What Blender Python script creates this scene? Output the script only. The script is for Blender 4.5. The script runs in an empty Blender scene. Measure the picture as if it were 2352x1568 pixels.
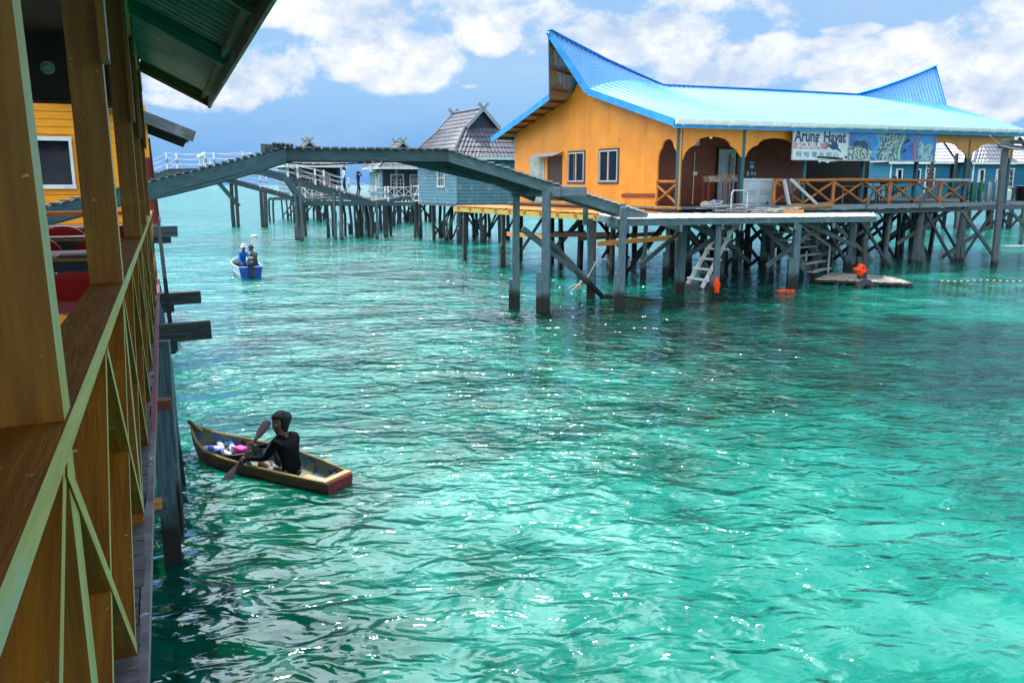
import bpy, bmesh, math, random
from mathutils import Vector, Matrix, Euler
from mathutils.geometry import tessellate_polygon
random.seed(7)
SC = bpy.context.scene; COL = SC.collection
R = math.radians; PI = math.pi
V = Vector
# ------------------------------------------------------------------ camera, sky, sun, exposure
H = 3.5
FPX = 28/36*2352
TH = math.atan(359/FPX)
cam = bpy.data.objects.new('camera', bpy.data.cameras.new('camera'))
COL.objects.link(cam); SC.camera = cam
cam.location = (0, 0, H); cam.rotation_euler = (PI/2-TH, 0, 0)
cam.data.lens = 28; cam.data.sensor_width = 36; cam.data.clip_start = .05; cam.data.clip_end = 30000
SUN_EL, SUN_AZ = 71, -8          # degrees; azimuth to the right of straight ahead
SC.view_settings.view_transform = 'Standard'; SC.view_settings.look = 'None'
SC.view_settings.exposure = 1.0; SC.view_settings.gamma = 1
sl = bpy.data.lights.new('sun', 'SUN'); so = bpy.data.objects.new('sun', sl); COL.objects.link(so)
sl.energy = 3.2; sl.angle = R(.55); sl.color = (1, .96, .9)
sd = V((math.sin(R(SUN_AZ))*math.cos(R(SUN_EL)), math.cos(R(SUN_AZ))*math.cos(R(SUN_EL)), math.sin(R(SUN_EL))))
so.rotation_euler = sd.to_track_quat('Z', 'Y').to_euler(); so.location = (0, 0, 40)

class NT:
    """tiny node-tree writer"""
    def __init__(s, t): s.t = t; s.n = t.nodes; s.l = t.links
    def node(s, k, **kw):
        n = s.n.new(k)
        for a, b in kw.items(): setattr(n, a, b)
        return n
    def put(s, sock, v):
        if hasattr(v, 'is_output'): s.l.new(v, sock)
        elif v is not None:
            if isinstance(v, (tuple, list)) and sock.type == 'RGBA' and len(v) == 3: v = (*v, 1)
            sock.default_value = v
    def math(s, op, a, b=None, c=None, clamp=False):
        n = s.node('ShaderNodeMath', operation=op, use_clamp=clamp)
        for i, v in enumerate((a, b, c)):
            if v is not None: s.put(n.inputs[i], v)
        return n.outputs[0]
    def mix(s, f, a, b, bt='MIX'):
        n = s.node('ShaderNodeMix', data_type='RGBA', blend_type=bt)
        s.put(n.inputs[0], f); s.put(n.inputs[6], a); s.put(n.inputs[7], b)
        return n.outputs[2]
    def noise(s, vec, scale, detail=3, rough=.5, dist=0, dim='3D'):
        n = s.node('ShaderNodeTexNoise', noise_dimensions=dim)
        if vec is not None: s.l.new(vec, n.inputs['Vector'])
        n.inputs['Scale'].default_value = scale; n.inputs['Detail'].default_value = detail
        n.inputs['Roughness'].default_value = rough; n.inputs['Distortion'].default_value = dist
        return n.outputs[0]
    def ramp(s, f, stops, interp='LINEAR'):
        n = s.node('ShaderNodeValToRGB'); n.color_ramp.interpolation = interp
        e = n.color_ramp.elements
        while len(e) < len(stops): e.new(.5)
        for i, (p, c) in enumerate(stops):
            e[i].position = p; e[i].color = (*c, 1) if not isinstance(c, (int, float)) else (c, c, c, 1)
        s.put(n.inputs[0], f); return n.outputs[0]
    def mapping(s, vec, sc=(1, 1, 1), loc=(0, 0, 0), rot=(0, 0, 0)):
        n = s.node('ShaderNodeMapping'); s.l.new(vec, n.inputs[0])
        n.inputs['Scale'].default_value = sc; n.inputs['Location'].default_value = loc; n.inputs['Rotation'].default_value = rot
        return n.outputs[0]
    def smooth(s, v, a, b):
        n = s.node('ShaderNodeMapRange', interpolation_type='SMOOTHSTEP')
        s.put(n.inputs[0], v); n.inputs[1].default_value = a; n.inputs[2].default_value = b
        return n.outputs[0]

w = bpy.data.worlds.new('World'); SC.world = w; w.use_nodes = True
t = NT(w.node_tree); t.n.clear()
sky = t.node('ShaderNodeTexSky', sky_type='NISHITA')
sky.sun_disc = False; sky.sun_elevation = R(SUN_EL); sky.sun_rotation = R(SUN_AZ)
sky.air_density = 1.0; sky.dust_density = .4; sky.ozone_density = 2.5
tc = t.node('ShaderNodeTexCoord'); D = tc.outputs['Generated']
sx = t.node('ShaderNodeSeparateXYZ'); t.l.new(D, sx.inputs[0])
AZ = t.math('ARCTAN2', sx.outputs[0], sx.outputs[1]); EL = t.math('ARCSINE', sx.outputs[2])
def azel(x, y):
    a = (x-1176)/FPX; b = -(y-784)/FPX
    d = V((a, math.cos(TH)+b*math.sin(TH), -math.sin(TH)+b*math.cos(TH))).normalized()
    return math.atan2(d.x, d.y), math.asin(d.z)
# cumulus banks where the photograph has them: centre and half-axes on the sky, weight
clouds = [(540,185,190,62,1.0),(640,150,110,60,.9),(860,140,190,80,1.0),(960,190,90,35,.6),(760,15,230,70,1.0),(1125,75,75,45,.8),
          (1440,80,230,62,1.0),(1300,40,140,45,.6),(1720,150,170,62,1.0),(1600,170,110,40,.6),(1920,130,70,45,.6),(2200,170,260,100,1.1),(2320,100,130,90,.9),(1958,68,60,14,.7),
          (1095,199,42,8,.4),(430,235,90,26,.6),(1500,20,350,50,.3),(1960,230,260,45,.7),(1150,-60,420,60,.9)]
dens = None
for (x, y, rx, ry, wt) in clouds:
    a0, e0 = azel(x, y); ra = rx/1864; re = ry/1864
    da = t.math('DIVIDE', t.math('SUBTRACT', AZ, a0), ra)
    de = t.math('DIVIDE', t.math('SUBTRACT', EL, e0), re)
    q = t.math('ADD', t.math('MULTIPLY', da, da), t.math('MULTIPLY', de, de))
    g = t.math('MULTIPLY', t.math('SUBTRACT', 1.0, q, clamp=False), wt)
    g = t.math('MAXIMUM', g, -1.0)
    dens = g if dens is None else t.math('SMOOTH_MAX', dens, g, .25)
wobv = t.mapping(D, (1, 1, 1.5))
n1 = t.noise(wobv, 7.5, 12, .60, .1)
n2 = t.noise(t.mapping(D, (1, 1, 1.5), (0, 0, -.03)), 7.5, 12, .60, .1)
hi = t.noise(D, 2.6, 5, .55)                     # clouds outside the picture (overhead and behind)
hicov = t.math('MULTIPLY', t.smooth(EL, .28, .42), t.math('MULTIPLY', t.math('SUBTRACT', hi, t.math('ADD', .30, t.math('MULTIPLY', t.smooth(AZ, -.1, .5), .22))), 6))
behind = t.math('MULTIPLY', t.smooth(sx.outputs[1], .3, -.2), t.math('MULTIPLY', t.math('SUBTRACT', hi, .48), 5))
base = t.math('ADD', dens, 0)
basex = t.math('MAXIMUM', t.math('MAXIMUM', base, t.math('SUBTRACT', hicov, t.math('SUBTRACT', 1, t.smooth(EL, .28, .42)))), t.math('SUBTRACT', behind, t.math('SUBTRACT', 1, t.smooth(sx.outputs[1], .3, -.2))))
dd = t.math('ADD', basex, t.math('MULTIPLY', t.math('SUBTRACT', n1, .50), 4.4))
dd2 = t.math('ADD', basex, t.math('MULTIPLY', t.math('SUBTRACT', n2, .50), 4.4))
cov = t.smooth(dd, -.10, .42)
shade = t.math('ADD', .62, t.math('MULTIPLY', t.math('SUBTRACT', dd, dd2), 1.1), clamp=True)
thick = t.smooth(dd, .2, 1.3)
ccol = t.mix(shade, (2.7, 3.4, 4.5), (5.6, 5.65, 5.7))
ccol = t.mix(t.math('MULTIPLY', t.math('SUBTRACT', 1, thick), .45), ccol, (2.9, 3.6, 4.6))
glow = t.math('MULTIPLY', t.smooth(EL, .20, .38), t.smooth(AZ, .40, -.12))      # unseen cloud bank above the picture, brightened for the water reflections
lift = t.math('MAXIMUM', t.math('MAXIMUM', t.math('MULTIPLY', t.smooth(EL, .30, .5), .6), t.math('MULTIPLY', glow, 3.4)), t.smooth(sx.outputs[1], .3, -.2))   # extra brightness added to unseen clouds, for reflections and ambient light
lf = t.node('ShaderNodeCombineXYZ'); [t.put(lf.inputs[i], t.math('ADD', 1, t.math('MULTIPLY', lift, 1.1))) for i in range(3)]
ccol = t.mix(1.0, ccol, lf.outputs[0], 'MULTIPLY')
low = t.math('SUBTRACT', 1, t.smooth(EL, .02, .5))
veil = t.smooth(t.noise(t.mapping(D, (1, 1, 3)), 3.4, 6, .6), .42, .75)
skyc = t.mix(1.0, sky.outputs[0], (.55, .62, .8), 'MULTIPLY')
skyc = t.mix(.5, skyc, (1.5, 2.7, 4.5))
bank = t.mix(t.smooth(EL, .0, .13), (.72, 2.0, 4.2), (1.75, 3.1, 4.75))
skyc = t.mix(t.math('MULTIPLY', low, .95), skyc, bank)
skyc = t.mix(t.math('MULTIPLY', veil, t.math('ADD', .30, t.math('MULTIPLY', t.smooth(AZ, -.5, .5), .25))), skyc, (2.6, 3.5, 4.7))
fin = t.mix(cov, skyc, ccol)
bg = t.node('ShaderNodeBackground'); bg.inputs[1].default_value = .1
t.l.new(fin, bg.inputs[0]); wo = t.node('ShaderNodeOutputWorld'); t.l.new(bg.outputs[0], wo.inputs[0])

SC.render.engine = 'CYCLES'
SC.cycles.max_bounces = 6; SC.cycles.transparent_max_bounces = 8; SC.cycles.caustics_reflective = False; SC.cycles.caustics_refractive = False

# ------------------------------------------------------------------ picture -> place helpers (coordinates measured on a 2352 px wide copy)
CS, CC = math.sin(TH), math.cos(TH); O = V((0, 0, H))
def ray(x, y):
    a = (x-1176)/FPX; b = -(y-784)/FPX
    return V((a, CC+b*CS, -CS+b*CC))
def at(x, y, Y): d = ray(x, y); return O+d*(Y/d.y)
def onz(x, y, z): d = ray(x, y); return O+d*((z-H)/d.z)
def onpl(x, y, p, n): d = ray(x, y); return O+d*((V(p)-O).dot(V(n))/d.dot(V(n)))

# ------------------------------------------------------------------ materials
MC = {}
def mat(name, c1, c2=None, rough=.6, metal=0, scale=3, lo=.35, hi=.65, bump=0, bscale=None, grain=None, c3=None, c3scale=1.2, c3lo=.6, c3hi=.7, spec=.5, detail=5, wet=None, coat=0, c3map=(1, 1, 1), speck=None):
    """principled surface whose colour wanders between c1 and c2 (grain = stretched along the timber's UV)"""
    if name in MC: return MC[name]
    m = bpy.data.materials.new(name); m.use_nodes = True; t = NT(m.node_tree); t.n.clear()
    out = t.node('ShaderNodeOutputMaterial'); p = t.node('ShaderNodeBsdfPrincipled'); t.l.new(p.outputs[0], out.inputs[0])
    tc = t.node('ShaderNodeTexCoord')
    ob = tc.outputs['Object']
    vec = t.mapping(tc.outputs['UV'], (grain[0], grain[1], 1)) if grain else ob
    n = t.noise(vec, scale, detail, .6)
    col = t.mix(t.smooth(n, lo, hi), c1, c2 or tuple(x*.75 for x in c1))
    if c3:
        n3 = t.noise(t.mapping(ob, c3map), c3scale, 6, .65)
        col = t.mix(t.smooth(n3, c3lo, c3hi), col, c3)
    if speck: col = t.mix(t.smooth(t.noise(ob, speck[1], 2, .5), speck[2], speck[2]+.03), col, speck[0])
    if wet is not None:       # algae and salt marks at the tide line: real stain, follows height above the water
        g = t.node('ShaderNodeNewGeometry'); s = t.node('ShaderNodeSeparateXYZ'); t.l.new(g.outputs['Position'], s.inputs[0])
        z = t.math('ADD', s.outputs[2], t.math('MULTIPLY', t.noise(ob, 3, 3), .5))
        col = t.mix(t.smooth(z, wet+.35, wet), col, (.012, .014, .012))
    t.l.new(col, p.inputs['Base Color'])
    p.inputs['Roughness'].default_value = rough; p.inputs['Metallic'].default_value = metal
    p.inputs['Specular IOR Level'].default_value = spec; p.inputs['Coat Weight'].default_value = coat
    if bump:
        b = t.node('ShaderNodeBump'); b.inputs['Strength'].default_value = 1; b.inputs['Distance'].default_value = bump
        t.l.new(t.noise(vec, bscale or scale*2, 5, .6), b.inputs['Height']); t.l.new(b.outputs[0], p.inputs['Normal'])
    MC[name] = m; return m
def wood(name, c1, c2=None, rough=.75, **k):
    k.setdefault('spec', .3)
    k.setdefault('bump', .004)
    return mat(name, c1, c2, rough, grain=(1.2, 14), scale=2.2, bscale=6, **k)
def plain(name, c, rough=.5, **k): return mat(name, c, tuple(x*.85 for x in c), rough, **k)

TEAL = wood('grey_teal_timber', (.115, .185, .195), (.065, .115, .13), c3=(.21, .27, .27), c3lo=.58, c3hi=.75)
TEALD = wood('dark_teal_timber', (.055, .105, .115), (.03, .06, .07), c3=(.09, .13, .13), c3lo=.62, c3hi=.75)
STILT = wood('weathered_stilt_timber', (.10, .13, .14), (.045, .06, .065), c3=(.17, .19, .19), c3lo=.6, c3hi=.75, wet=.22)
DSTILT = wood('dark_stilt_timber', (.05, .06, .062), (.022, .028, .03), c3=(.09, .10, .10), c3lo=.6, c3hi=.75, wet=.2)
GREYW = wood('silvered_board', (.42, .42, .41), (.27, .28, .28), c3=(.16, .17, .17), c3lo=.62, c3hi=.75)
DECKW = wood('bleached_deck_board', (.80, .78, .75), (.62, .61, .59), c3=(.25, .26, .26), c3lo=.62, c3hi=.78)
DKDECK = wood('old_deck_board', (.16, .15, .155), (.08, .08, .085), c3=(.30, .30, .31), c3lo=.6, c3hi=.7)
BROWN = wood('brown_painted_timber', (.235, .088, .001), (.165, .056, .001), rough=.55, c3=(.27, .135, .004), c3lo=.56, c3hi=.72, c3scale=3, bump=.004, speck=((.42, .30, .08), 38, .70))
YEDGE = wood('yellow_edge', (.46, .38, .07), (.34, .27, .03), rough=.5, c3=(.36, .40, .22), c3lo=.5, c3hi=.62, bump=.002)  # pale tone of the veranda's outward faces
LOGW = wood('orange_log', (.42, .16, .035), (.26, .085, .02), rough=.5, c3=(.5, .33, .16), c3lo=.62, c3hi=.72)
FRESH = wood('fresh_cut_timber', (.62, .29, .08), (.45, .18, .04), rough=.6)
YFRESH = wood('yellow_fresh_timber', (.55, .40, .09), (.42, .27, .05), rough=.6)
REDW = wood('red_plywood', (.24, .058, .022), (.12, .028, .014), rough=.42, c3=(.30, .10, .045), c3lo=.55, c3hi=.75)
ORANGE = mat('orange_painted_ply', (.66, .245, .012), (.57, .20, .009), .5, scale=1.1, detail=6, c3=(.46, .16, .012), c3scale=1.6, c3map=(1, 1, .16), c3lo=.50, c3hi=.80, speck=((.36, .13, .02), 3.2, .70), bump=.002, bscale=20)
ROOF = mat('blue_roof_sheet', (.03, .25, .60), (.055, .31, .66), .34, metal=0, coat=1, scale=.8, c3=(.12, .42, .70), c3scale=.5, c3lo=.55, c3hi=.8, bump=.0015, bscale=3, spec=1)
for n_ in ROOF.node_tree.nodes:
    if n_.type == 'BSDF_PRINCIPLED': n_.inputs['IOR'].default_value = 1.6; n_.inputs['Coat IOR'].default_value = 1.6; n_.inputs['Coat Roughness'].default_value = .28
ROOFU = mat('roof_sheet_underside', (.21, .21, .17), (.15, .16, .13), .6, scale=2)
BLUEF = mat('blue_fascia_paint', (.015, .23, .58), (.03, .32, .66), .45, scale=2.5, c3=(.25, .5, .7), c3scale=4, c3lo=.66, c3hi=.75)
GUTTER = plain('white_gutter_plastic', (.66, .74, .72), .35)
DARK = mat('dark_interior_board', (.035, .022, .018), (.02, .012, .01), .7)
GLASS = mat('dark_window_glass', (.005, .007, .010), (.010, .013, .018), .08, spec=.3)
ALU = plain('aluminium_frame', (.55, .58, .60), .35, metal=.5)
WHITE = mat('white_paint', (.66, .68, .68), (.54, .58, .59), .45, scale=2.5)
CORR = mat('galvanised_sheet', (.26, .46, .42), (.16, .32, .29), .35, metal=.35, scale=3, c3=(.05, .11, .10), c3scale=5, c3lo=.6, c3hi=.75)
_t = NT(CORR.node_tree); _p = [n for n in _t.n if n.type == 'BSDF_PRINCIPLED'][0]; _c = _p.inputs['Base Color'].links[0].from_socket   # valley shading of the sheet painted in as dark stripes
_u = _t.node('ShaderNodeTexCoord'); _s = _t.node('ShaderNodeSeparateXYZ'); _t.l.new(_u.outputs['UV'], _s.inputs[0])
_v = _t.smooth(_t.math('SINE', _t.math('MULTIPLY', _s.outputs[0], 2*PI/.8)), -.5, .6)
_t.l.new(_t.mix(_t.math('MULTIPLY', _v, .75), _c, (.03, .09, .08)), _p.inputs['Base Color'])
SLATE = mat('charcoal_roof_tile', (.085, .09, .11), (.05, .053, .07), .55, scale=6, c3=(.15, .16, .18), c3scale=1.5, c3lo=.58, c3hi=.75, spec=.4)
PALET = mat('lit_roof_tile', (.36, .35, .37), (.27, .27, .30), .4, scale=6, c3=(.2, .21, .24), c3scale=2.5, c3lo=.6, c3hi=.75)  # sunlit tone of the cottage tiles put into the colour
BLUEW = wood('blue_clapboard', (.13, .27, .33), (.09, .20, .26), rough=.6, c3=(.30, .35, .31), c3lo=.54, c3hi=.66, c3scale=2.6)
BLUEC = wood('bright_blue_clapboard', (.02, .17, .27), (.015, .125, .22), rough=.6, c3=(.12, .27, .33), c3lo=.66, c3hi=.8, c3scale=2)
NAVY = plain('navy_board', (.018, .022, .04), .6)
ROPE = plain('white_rope', (.55, .57, .57), .8)
BLACK = plain('black_rubber', (.012, .013, .015), .5)
RED = plain('red_plastic', (.42, .006, .008), .3, spec=.5)
SKIN = mat('brown_skin', (.115, .05, .028), (.09, .038, .02), .5, scale=8)
# ------------------------------------------------------------------ mesh writing
class MB:
    """collects shapes; build() links them as ONE mesh object"""
    def __init__(s): s.v = []; s.f = []; s.uv = []; s.mi = []
    def add(s, vs, fs, uvs=None, mi=0):
        o = len(s.v); s.v += [V(p) for p in vs]
        for i, f in enumerate(fs):
            s.f.append([o+k for k in f]); s.mi.append(mi)
            s.uv.append(uvs[i] if uvs else [(vs[k][0]*.7+vs[k][1]*.7, vs[k][2]) for k in f])
        return s
    def bar(s, p0, p1, w, h, up=(0, 0, 1), w1=None, h1=None, roll=0, mi=0):
        """rectangular beam from p0 to p1; w across, h along 'up'"""
        p0 = V(p0); p1 = V(p1); d = p1-p0; L = d.length
        if L < 1e-6: return s
        d = d/L; u = V(up)
        if abs(d.dot(u)) > .98: u = V((0, 1, 0)) if abs(d.y) < .9 else V((1, 0, 0))
        sd = d.cross(u).normalized(); u = sd.cross(d).normalized()
        if roll: q = Matrix.Rotation(roll, 3, d); sd = q@sd; u = q@u
        w1 = w if w1 is None else w1; h1 = h if h1 is None else h1
        vs = []
        for p, a, b in ((p0, w/2, h/2), (p1, w1/2, h1/2)):
            vs += [p-sd*a-u*b, p+sd*a-u*b, p+sd*a+u*b, p-sd*a+u*b]
        r = random.random()*20
        fs = [(0, 3, 2, 1), (4, 5, 6, 7)]; uv = [[(r, 0), (r, h), (r+w, h), (r+w, 0)], [(r, 0), (r+w, 0), (r+w, h), (r, h)]]
        for k in range(4):
            k2 = (k+1) % 4; fs.append((k, k2, 4+k2, 4+k)); a = w if k % 2 == 0 else h; vv = k*.37+r
            uv.append([(r, vv), (r, vv+a), (r+L, vv+a), (r+L, vv)])
        return s.add(vs, fs, uv, mi)
    def box(s, c, sz, rz=0, mi=0):
        c = V(c); a = V(sz)/2; q = Matrix.Rotation(rz, 3, 'Z'); L = max(range(2), key=lambda i: sz[i]) if sz[2] < max(sz[0], sz[1]) else 2
        ax = [V((1, 0, 0)), V((0, 1, 0)), V((0, 0, 1))]; d = q@ax[L]
        if L == 2: return s.bar(c-d*a.z, c+d*a.z, sz[0], sz[1], q@ax[1], mi=mi)
        return s.bar(c-d*a[L], c+d*a[L], sz[1-L], sz[2], mi=mi)
    def tube(s, pts, rad, n=8, cap=True, mi=0):
        """round tube through pts, radius a number or one per point"""
        pts = [V(p) for p in pts]; m = len(pts); rr = rad if isinstance(rad, (list, tuple)) else [rad]*m
        vs = []; L = 0; r0 = random.random()*20; Ls = []; prev = None
        for i, p in enumerate(pts):
            d = (pts[min(i+1, m-1)]-pts[max(i-1, 0)]).normalized()
            if prev is None: u = V((0, 0, 1)) if abs(d.z) < .9 else V((0, 1, 0)); u = (u-d*u.dot(d)).normalized()
            else: u = (prev-d*prev.dot(d)).normalized()
            prev = u; b = d.cross(u)
            if i: L += (p-pts[i-1]).length
            Ls.append(L)
            for k in range(n):
                a = 2*PI*k/n; vs.append(p+(u*math.cos(a)+b*math.sin(a))*rr[i])
        fs = []; uv = []
        for i in range(m-1):
            for k in range(n):
                k2 = (k+1) % n; fs.append((i*n+k, i*n+k2, (i+1)*n+k2, (i+1)*n+k))
                c = 2*PI*max(rr)/n; uv.append([(r0+Ls[i], k*c), (r0+Ls[i], (k+1)*c), (r0+Ls[i+1], (k+1)*c), (r0+Ls[i+1], k*c)])
        if cap:
            fs.append(tuple(range(n-1, -1, -1))); uv.append([(0, 0)]*n)
            fs.append(tuple((m-1)*n+k for k in range(n))); uv.append([(0, 0)]*n)
        return s.add(vs, fs, uv, mi)
    def lathe(s, base, prof, n=12, axis=(0, 0, 1), mi=0):
        base = V(base); q = V(axis).to_track_quat('Z', 'Y').to_matrix(); vs = []; fs = []
        for r, z in prof:
            for k in range(n): a = 2*PI*k/n; vs.append(base+q@V((r*math.cos(a), r*math.sin(a), z)))
        for i in range(len(prof)-1):
            for k in range(n): k2 = (k+1) % n; fs.append((i*n+k, i*n+k2, (i+1)*n+k2, (i+1)*n+k))
        fs.append(tuple(range(n-1, -1, -1))); fs.append(tuple((len(prof)-1)*n+k for k in range(n)))
        return s.add(vs, fs, None, mi)
    def ball(s, c, r, sc=(1, 1, 1), n=10, fn=None, q=None, mi=0):
        c = V(c); vs = []; fs = []
        m = n
        for i in range(m+1):
            ph = PI*i/m
            for k in range(n*2):
                a = PI*k/n; p = V((math.sin(ph)*math.cos(a)*sc[0], math.sin(ph)*math.sin(a)*sc[1], math.cos(ph)*sc[2]))*r
                if fn: p = fn(p)
                if q: p = q@p
                vs.append(c+p)
        N = n*2
        for i in range(m):
            for k in range(N): k2 = (k+1) % N; fs.append((i*N+k, (i+1)*N+k, (i+1)*N+k2, i*N+k2))
        return s.add(vs, fs, None, mi)
    def quad(s, a, b, c, d, mi=0):
        L = (V(b)-V(a)).length; Wd = (V(d)-V(a)).length; r = random.random()*9
        return s.add([a, b, c, d], [(0, 1, 2, 3)], [[(r, 0), (r+L, 0), (r+L, Wd), (r, Wd)]], mi)
    def plate(s, outer, holes, fr, th, mi=0):
        """flat plate with holes; fr = (origin, ax, ay) of its plane, th = thickness along ax x ay"""
        o, ax, ay = map(V, fr); nn = ax.cross(ay).normalized()*th
        loops = [outer]+list(holes); flat = [p for l in loops for p in l]
        tri = tessellate_polygon([[V((x, y, 0)) for x, y in l] for l in loops]); n = len(flat)
        vs = [o+ax*x+ay*y for x, y in flat]; vs += [p+nn for p in vs]
        fs = [tuple(reversed(t_)) for t_ in tri]+[tuple(k+n for k in t_) for t_ in tri]
        uv = [[(flat[k % n][1], flat[k % n][0]) for k in f] for f in fs]; b = 0
        for l in loops:
            for k in range(len(l)):
                k2 = (k+1) % len(l); fs.append((b+k, b+k2, b+k2+n, b+k+n)); uv.append([(0, 0), (.3, 0), (.3, .05), (0, .05)])
            b += len(l)
        return s.add(vs, fs, uv, mi)
    def surf(s, P, nu, nv, mi=0, closed=False):
        """grid from P(i/nu, j/nv)"""
        vs = [P(i/nu, j/nv) for j in range(nv+1) for i in range(nu+1)]; fs = []; uv = []
        for j in range(nv):
            for i in range(nu):
                k = j*(nu+1)+i; fs.append((k, k+1, k+nu+2, k+nu+1)); uv.append([(i*.1, j*.1), (i*.1+.1, j*.1), (i*.1+.1, j*.1+.1), (i*.1, j*.1+.1)])
        return s.add(vs, fs, uv, mi)
    def build(s, name, m, parent=None, world=False, smooth=False, bevel=0, mats=None):
        me = bpy.data.meshes.new(name); inv = MATS[parent.name].inverted() if (world and parent is not None) else None
        vs = [inv@p for p in s.v] if inv else s.v
        me.from_pydata([tuple(p) for p in vs], [], s.f)
        ul = me.uv_layers.new(name='UVMap'); k = 0; flat = []
        for u in s.uv:
            for c in u: flat += [c[0], c[1]]
        ul.data.foreach_set('uv', flat)
        for mm in (mats or [m]): me.materials.append(mm)
        if any(s.mi): me.polygons.foreach_set('material_index', s.mi)
        if smooth: me.polygons.foreach_set('use_smooth', [True]*len(s.f))
        bm = bmesh.new(); bm.from_mesh(me); bmesh.ops.recalc_face_normals(bm, faces=bm.faces); bm.to_mesh(me); bm.free()
        o = bpy.data.objects.new(name, me); COL.objects.link(o)
        if parent is not None: o.parent = parent
        if bevel:
            b = o.modifiers.new('bevel', 'BEVEL'); b.width = bevel; b.segments = 1; b.limit_method = 'ANGLE'
        return o
MATS = {}
def tag(o, label=None, cat=None, group=None, kind=None):
    if label: o['label'] = label
    if cat: o['category'] = cat
    if group: o['group'] = group
    if kind: o['kind'] = kind
    return o
def thing(name, label, cat, loc=(0, 0, 0), rz=0, group=None):
    o = bpy.data.objects.new(name, None); COL.objects.link(o); o.empty_display_size = .2
    o.location = loc; o.rotation_euler = (0, 0, rz); tag(o, label, cat, group)
    MATS[o.name] = Matrix.Translation(V(loc))@Matrix.Rotation(rz, 4, 'Z'); return o
def world_to(o, p): return MATS[o.name].inverted()@V(p)
def copy_tree(o, parent=None):
    c = o.copy(); COL.objects.link(c)
    if parent: c.parent = parent
    for ch in list(o.children): copy_tree(ch, c)
    return c
def clone(o, loc, rz, label, group=None):
    c = copy_tree(o); c.location = loc; c.rotation_euler = (0, 0, rz); c['label'] = label
    MATS[c.name] = Matrix.Translation(V(loc))@Matrix.Rotation(rz, 4, 'Z')
    if group: c['group'] = group
    return c
def jit(a): return (random.random()*2-1)*a
def stilt(parent, p, ztop, w=.16, m=None, lean=.06, zbot=-1.8, splice=.5, name='stilt'):
    """one timber pile, often with a doubled lower length spliced on"""
    b = MB(); x, y = p[0], p[1]; dx, dy = jit(lean), jit(lean)
    rz = jit(.25)
    u_ = (math.sin(rz), math.cos(rz), 0); zm = ztop*random.uniform(.35, .65); k_ = min(lean, .12)*.6+.01; mx_, my_ = x+dx*.4+jit(k_), y+dy*.4+jit(k_)
    b.bar((x+dx, y+dy, zbot), (mx_, my_, zm), w, w*.9, u_, w1=w*.95, h1=w*.86); b.bar((mx_, my_, zm-.01), (x, y, ztop), w*.95, w*.86, u_, w1=w*.9, h1=w*.8)
    if random.random() < splice:
        h = random.uniform(.7, 1.3); s = random.choice((-1, 1))*w*.7
        b.bar((x+dx+s, y+dy-.01, zbot), (x+dx*.5+s*.95, y+dy*.5-.01, h), w*.75, w*.7, (math.sin(rz), math.cos(rz), 0))
    return b.build(name, m or STILT, parent, bevel=.006)
def brace(parent, p0, p1, w=.05, h=.13, m=None, name='brace'):
    b = MB(); b.bar(p0, p1, w, h); return b.build(name, m or STILT, parent)
def text(body, size, m, parent, fr, name='lettering', ex=.004, scx=1, bold=0, shear=0, align='LEFT'):
    """writing as raised mesh letters; fr = (origin, ax, ay)"""
    c = bpy.data.curves.new(name, 'FONT'); c.body = body; c.size = size; c.extrude = ex; c.offset = bold; c.shear = shear; c.align_x = align; c.resolution_u = 3
    o = bpy.data.objects.new(name, c); COL.objects.link(o)
    me = bpy.data.meshes.new_from_object(o.evaluated_get(bpy.context.evaluated_depsgraph_get()))
    bpy.data.objects.remove(o); og, ax, ay = map(V, fr); nz = ax.cross(ay)
    for v in me.vertices: v.co = og+ax*(v.co.x*scx)+ay*v.co.y+nz*v.co.z
    me.materials.clear(); me.materials.append(m)
    r = bpy.data.objects.new(name, me); COL.objects.link(r); r.parent = parent; return r

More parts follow.
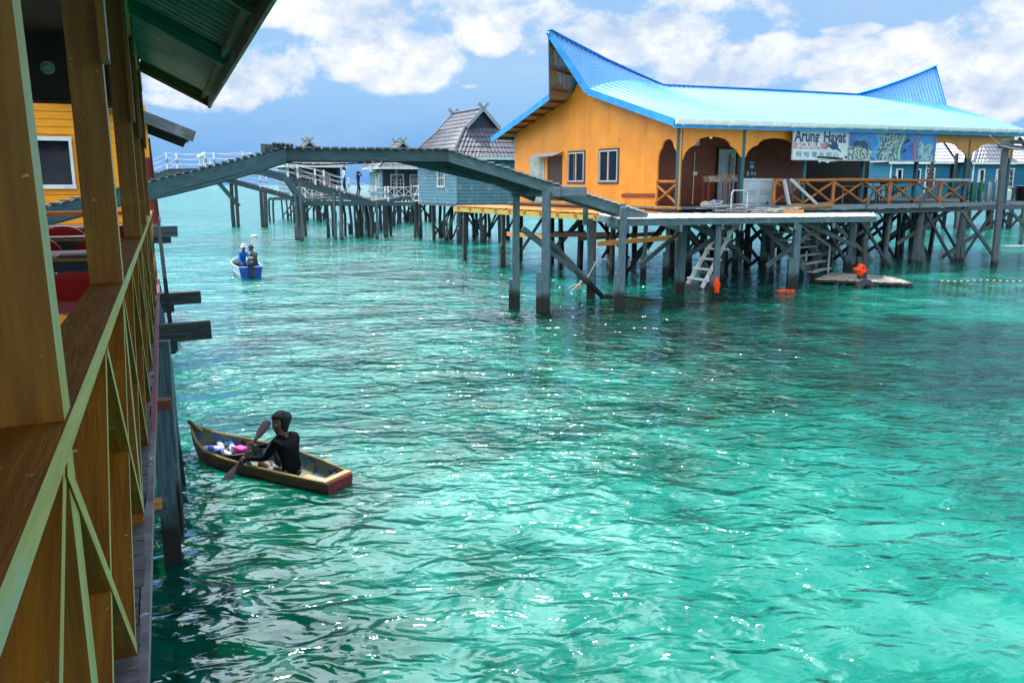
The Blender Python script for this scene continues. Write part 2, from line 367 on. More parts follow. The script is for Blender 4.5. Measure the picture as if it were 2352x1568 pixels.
# ------------------------------------------------------------------ water and sea bed
def water_material():
    g = bpy.data.node_groups.new('wave_height', 'ShaderNodeTree')
    g.interface.new_socket('P', in_out='INPUT', socket_type='NodeSocketVector'); g.interface.new_socket('H', in_out='OUTPUT', socket_type='NodeSocketFloat'); g.interface.new_socket('B', in_out='OUTPUT', socket_type='NodeSocketFloat')
    q = NT(g); gi = q.node('NodeGroupInput').outputs[0]; go = q.node('NodeGroupOutput')
    a = q.noise(q.mapping(gi, (1, 1.45, 1), rot=(0, 0, R(12))), .42, 1, .5, .4)
    b = q.noise(q.mapping(gi, (1, 1.8, 1), rot=(0, 0, R(-14))), 1.9, 2, .5, .6)
    c = q.noise(q.mapping(gi, (1, 1.5, 1), rot=(0, 0, R(24))), 5.2, 3, .55, .5)
    ruff = q.smooth(q.noise(gi, .14, 3), .40, .62)
    h = q.math('ADD', q.math('MULTIPLY', a, .26), q.math('MULTIPLY', b, .125)); h = q.math('ADD', h, q.math('MULTIPLY', c, q.math('ADD', .012, q.math('MULTIPLY', ruff, .020))))
    q.l.new(h, go.inputs[0]); q.l.new(b, go.inputs[1])
    m = bpy.data.materials.new('sea_water'); m.use_nodes = True; t = NT(m.node_tree); t.n.clear()
    out = t.node('ShaderNodeOutputMaterial'); tc = t.node('ShaderNodeTexCoord'); P = tc.outputs['Object']
    def wave(dx, dy):
        n = t.node('ShaderNodeGroup'); n.node_tree = g
        v = t.node('ShaderNodeVectorMath', operation='ADD'); t.l.new(P, v.inputs[0]); v.inputs[1].default_value = (dx, dy, 0); t.l.new(v.outputs[0], n.inputs[0]); return n
    e = .02; w0, wx, wy = wave(0, 0), wave(e, 0), wave(0, e)
    N = t.node('ShaderNodeCombineXYZ'); t.put(N.inputs[0], t.math('MULTIPLY', t.math('SUBTRACT', w0.outputs[0], wx.outputs[0]), 1/e)); t.put(N.inputs[1], t.math('MULTIPLY', t.math('SUBTRACT', w0.outputs[0], wy.outputs[0]), 1/e)); N.inputs[2].default_value = 1
    nn = t.node('ShaderNodeVectorMath', operation='NORMALIZE'); t.l.new(N.outputs[0], nn.inputs[0]); NN = nn.outputs[0]
    # what shows through: pale sand, green shallows, dark weed, bent by the slope of the waves above it
    va = t.node('ShaderNodeVectorMath', operation='MULTIPLY_ADD'); t.l.new(N.outputs[0], va.inputs[0]); va.inputs[1].default_value = (.5, .5, 0); t.l.new(P, va.inputs[2]); q = va.outputs[0]
    big = t.noise(P, .10, 3, .5); med = t.noise(q, .8, 4, .62, .3); fine = t.noise(q, 3.6, 3, .6, .6)
    sp = t.node('ShaderNodeSeparateXYZ'); t.l.new(P, sp.inputs[0])
    def patch(cx, cy, rx, ry):     # seaweed beds and sand bars; also a painted-in veranda reflection
        u = t.math('DIVIDE', t.math('SUBTRACT', sp.outputs[0], cx), rx); v = t.math('DIVIDE', t.math('SUBTRACT', sp.outputs[1], cy), ry)
        return t.smooth(t.math('ADD', t.math('ADD', t.math('MULTIPLY', u, u), t.math('MULTIPLY', v, v)), t.math('MULTIPLY', t.math('SUBTRACT', big, .5), 3)), 1.5, .1)
    weed_and_reflection = t.math('ADD', t.math('ADD', t.math('MULTIPLY', patch(6, 17, 9, 8), .10), t.math('MULTIPLY', patch(12, 34, 22, 12), .05)), t.math('MULTIPLY', patch(-2.6, 4.5, 1.6, 4.5), .09))  # last patch paints the dark veranda's reflection into the water colour
    sand = t.math('MULTIPLY', patch(1.5, 6.5, 5.5, 3.0), .05)
    mixv = t.math('ADD', t.math('SUBTRACT', sand, weed_and_reflection), t.math('MULTIPLY', big, .42))
    mixv = t.math('ADD', mixv, t.math('ADD', t.math('MULTIPLY', med, .42), t.math('MULTIPLY', fine, .20)))
    col = t.ramp(mixv, [(.34, (.0, .020, .011)), (.42, (.0, .052, .031)), (.48, (.0, .115, .073)), (.56, (.006, .21, .155)), (.66, (.07, .34, .27))])
    df = t.node('ShaderNodeBsdfDiffuse'); t.l.new(col, df.inputs[0])
    tr = t.node('ShaderNodeBsdfTransparent'); tr.inputs[0].default_value = (.10, .62, .46, 1)
    body = t.node('ShaderNodeMixShader'); body.inputs[0].default_value = .34; t.l.new(df.outputs[0], body.inputs[1]); t.l.new(tr.outputs[0], body.inputs[2])
    gl = t.node('ShaderNodeBsdfGlossy'); gl.inputs['Roughness'].default_value = .10; gl.inputs['Color'].default_value = (.84, .98, 1, 1); t.l.new(NN, gl.inputs['Normal'])
    fr = t.node('ShaderNodeFresnel'); fr.inputs['IOR'].default_value = 1.52; t.l.new(NN, fr.inputs['Normal'])
    mx = t.node('ShaderNodeMixShader'); t.l.new(fr.outputs[0], mx.inputs[0]); t.l.new(body.outputs[0], mx.inputs[1]); t.l.new(gl.outputs[0], mx.inputs[2])
    t.l.new(mx.outputs[0], out.inputs[0]); return m
B_ = MB()
B_.surf(lambda a, b: V((-400+800*a, -60+700*b, -1.7+.35*math.sin(a*60)*math.cos(b*47))), 60, 60)
tag(B_.build('sea_bed', mat('sand_and_coral', (.62, .60, .48), (.30, .32, .20), .9, scale=.9, lo=.4, hi=.62, c3=(.06, .12, .06), c3scale=.30, c3lo=.54, c3hi=.66)), kind='structure')
# ------------------------------------------------------------------ the orange dive house (frame: x along its front, y back, z up)
HB = thing('dive_house', 'orange dive house on stilts with upswept bright blue metal roof and log railing', 'building', (5.95, 29, 0), R(29))
MB_ = MATS[HB.name]; UX = MB_.to_3x3()@V((1, 0, 0)); UY = MB_.to_3x3()@V((0, 1, 0))
def onv(x, y, v):      # picture point on the plane y=v of the house
    return world_to(HB, onpl(x, y, MB_@V((0, v, 0)), UY))
def onu(x, y, u): return world_to(HB, onpl(x, y, MB_@V((u, 0, 0)), UX))
DZ = 2.70
def eavez(u): return 5.71+.0145*u
KR = V((-.45, 5.2, 7.27)); KL = V((-1.0, 7.2, 7.2)); TIP = V((-1.8, 6, 9.5)); FA = V((-.68, -.45, 5.69)); LT = V((-.7, 13.1, 5.72))
ridge = [TIP]+[onv(x, y, 6) for x, y in ((1305, 95), (1348, 117), (1390, 139), (1430, 157), (1460, 171), (1487, 183), (1519, 197), (1700, 205), (1965, 218), (2015, 204), (2060, 188), (2105, 171), (2148, 152))]
for p in ridge: p.y = 6
TIP2 = ridge[-1]; UN0 = ridge[7].x; UN1 = ridge[9].x
KR2 = onv(2172, 243, 5.0); KL2 = V((KR2.x+.4, 7.1, KR2.z-.05)); FA2 = V((20.55, -.45, 6.0)); LT2 = V((20.7, 13.1, 6.0))
def lerp(a, b, f): return a+(b-a)*f
def pick(pl, u):
    for a, b in zip(pl, pl[1:]):
        if a.x <= u <= b.x: return lerp(a, b, (u-a.x)/(b.x-a.x))
    return pl[0].copy() if u < pl[0].x else pl[-1].copy()
def kink(side, f):     # foot line of the two horns / ridge in between, f in 0..1 along the roof
    K0, K1 = (KR, KR2) if side == 0 else (KL, KL2)
    y0 = K0.y
    u = K0.x+(K1.x-K0.x)*f; r = pick(ridge, u)
    e = .55 if side == 0 else -.55
    if u < UN0: g = (u-K0.x)/(UN0-K0.x); return V((u, lerp(y0, 6-e*.12, g), lerp(K0.z, r.z-.03, g)))
    if u > UN1: g = (u-UN1)/(K1.x-UN1); return V((u, lerp(6-e*.12, K1.y, g), lerp(pick(ridge, UN1).z-.03, K1.z, g)))
    return V((u, 6-e*.12, r.z-.03))
def eave(side, f): 
    a, b = (FA, FA2) if side == 0 else (LT, LT2)
    return lerp(a, b, f)
def ribbed(A, Bf, name, m, n=86, h=.05, off=0.0, rows=6, parent=HB, sag=0):
    """sheet metal with raised ribs between two edge curves A(f), B(f)"""
    b = MB(); fs = []
    for k in range(n): fs += [((k)/n, 0), ((k+.80)/n, 0), ((k+.86)/n, h), ((k+.94)/n, h)]
    fs.append((1, 0)); vs = []
    for j in range(rows+1):
        g = j/rows
        for f, z in fs: p = lerp(A(f), Bf(f), g); vs.append(p+V((0, 0, z+off-sag*math.sin(PI*g))))
    N = len(fs); F = [(j*N+i, j*N+i+1, (j+1)*N+i+1, (j+1)*N+i) for j in range(rows) for i in range(N-1)]
    b.add(vs, F); return b.build(name, m, parent)
rf = ribbed(lambda f: eave(0, f), lambda f: kink(0, f), 'roof', ROOF)
ribbed(lambda f: eave(1, f), lambda f: kink(1, f), 'roof', ROOF)
# horns: ribs run down from the rising ridge to the kink line
def hornA(side):
    def rid(f): u = TIP.x+(UN0-TIP.x)*f; return pick(ridge, u)
    def foot(f): g = f; K0, K1 = (KR, KR2) if side == 0 else (KL, KL2); return kink(side, (lerp(K0.x, UN0, g)-K0.x)/(K1.x-K0.x))
    return foot, rid
def hornB(side):
    def rid(f): u = UN1+(TIP2.x-UN1)*f; return pick(ridge, u)
    def foot(f): K0, K1 = (KR, KR2) if side == 0 else (KL, KL2); return kink(side, (lerp(UN1, K1.x, f)-K0.x)/(K1.x-K0.x))
    return foot, rid
for side in (0, 1):
    for hf, n in ((hornA(side), 26), (hornB(side), 26)): ribbed(hf[0], hf[1], 'roof_horn', ROOF, n=n, off=.004)
# soffit: dull underside of the overhang sheets with purlins
b = MB()
for A, Bf, off in ((FA, KR, 0), (KR, TIP, 0), (TIP, KL, 0), (KL, LT, 0)):
    A2 = V((2.2, A.y, A.z)); B2 = V((2.2, Bf.y, Bf.z if Bf is not TIP else 8.25))
    if A is TIP: A2.z = 8.25
    d = V((0, 0, -.05)); b.quad(A+d, A2+d, B2+d, Bf+d)
    for k in range(1, int((Bf-A).length/.75)+1):
        f = (k-.3)/(int((Bf-A).length/.75)+1)
b.build('soffit', ROOFU, HB)
for A, Bf in ((FA, KR), (KR, TIP), (TIP, KL), (KL, LT)):
    A2 = V((.3, A.y, A.z)) if A is not TIP else V((.3, 6, 8.9)); B2 = V((.3, Bf.y, Bf.z)) if Bf is not TIP else V((.3, 6, 8.9)); n = max(2, int((Bf-A).length/.8))
    for k in range(n):
        b = MB(); f = (k+.5)/n; p = lerp(A, Bf, f); q = lerp(A2, B2, f); hz_ = TIP in (A, Bf); q = lerp(p, q, .55 if hz_ else 1); dz_ = V((.05, (0.10 if p.y > 6 else -.10)*-1 if hz_ else 0, -.2 if hz_ else -.11)); b.bar(p+dz_, q+dz_, .09, .10); b.build('purlin', REDW, HB)
# fascia boards round both gables, ridge cap and gutter
b = MB()
def fascia(b, pts, h=.26, th=.03):
    for p, q in zip(pts, pts[1:]): b.bar(p+V((-.02, 0, -h/2+.05)), q+V((-.02, 0, -h/2+.05)), th, h, (0, 0, 1))
fascia(b, [FA, KR, TIP+V((0, 0, .04))]); b.build('fascia', BLUEF, HB)
b = MB(); fascia(b, [TIP+V((0, 0, .04)), KL, LT]); b.build('fascia', BLUEF, HB)
b = MB(); fascia(b, [FA2, KR2, TIP2, KL2, LT2], .22); b.build('fascia', BLUEF, HB)
b = MB(); b.bar(FA+V((0, .06, -.16)), FA2+V((0, .06, -.16)), .03, .2); b.build('fascia', BLUEF, HB)
b = MB()
for p, q in zip(ridge, ridge[1:]): b.bar(p+V((0, 0, .04)), q+V((0, 0, .04)), .34, .035)
b.build('ridge_cap', BLUEF, HB)
b = MB()
G0, G1 = FA+V((0, -.10, -.02)), FA2+V((0, -.10, -.02))
prof = [(-.09, .07), (-.10, .02), (-.08, -.08), (-.03, -.12), (.05, -.12), (.08, .07), (.06, .07), (.04, -.09), (-.04, -.09), (-.075, .05)]
vs = []
for p in (G0, G1): vs += [p+V((0, y, z)) for y, z in prof]
n = len(prof); b.add(vs, [(k, (k+1) % n, n+(k+1) % n, n+k) for k in range(n)]+[tuple(range(n)), tuple(range(2*n-1, n-1, -1))])
gt = b.build('gutter', GUTTER, HB)
for k in range(20):
    b = MB(); p = lerp(G0, G1, (k+.35)/20); b.bar(p+V((0, -.105, .08)), p+V((.0, -.09, -.10)), .035, .02, (0, 1, 0)); b.bar(p+V((0, -.09, -.10)), p+V((-.08, .02, -.15)), .03, .02); b.build('gutter_bracket', GUTTER, gt)
# gable wall with arch and window openings
w1a, w1b = onu(1307, 353, 0), onu(1341, 416, 0); w2a, w2b = onu(1379, 348, 0), onu(1418, 416, 0)
da, db = onu(1257, 358, 0), onu(1291, 440, 0)
def rect(a, b): return [(a[0], a[1]), (b[0], a[1]), (b[0], b[1]), (a[0], b[1])]
a0, a1, at0 = .12, 1.22, 5.12   # arch at the front corner
def archpts(u0, u1, zb, ztip, ztop):
    """scalloped opening, counter-clockwise from lower left"""
    L = [(0, 0), (0, .02), (.03, .28), (.10, .50), (.19, .62), (.21, .74), (.28, .90), (.40, .985), (.5, 1.0)]
    w = (u1-u0); hgt = ztop-ztip
    l = [(u0+w*x, ztip+hgt*z) for x, z in L]; r = [(u1-w*x, ztip+hgt*z) for x, z in reversed(L[:-1])]
    return [(u0, zb)]+l+r+[(u1, zb)]
outer = [(-.0, 2.45), (-.0, 5.60), (5.55, 7.16), (6.0, 7.75), (6.35, 8.05), (6.9, 7.35), (7.4, 7.05), (12, 5.90), (12, 2.45)]
holes = [archpts(a0, a1, 2.74, 4.35, at0), rect((w1b.y, w1b.z), (w1a.y, w1a.z)), rect((w2b.y, w2b.z), (w2a.y, w2a.z)), rect((db.y, 2.8), (da.y, da.z))]
b = MB(); b.plate(outer, holes, ((0, 0, 0), (0, 1, 0), (0, 0, 1)), .07); b.build('gable_wall', ORANGE, HB)
def window(parent, lo, hi, u=0, depth=.05, mid=True):
    b = MB(); y0, y1, z0, z1 = min(lo.y, hi.y), max(lo.y, hi.y), min(lo.z, hi.z), max(lo.z, hi.z); f = .05
    for p, q in (((y0, z0), (y1, z0)), ((y0, z1), (y1, z1))): b.bar((u-.02, p[0]-f/2, p[1]), (u-.02, q[0]+f/2, q[1]), .07, f)
    for y in (y0, y1)+(((y0+y1)/2,) if mid else ()): b.bar((u-.02, y, z0), (u-.02, y, z1), .06, f, (0, 1, 0))
    wf = b.build('window', ALU, parent); b = MB(); b.box((u+.03, (y0+y1)/2, (z0+z1)/2), (.01, y1-y0, z1-z0)); b.build('pane', GLASS, wf)
window(HB, w1a, w1b); window(HB, w2a, w2b)
JNT = mat('panel_joint_line', (.66, .25, .015), (.50, .19, .012), .7, scale=4)  # slightly darker orange for the strips along the panel joints
for yv, z0_, z1_ in ((1.9, 2.6, 6.1), (4.35, 2.6, 6.75), (5.6, 2.6, 7.1), (6.8, 2.6, 7.4), (9.3, 2.6, 6.4), (10.6, 4.3, 6.1)):
    b = MB(); b.bar((-.003, yv, z0_), (-.003, yv+.015, z1_), .006, .016, (0, 1, 0)); b.build('panel_joint', JNT, HB)
b = MB(); b.bar((-.003, 1.4, 5.02), (-.003, 9.9, 4.98), .006, .014); b.build('panel_joint', JNT, HB)
for lo_, hi_ in ((w1a, w1b), (w2a, w2b)):
    y0, y1 = min(lo_.y, hi_.y)-.07, max(lo_.y, hi_.y)+.07; b = MB()
    b.bar((-.012, y0, lo_.z+.07), (-.012, y1, lo_.z+.07), .03, .05); b.bar((-.012, y0, hi_.z-.09), (-.012, y1, hi_.z-.09), .05, .05)
    for y in (y0, y1): b.bar((-.012, y, hi_.z-.09), (-.012, y, lo_.z+.07), .03, .045, (0, 1, 0))
    b.build('window_casing', DSTILT, HB)
b = MB(); b.box((.12, (da.y+db.y)/2, 3.8), (.04, da.y-db.y+.1, 2.4)); b.build('back_door', REDW, HB)
b = MB()      # small tin awning and tin patch on the gable wall
b.surf(lambda s, q: V((-.02-.55*q, lerp(db.y-.1, da.y+.75, s), da.z+.16-.22*q+.012*math.sin(s*60))), 60, 3); b.build('awning', plain('tin_awning', (.5, .45, .44), .4, metal=.4), HB)
pa, pb = onu(1225, 352, 0), onu(1256, 470, 0)
b = MB(); b.box((-.015, (pa.y+pb.y)/2+.25, 3.75), (.02, pa.y-pb.y+.1, 2.05)); b.build('tin_patch', mat('grey_green_tin', (.30, .38, .35), (.2, .27, .25), .6, c3=(.1, .13, .12), c3scale=3), HB)
b = MB(); b.bar((-.03, 1.3, 3.12), (-.03, 3.3, 3.10), .04, .14); b.build('batten', REDW, HB)
# front columns and scalloped valance
cols = [onv(x, 420, 0).x for x in (1556, 1705, 1848, 1983, 2105, 2219)]; cols[0] = .06
cols.append(onv(2318, 400, 0).x)
zt = [4.38, 4.52, 4.58, 4.62, 4.66, 4.68, 4.72]; top = 5.60
out = [(-.0, top), (-.0, zt[0])]
for i in range(len(cols)-1):
    l = archpts(cols[i]+.12, cols[i+1]-.12, 0, zt[i], 5.22+.03*i)[1:-1]
    l2 = [(x, z if x < (cols[i]+cols[i+1])/2 else z+(zt[i+1]-zt[i])*(1 if k > len(l)-3 else 0)) for k, (x, z) in enumerate(l)]
    out += l2
    out += [(cols[i+1]-.12, zt[i+1]), (cols[i+1]+.12, zt[i+1])] if i < len(cols)-2 else [(cols[i+1]-.12, zt[i+1]), (cols[i+1]+.15, zt[i+1])]
out += [(cols[-1]+.15, top+.25)]
b = MB(); b.plate(out, [], ((.0, .02, 0), (1, 0, 0), (0, 0, 1)), -.05); b.build('valance', ORANGE, HB)
COLM = wood('dark_teal_post', (.03, .10, .12), (.02, .06, .075), rough=.5)
for i, c in enumerate(cols):
    b = MB(); b.bar((c, .09, DZ-.1), (c, .09, 5.55), .17 if i < 2 else .14, .15, (0, 1, 0)); b.build('column', COLM, HB, bevel=.01)
rearcols = [onv(x, 420, 11.4).x for x in (2002, 2100, 2170, 2275, 2300)]
for c in [onv(1169*1+0, 420, 0).x]*0+[onv(2019+0, 380, 6).x*0+onv(x, 400, 8).x for x in (2016, 2255, 2340)]+[onv(x, 400, 11.5).x for x in (2190, 2300)]:
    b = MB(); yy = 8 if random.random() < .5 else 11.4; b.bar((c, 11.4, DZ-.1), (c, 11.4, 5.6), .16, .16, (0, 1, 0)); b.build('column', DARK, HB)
# rear valance seen dark against the light
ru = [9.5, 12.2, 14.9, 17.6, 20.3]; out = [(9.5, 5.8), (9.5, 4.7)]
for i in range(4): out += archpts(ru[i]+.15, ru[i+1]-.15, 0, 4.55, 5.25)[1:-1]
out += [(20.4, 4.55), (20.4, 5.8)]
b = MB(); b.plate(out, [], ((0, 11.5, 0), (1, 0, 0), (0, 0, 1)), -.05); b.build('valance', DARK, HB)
# ceiling, recess wall, dark rooms behind
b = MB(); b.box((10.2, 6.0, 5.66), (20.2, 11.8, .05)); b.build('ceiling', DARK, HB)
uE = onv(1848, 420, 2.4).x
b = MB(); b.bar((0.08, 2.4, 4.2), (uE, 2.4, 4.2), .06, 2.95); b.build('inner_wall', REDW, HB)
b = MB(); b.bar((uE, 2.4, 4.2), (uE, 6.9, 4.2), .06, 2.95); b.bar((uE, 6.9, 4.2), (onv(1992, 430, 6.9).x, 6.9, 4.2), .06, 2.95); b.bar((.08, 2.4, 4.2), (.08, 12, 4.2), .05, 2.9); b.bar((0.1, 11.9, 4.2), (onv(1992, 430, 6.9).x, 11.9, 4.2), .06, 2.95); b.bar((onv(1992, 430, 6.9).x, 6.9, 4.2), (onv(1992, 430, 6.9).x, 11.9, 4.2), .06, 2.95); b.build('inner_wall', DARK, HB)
d0, d1 = onv(1651, 343, 2.35), onv(1690, 343, 2.35)
def panel_door(parent, c, wd, ht, m, name='door', ax=(1, 0, 0), lay=False):
    b = MB(); b.bar(V(c), V(c)+V((0, 0, ht)), wd, .04, (0, 1, 0)); o = b.build(name, m, parent)
    b = MB()
    for r0, r1 in ((.08, .42), (.52, .92)):
        for s in (-1, 1):
            x0, x1 = c[0]+s*wd*.06, c[0]+s*wd*.38; y = c[1]-.025; za, zb = c[2]+ht*r0, c[2]+ht*r1; s_ = .03
            b.bar((x0, y, za), (x1, y, za), s_*.5, s_); b.bar((x0, y, zb), (x1, y, zb), s_*.5, s_); b.bar((x0, y, za), (x0, y, zb), s_, s_*.5, (0, 1, 0)); b.bar((x1, y, za), (x1, y, zb), s_, s_*.5, (0, 1, 0))
    b.build('door_panel', plain('pale_blue_grey', (.32, .40, .44), .5), o); return o
DOORM = plain('pale_blue_door', (.42, .52, .56), .5)
dr = panel_door(HB, ((d0.x+d1.x)/2, 2.34, DZ), d1.x-d0.x, d0.z-DZ, DOORM); hb = MB(); hb.ball((d0.x+.08, 2.28, 3.65), .04, n=5); hb.build('handle', BLACK, dr)
b = MB()
for x in (d0.x-.05, d1.x+.05): b.bar((x, 2.33, DZ), (x, 2.33, d0.z+.06), .07, .08, (0, 1, 0))
b.bar((d0.x-.08, 2.33, d0.z+.06), (d1.x+.08, 2.33, d0.z+.06), .08, .07); b.build('door_frame', DARK, HB)
b = MB(); b.box((onv(1595, 325, 2.3).x, 2.3, onv(1595, 326, 2.3).z), (.42, .12, .28)); b.build('fuse_box', GUTTER, HB)
b = MB(); x = onv(1593, 400, 2.33).x; b.tube([(x, 2.33, 2.75), (x+.02, 2.33, 4.8)], .022, 6); b.box((x+.05, 2.31, 3.95), (.2, .05, .14)); b.build('conduit', WHITE, HB)
b = MB(); x = onv(1624, 290, .3).x; b.tube([(x, .12, 5.6), (x, .12, 5.25)], .012, 6); b.ball((x+.02, .1, 5.2), .06, n=6); b.build('light_bulb', WHITE, HB)
# floor, edge beams, joists
b = MB(); b.box((8.55, 6, DZ-.03), (17.6, 12.3, .06)); b.box((19.9, 6, DZ-.04), (5.1, 11.2, .06)); b.build('floor', DKDECK, HB)
b = MB(); b.bar((1.5, -.2, DZ-.08), (9.0, -.2, DZ-.08), .05, .2); b.bar((9.0, -.2, DZ-.08), (17.3, -.2, DZ-.08), .05, .19); b.bar((17.3, .3, DZ-.06), (22.4, .3, DZ-.06), .05, .16); b.build('edge_beam', wood('pale_edge_beam', (.22, .27, .28), (.13, .17, .18), c3=(.05, .07, .08), c3lo=.62, c3hi=.7), HB)
b = MB(); b.bar((17.3, .25, DZ-.26), (22.4, .25, DZ-.26), .08, .22); b.bar((-.1, .0, DZ-.3), (17.3, .0, DZ-.3), .08, .18); b.bar((-.05, .0, DZ-.28), (-.05, 12, DZ-.28), .08, .2); b.build('bearer', STILT, HB)
b = MB()
for k in range(30): b.bar((k*.6+.1, -.1, DZ-.13), (k*.6+.1, 12, DZ-.13), .05, .14)
b.build('joist', DSTILT, HB)
for i, u in enumerate([0, 2.5, 5.1, 7.4, 9.7, 12.0, 14.3, 17.1, 19.5, 22]):
    for j, v in enumerate((.1, 3, 6, 9, 11.8)):
        if i > 7 and j == 0: continue
        stilt(HB, (u+jit(.3), v+jit(.2)), DZ-.2, random.uniform(.15, .22), DSTILT if j else STILT, .25)
        if j < 4 and random.random() < .5: brace(HB, (u, v, 2.3), (u+jit(.8), v+2.7, .1), .06, .14, DSTILT)
    if i < 9:
        for v in (0.0, 3.1, 9.1):
            if random.random() < .6:
                s = random.choice((0, 1)); brace(HB, (u+s*2.3, v, 2.3), (u+(1-s)*2.5, v, -.1+jit(.3)), .06, .14, DSTILT)
# front stilts where they show
for x, y, wd in ((2070, 580, .2), (2098, 602, .2), (2111, 600, .2), (2205, 600, .17), (2196, 545, .2), (2345, 560, .14)):
    p = world_to(HB, onz(x, y, 0)); stilt(HB, (p.x, p.y), DZ-.2, wd, STILT, .1)
for (xa, ya, xb, yb, v) in ((2200, 470, 2060, 560, .5), (2210, 485, 2290, 598, -1.0), (2315, 490, 2165, 590, 1.0), (2320, 485, 2375, 540, 1), (2070, 480, 1880, 590, 1.0), (1900, 500, 2005, 600, 0)):
    p, q = onv(xa, ya, v), onv(xb, yb, v); q.z = max(q.z, -.3); brace(HB, p, q, .07, .16)
# log railing
rails = MB(); ru0 = onv(1782, 420, -.05).x; ru1 = cols[5]+.1
def log(b, p, q, r=.055):
    n = 5; pts = [lerp(V(p), V(q), k/n)+V((jit(.008), jit(.008), jit(.012))) for k in range(n+1)]; b.tube(pts, [r*(1+jit(.12)) for _ in pts], 7)
b = MB(); log(b, (ru0-.05, -.02, 3.68), (7.6+ru0*.0, -.02, 3.70), .065); log(b, (7.6, -.02, 3.70), (ru1-2.4, -.02, 3.70), .065); b.build('handrail', LOGW, HB)
b = MB(); log(b, (ru1-2.5, -.03, 3.70), (ru1+.15, -.03, 3.70), .065); b.build('handrail', GREYW, HB)
nodes = [ru0]+[onv(x, 420, 0).x for x in (1848, 1916, 1986, 2045, 2105, 2162)]+[ru1-.05]
for i, (a, c) in enumerate(zip(nodes, nodes[1:])):
    b = MB(); log(b, (a+.06, .0, 3.6), (c-.04, .0, 2.80), .05); b.build('rail_brace', LOGW, HB)
    b = MB(); log(b, (a+.06, .06, 2.80), (c-.04, .06, 3.6), .05); b.build('rail_brace', LOGW, HB)
for u in (nodes[0], nodes[2], nodes[4], nodes[6]):
    b = MB(); log(b, (u, .02, 2.72), (u, .02, 3.68), .075); b.build('rail_post', LOGW, HB)
for x in (1981, 2104):      # short props outside the rail
    p = onv(x+10, 440, -.15); b = MB(); b.bar((p.x+.35, -.28, 3.45), (p.x-.1, -.25, 2.6), .1, .05, (0, 1, 0)); b.build('rail_prop', STILT, HB)
b = MB(); z = 3.62; log(b, (0.02, a0, z), (0.02, a1, z), .06); log(b, (0.02, a0, 2.85), (0.02, a1, 3.5), .05); log(b, (-.03, a1, 2.85), (-.03, a0, 3.5), .05); b.build('arch_rail', LOGW, HB)
b = MB(); b.bar((-.08, -.2, 2.68), (-.08, 1.6, 2.68), .12, .1); b.build('threshold', FRESH, HB)
b = MB(); z = 3.65; b.bar((ru1+.1, 6, z), (22, 6, z), .05, .1); b.bar((19.3, 6, 2.8), (22, 6, 3.6), .05, .1); b.build('back_rail', DARK, HB)

# sign board hung in front of the valance
SG = thing('shop_sign', 'long dive shop sign board with blue lettering, diver silhouette and underwater pictures under the gutter', 'sign', (5.95, 29, 0), R(29))
s0, s1 = onv(1822, 292, -.22), onv(2151, 303, -.22); s2, s3 = onv(1822, 367, -.22), onv(2151, 371, -.22)
sx0, sx1 = s0.x, s1.x; SY = -.22
zt0, zb0, zt1, zb1 = s0.z, s2.z, s1.z, s3.z
sxm = lerp(sx0, sx1, onv(1950, 330, -.22).x/1.0*0+ (onv(1948, 330, -.22).x-sx0)/(sx1-sx0))
def sp(f, g, o=0):      # f 0..1 along the board, g 0..1 from bottom to top
    return V((lerp(sx0, sx1, f), SY-o, lerp(lerp(zb0, zb1, f), lerp(zt0, zt1, f), g)))
fm = (sxm-sx0)/(sx1-sx0)
SIGNW = mat('sign_white', (.50, .60, .60), (.42, .53, .54), .4, scale=1.5)
b = MB(); vs = []
for (f0, f1, m_, nm) in ((0, fm, SIGNW, 'name_board'),):
    b = MB(); b.bar(lerp(sp(f0, 0), sp(f0, 1), .5), lerp(sp(f1, 0), sp(f1, 1), .5), .03, zt0-zb0); b.build(nm, m_, SG)
b = MB(); b.bar(lerp(sp(fm, 0), sp(fm, 1), .5), lerp(sp(1, 0), sp(1, 1), .5), .03, zt1-zb1); 
SEA = mat('printed_sea_blue', (.006, .09, .36), (.015, .24, .52), .35, scale=.9, lo=.35, hi=.6); b.build('picture_board', SEA, SG)
b = MB()
for g in (0, 1): b.bar(sp(0, g, .02), sp(1, g, .02), .03, .04)
for f in (0, fm, 1): b.bar(sp(f, 0, .022), sp(f, 1, .022), .04, .03, (0, 1, 0))
b.build('sign_frame', GREYW, SG)
INK = plain('navy_print', (.006, .02, .10), .4); PINK = plain('faded_red_print', (.42, .20, .24), .4); PALE = plain('pale_print', (.50, .58, .60), .4); INKG = plain('grey_blue_print', (.07, .15, .22), .4)
SH = zt0-zb0; SWd = (sx1-sx0)*fm
ax = (sp(1, .5)-sp(0, .5)).normalized(); az_ = V((0, 0, 1))
def splate(pts, m, name, o=.02, f0=0):
    b = MB(); q = sp(f0, 0, o); b.plate(pts, [], (q, ax, az_), -.004); return b.build(name, m, SG)
text('Arung', SH*.50, INK, SG, (sp(.012, .575, .022), ax, az_), scx=SWd*.455/(SH*.50*2.68), bold=.016)
text('Hayat', SH*.50, INK, SG, (sp(.012+fm*.50, .565, .022), ax, az_), scx=SWd*.455/(SH*.50*2.62), bold=.016)
splate([(SWd*.02, SH*.34), (SWd*.57, SH*.34), (SWd*.74, SH*.52), (SWd*.02, SH*.54)], PINK, 'red_band')
text('SCUBA', SH*.25, PALE, SG, (sp(fm*.07, .375, .027), ax, az_), scx=SWd*.46/(SH*.25*3.35), bold=.012)
text('阿 哈 潜 水 中 心', SH*.19, INKG, SG, (sp(fm*.07, .10, .022), ax, az_), scx=SWd*.84/(SH*.19*8.1)*1.0)
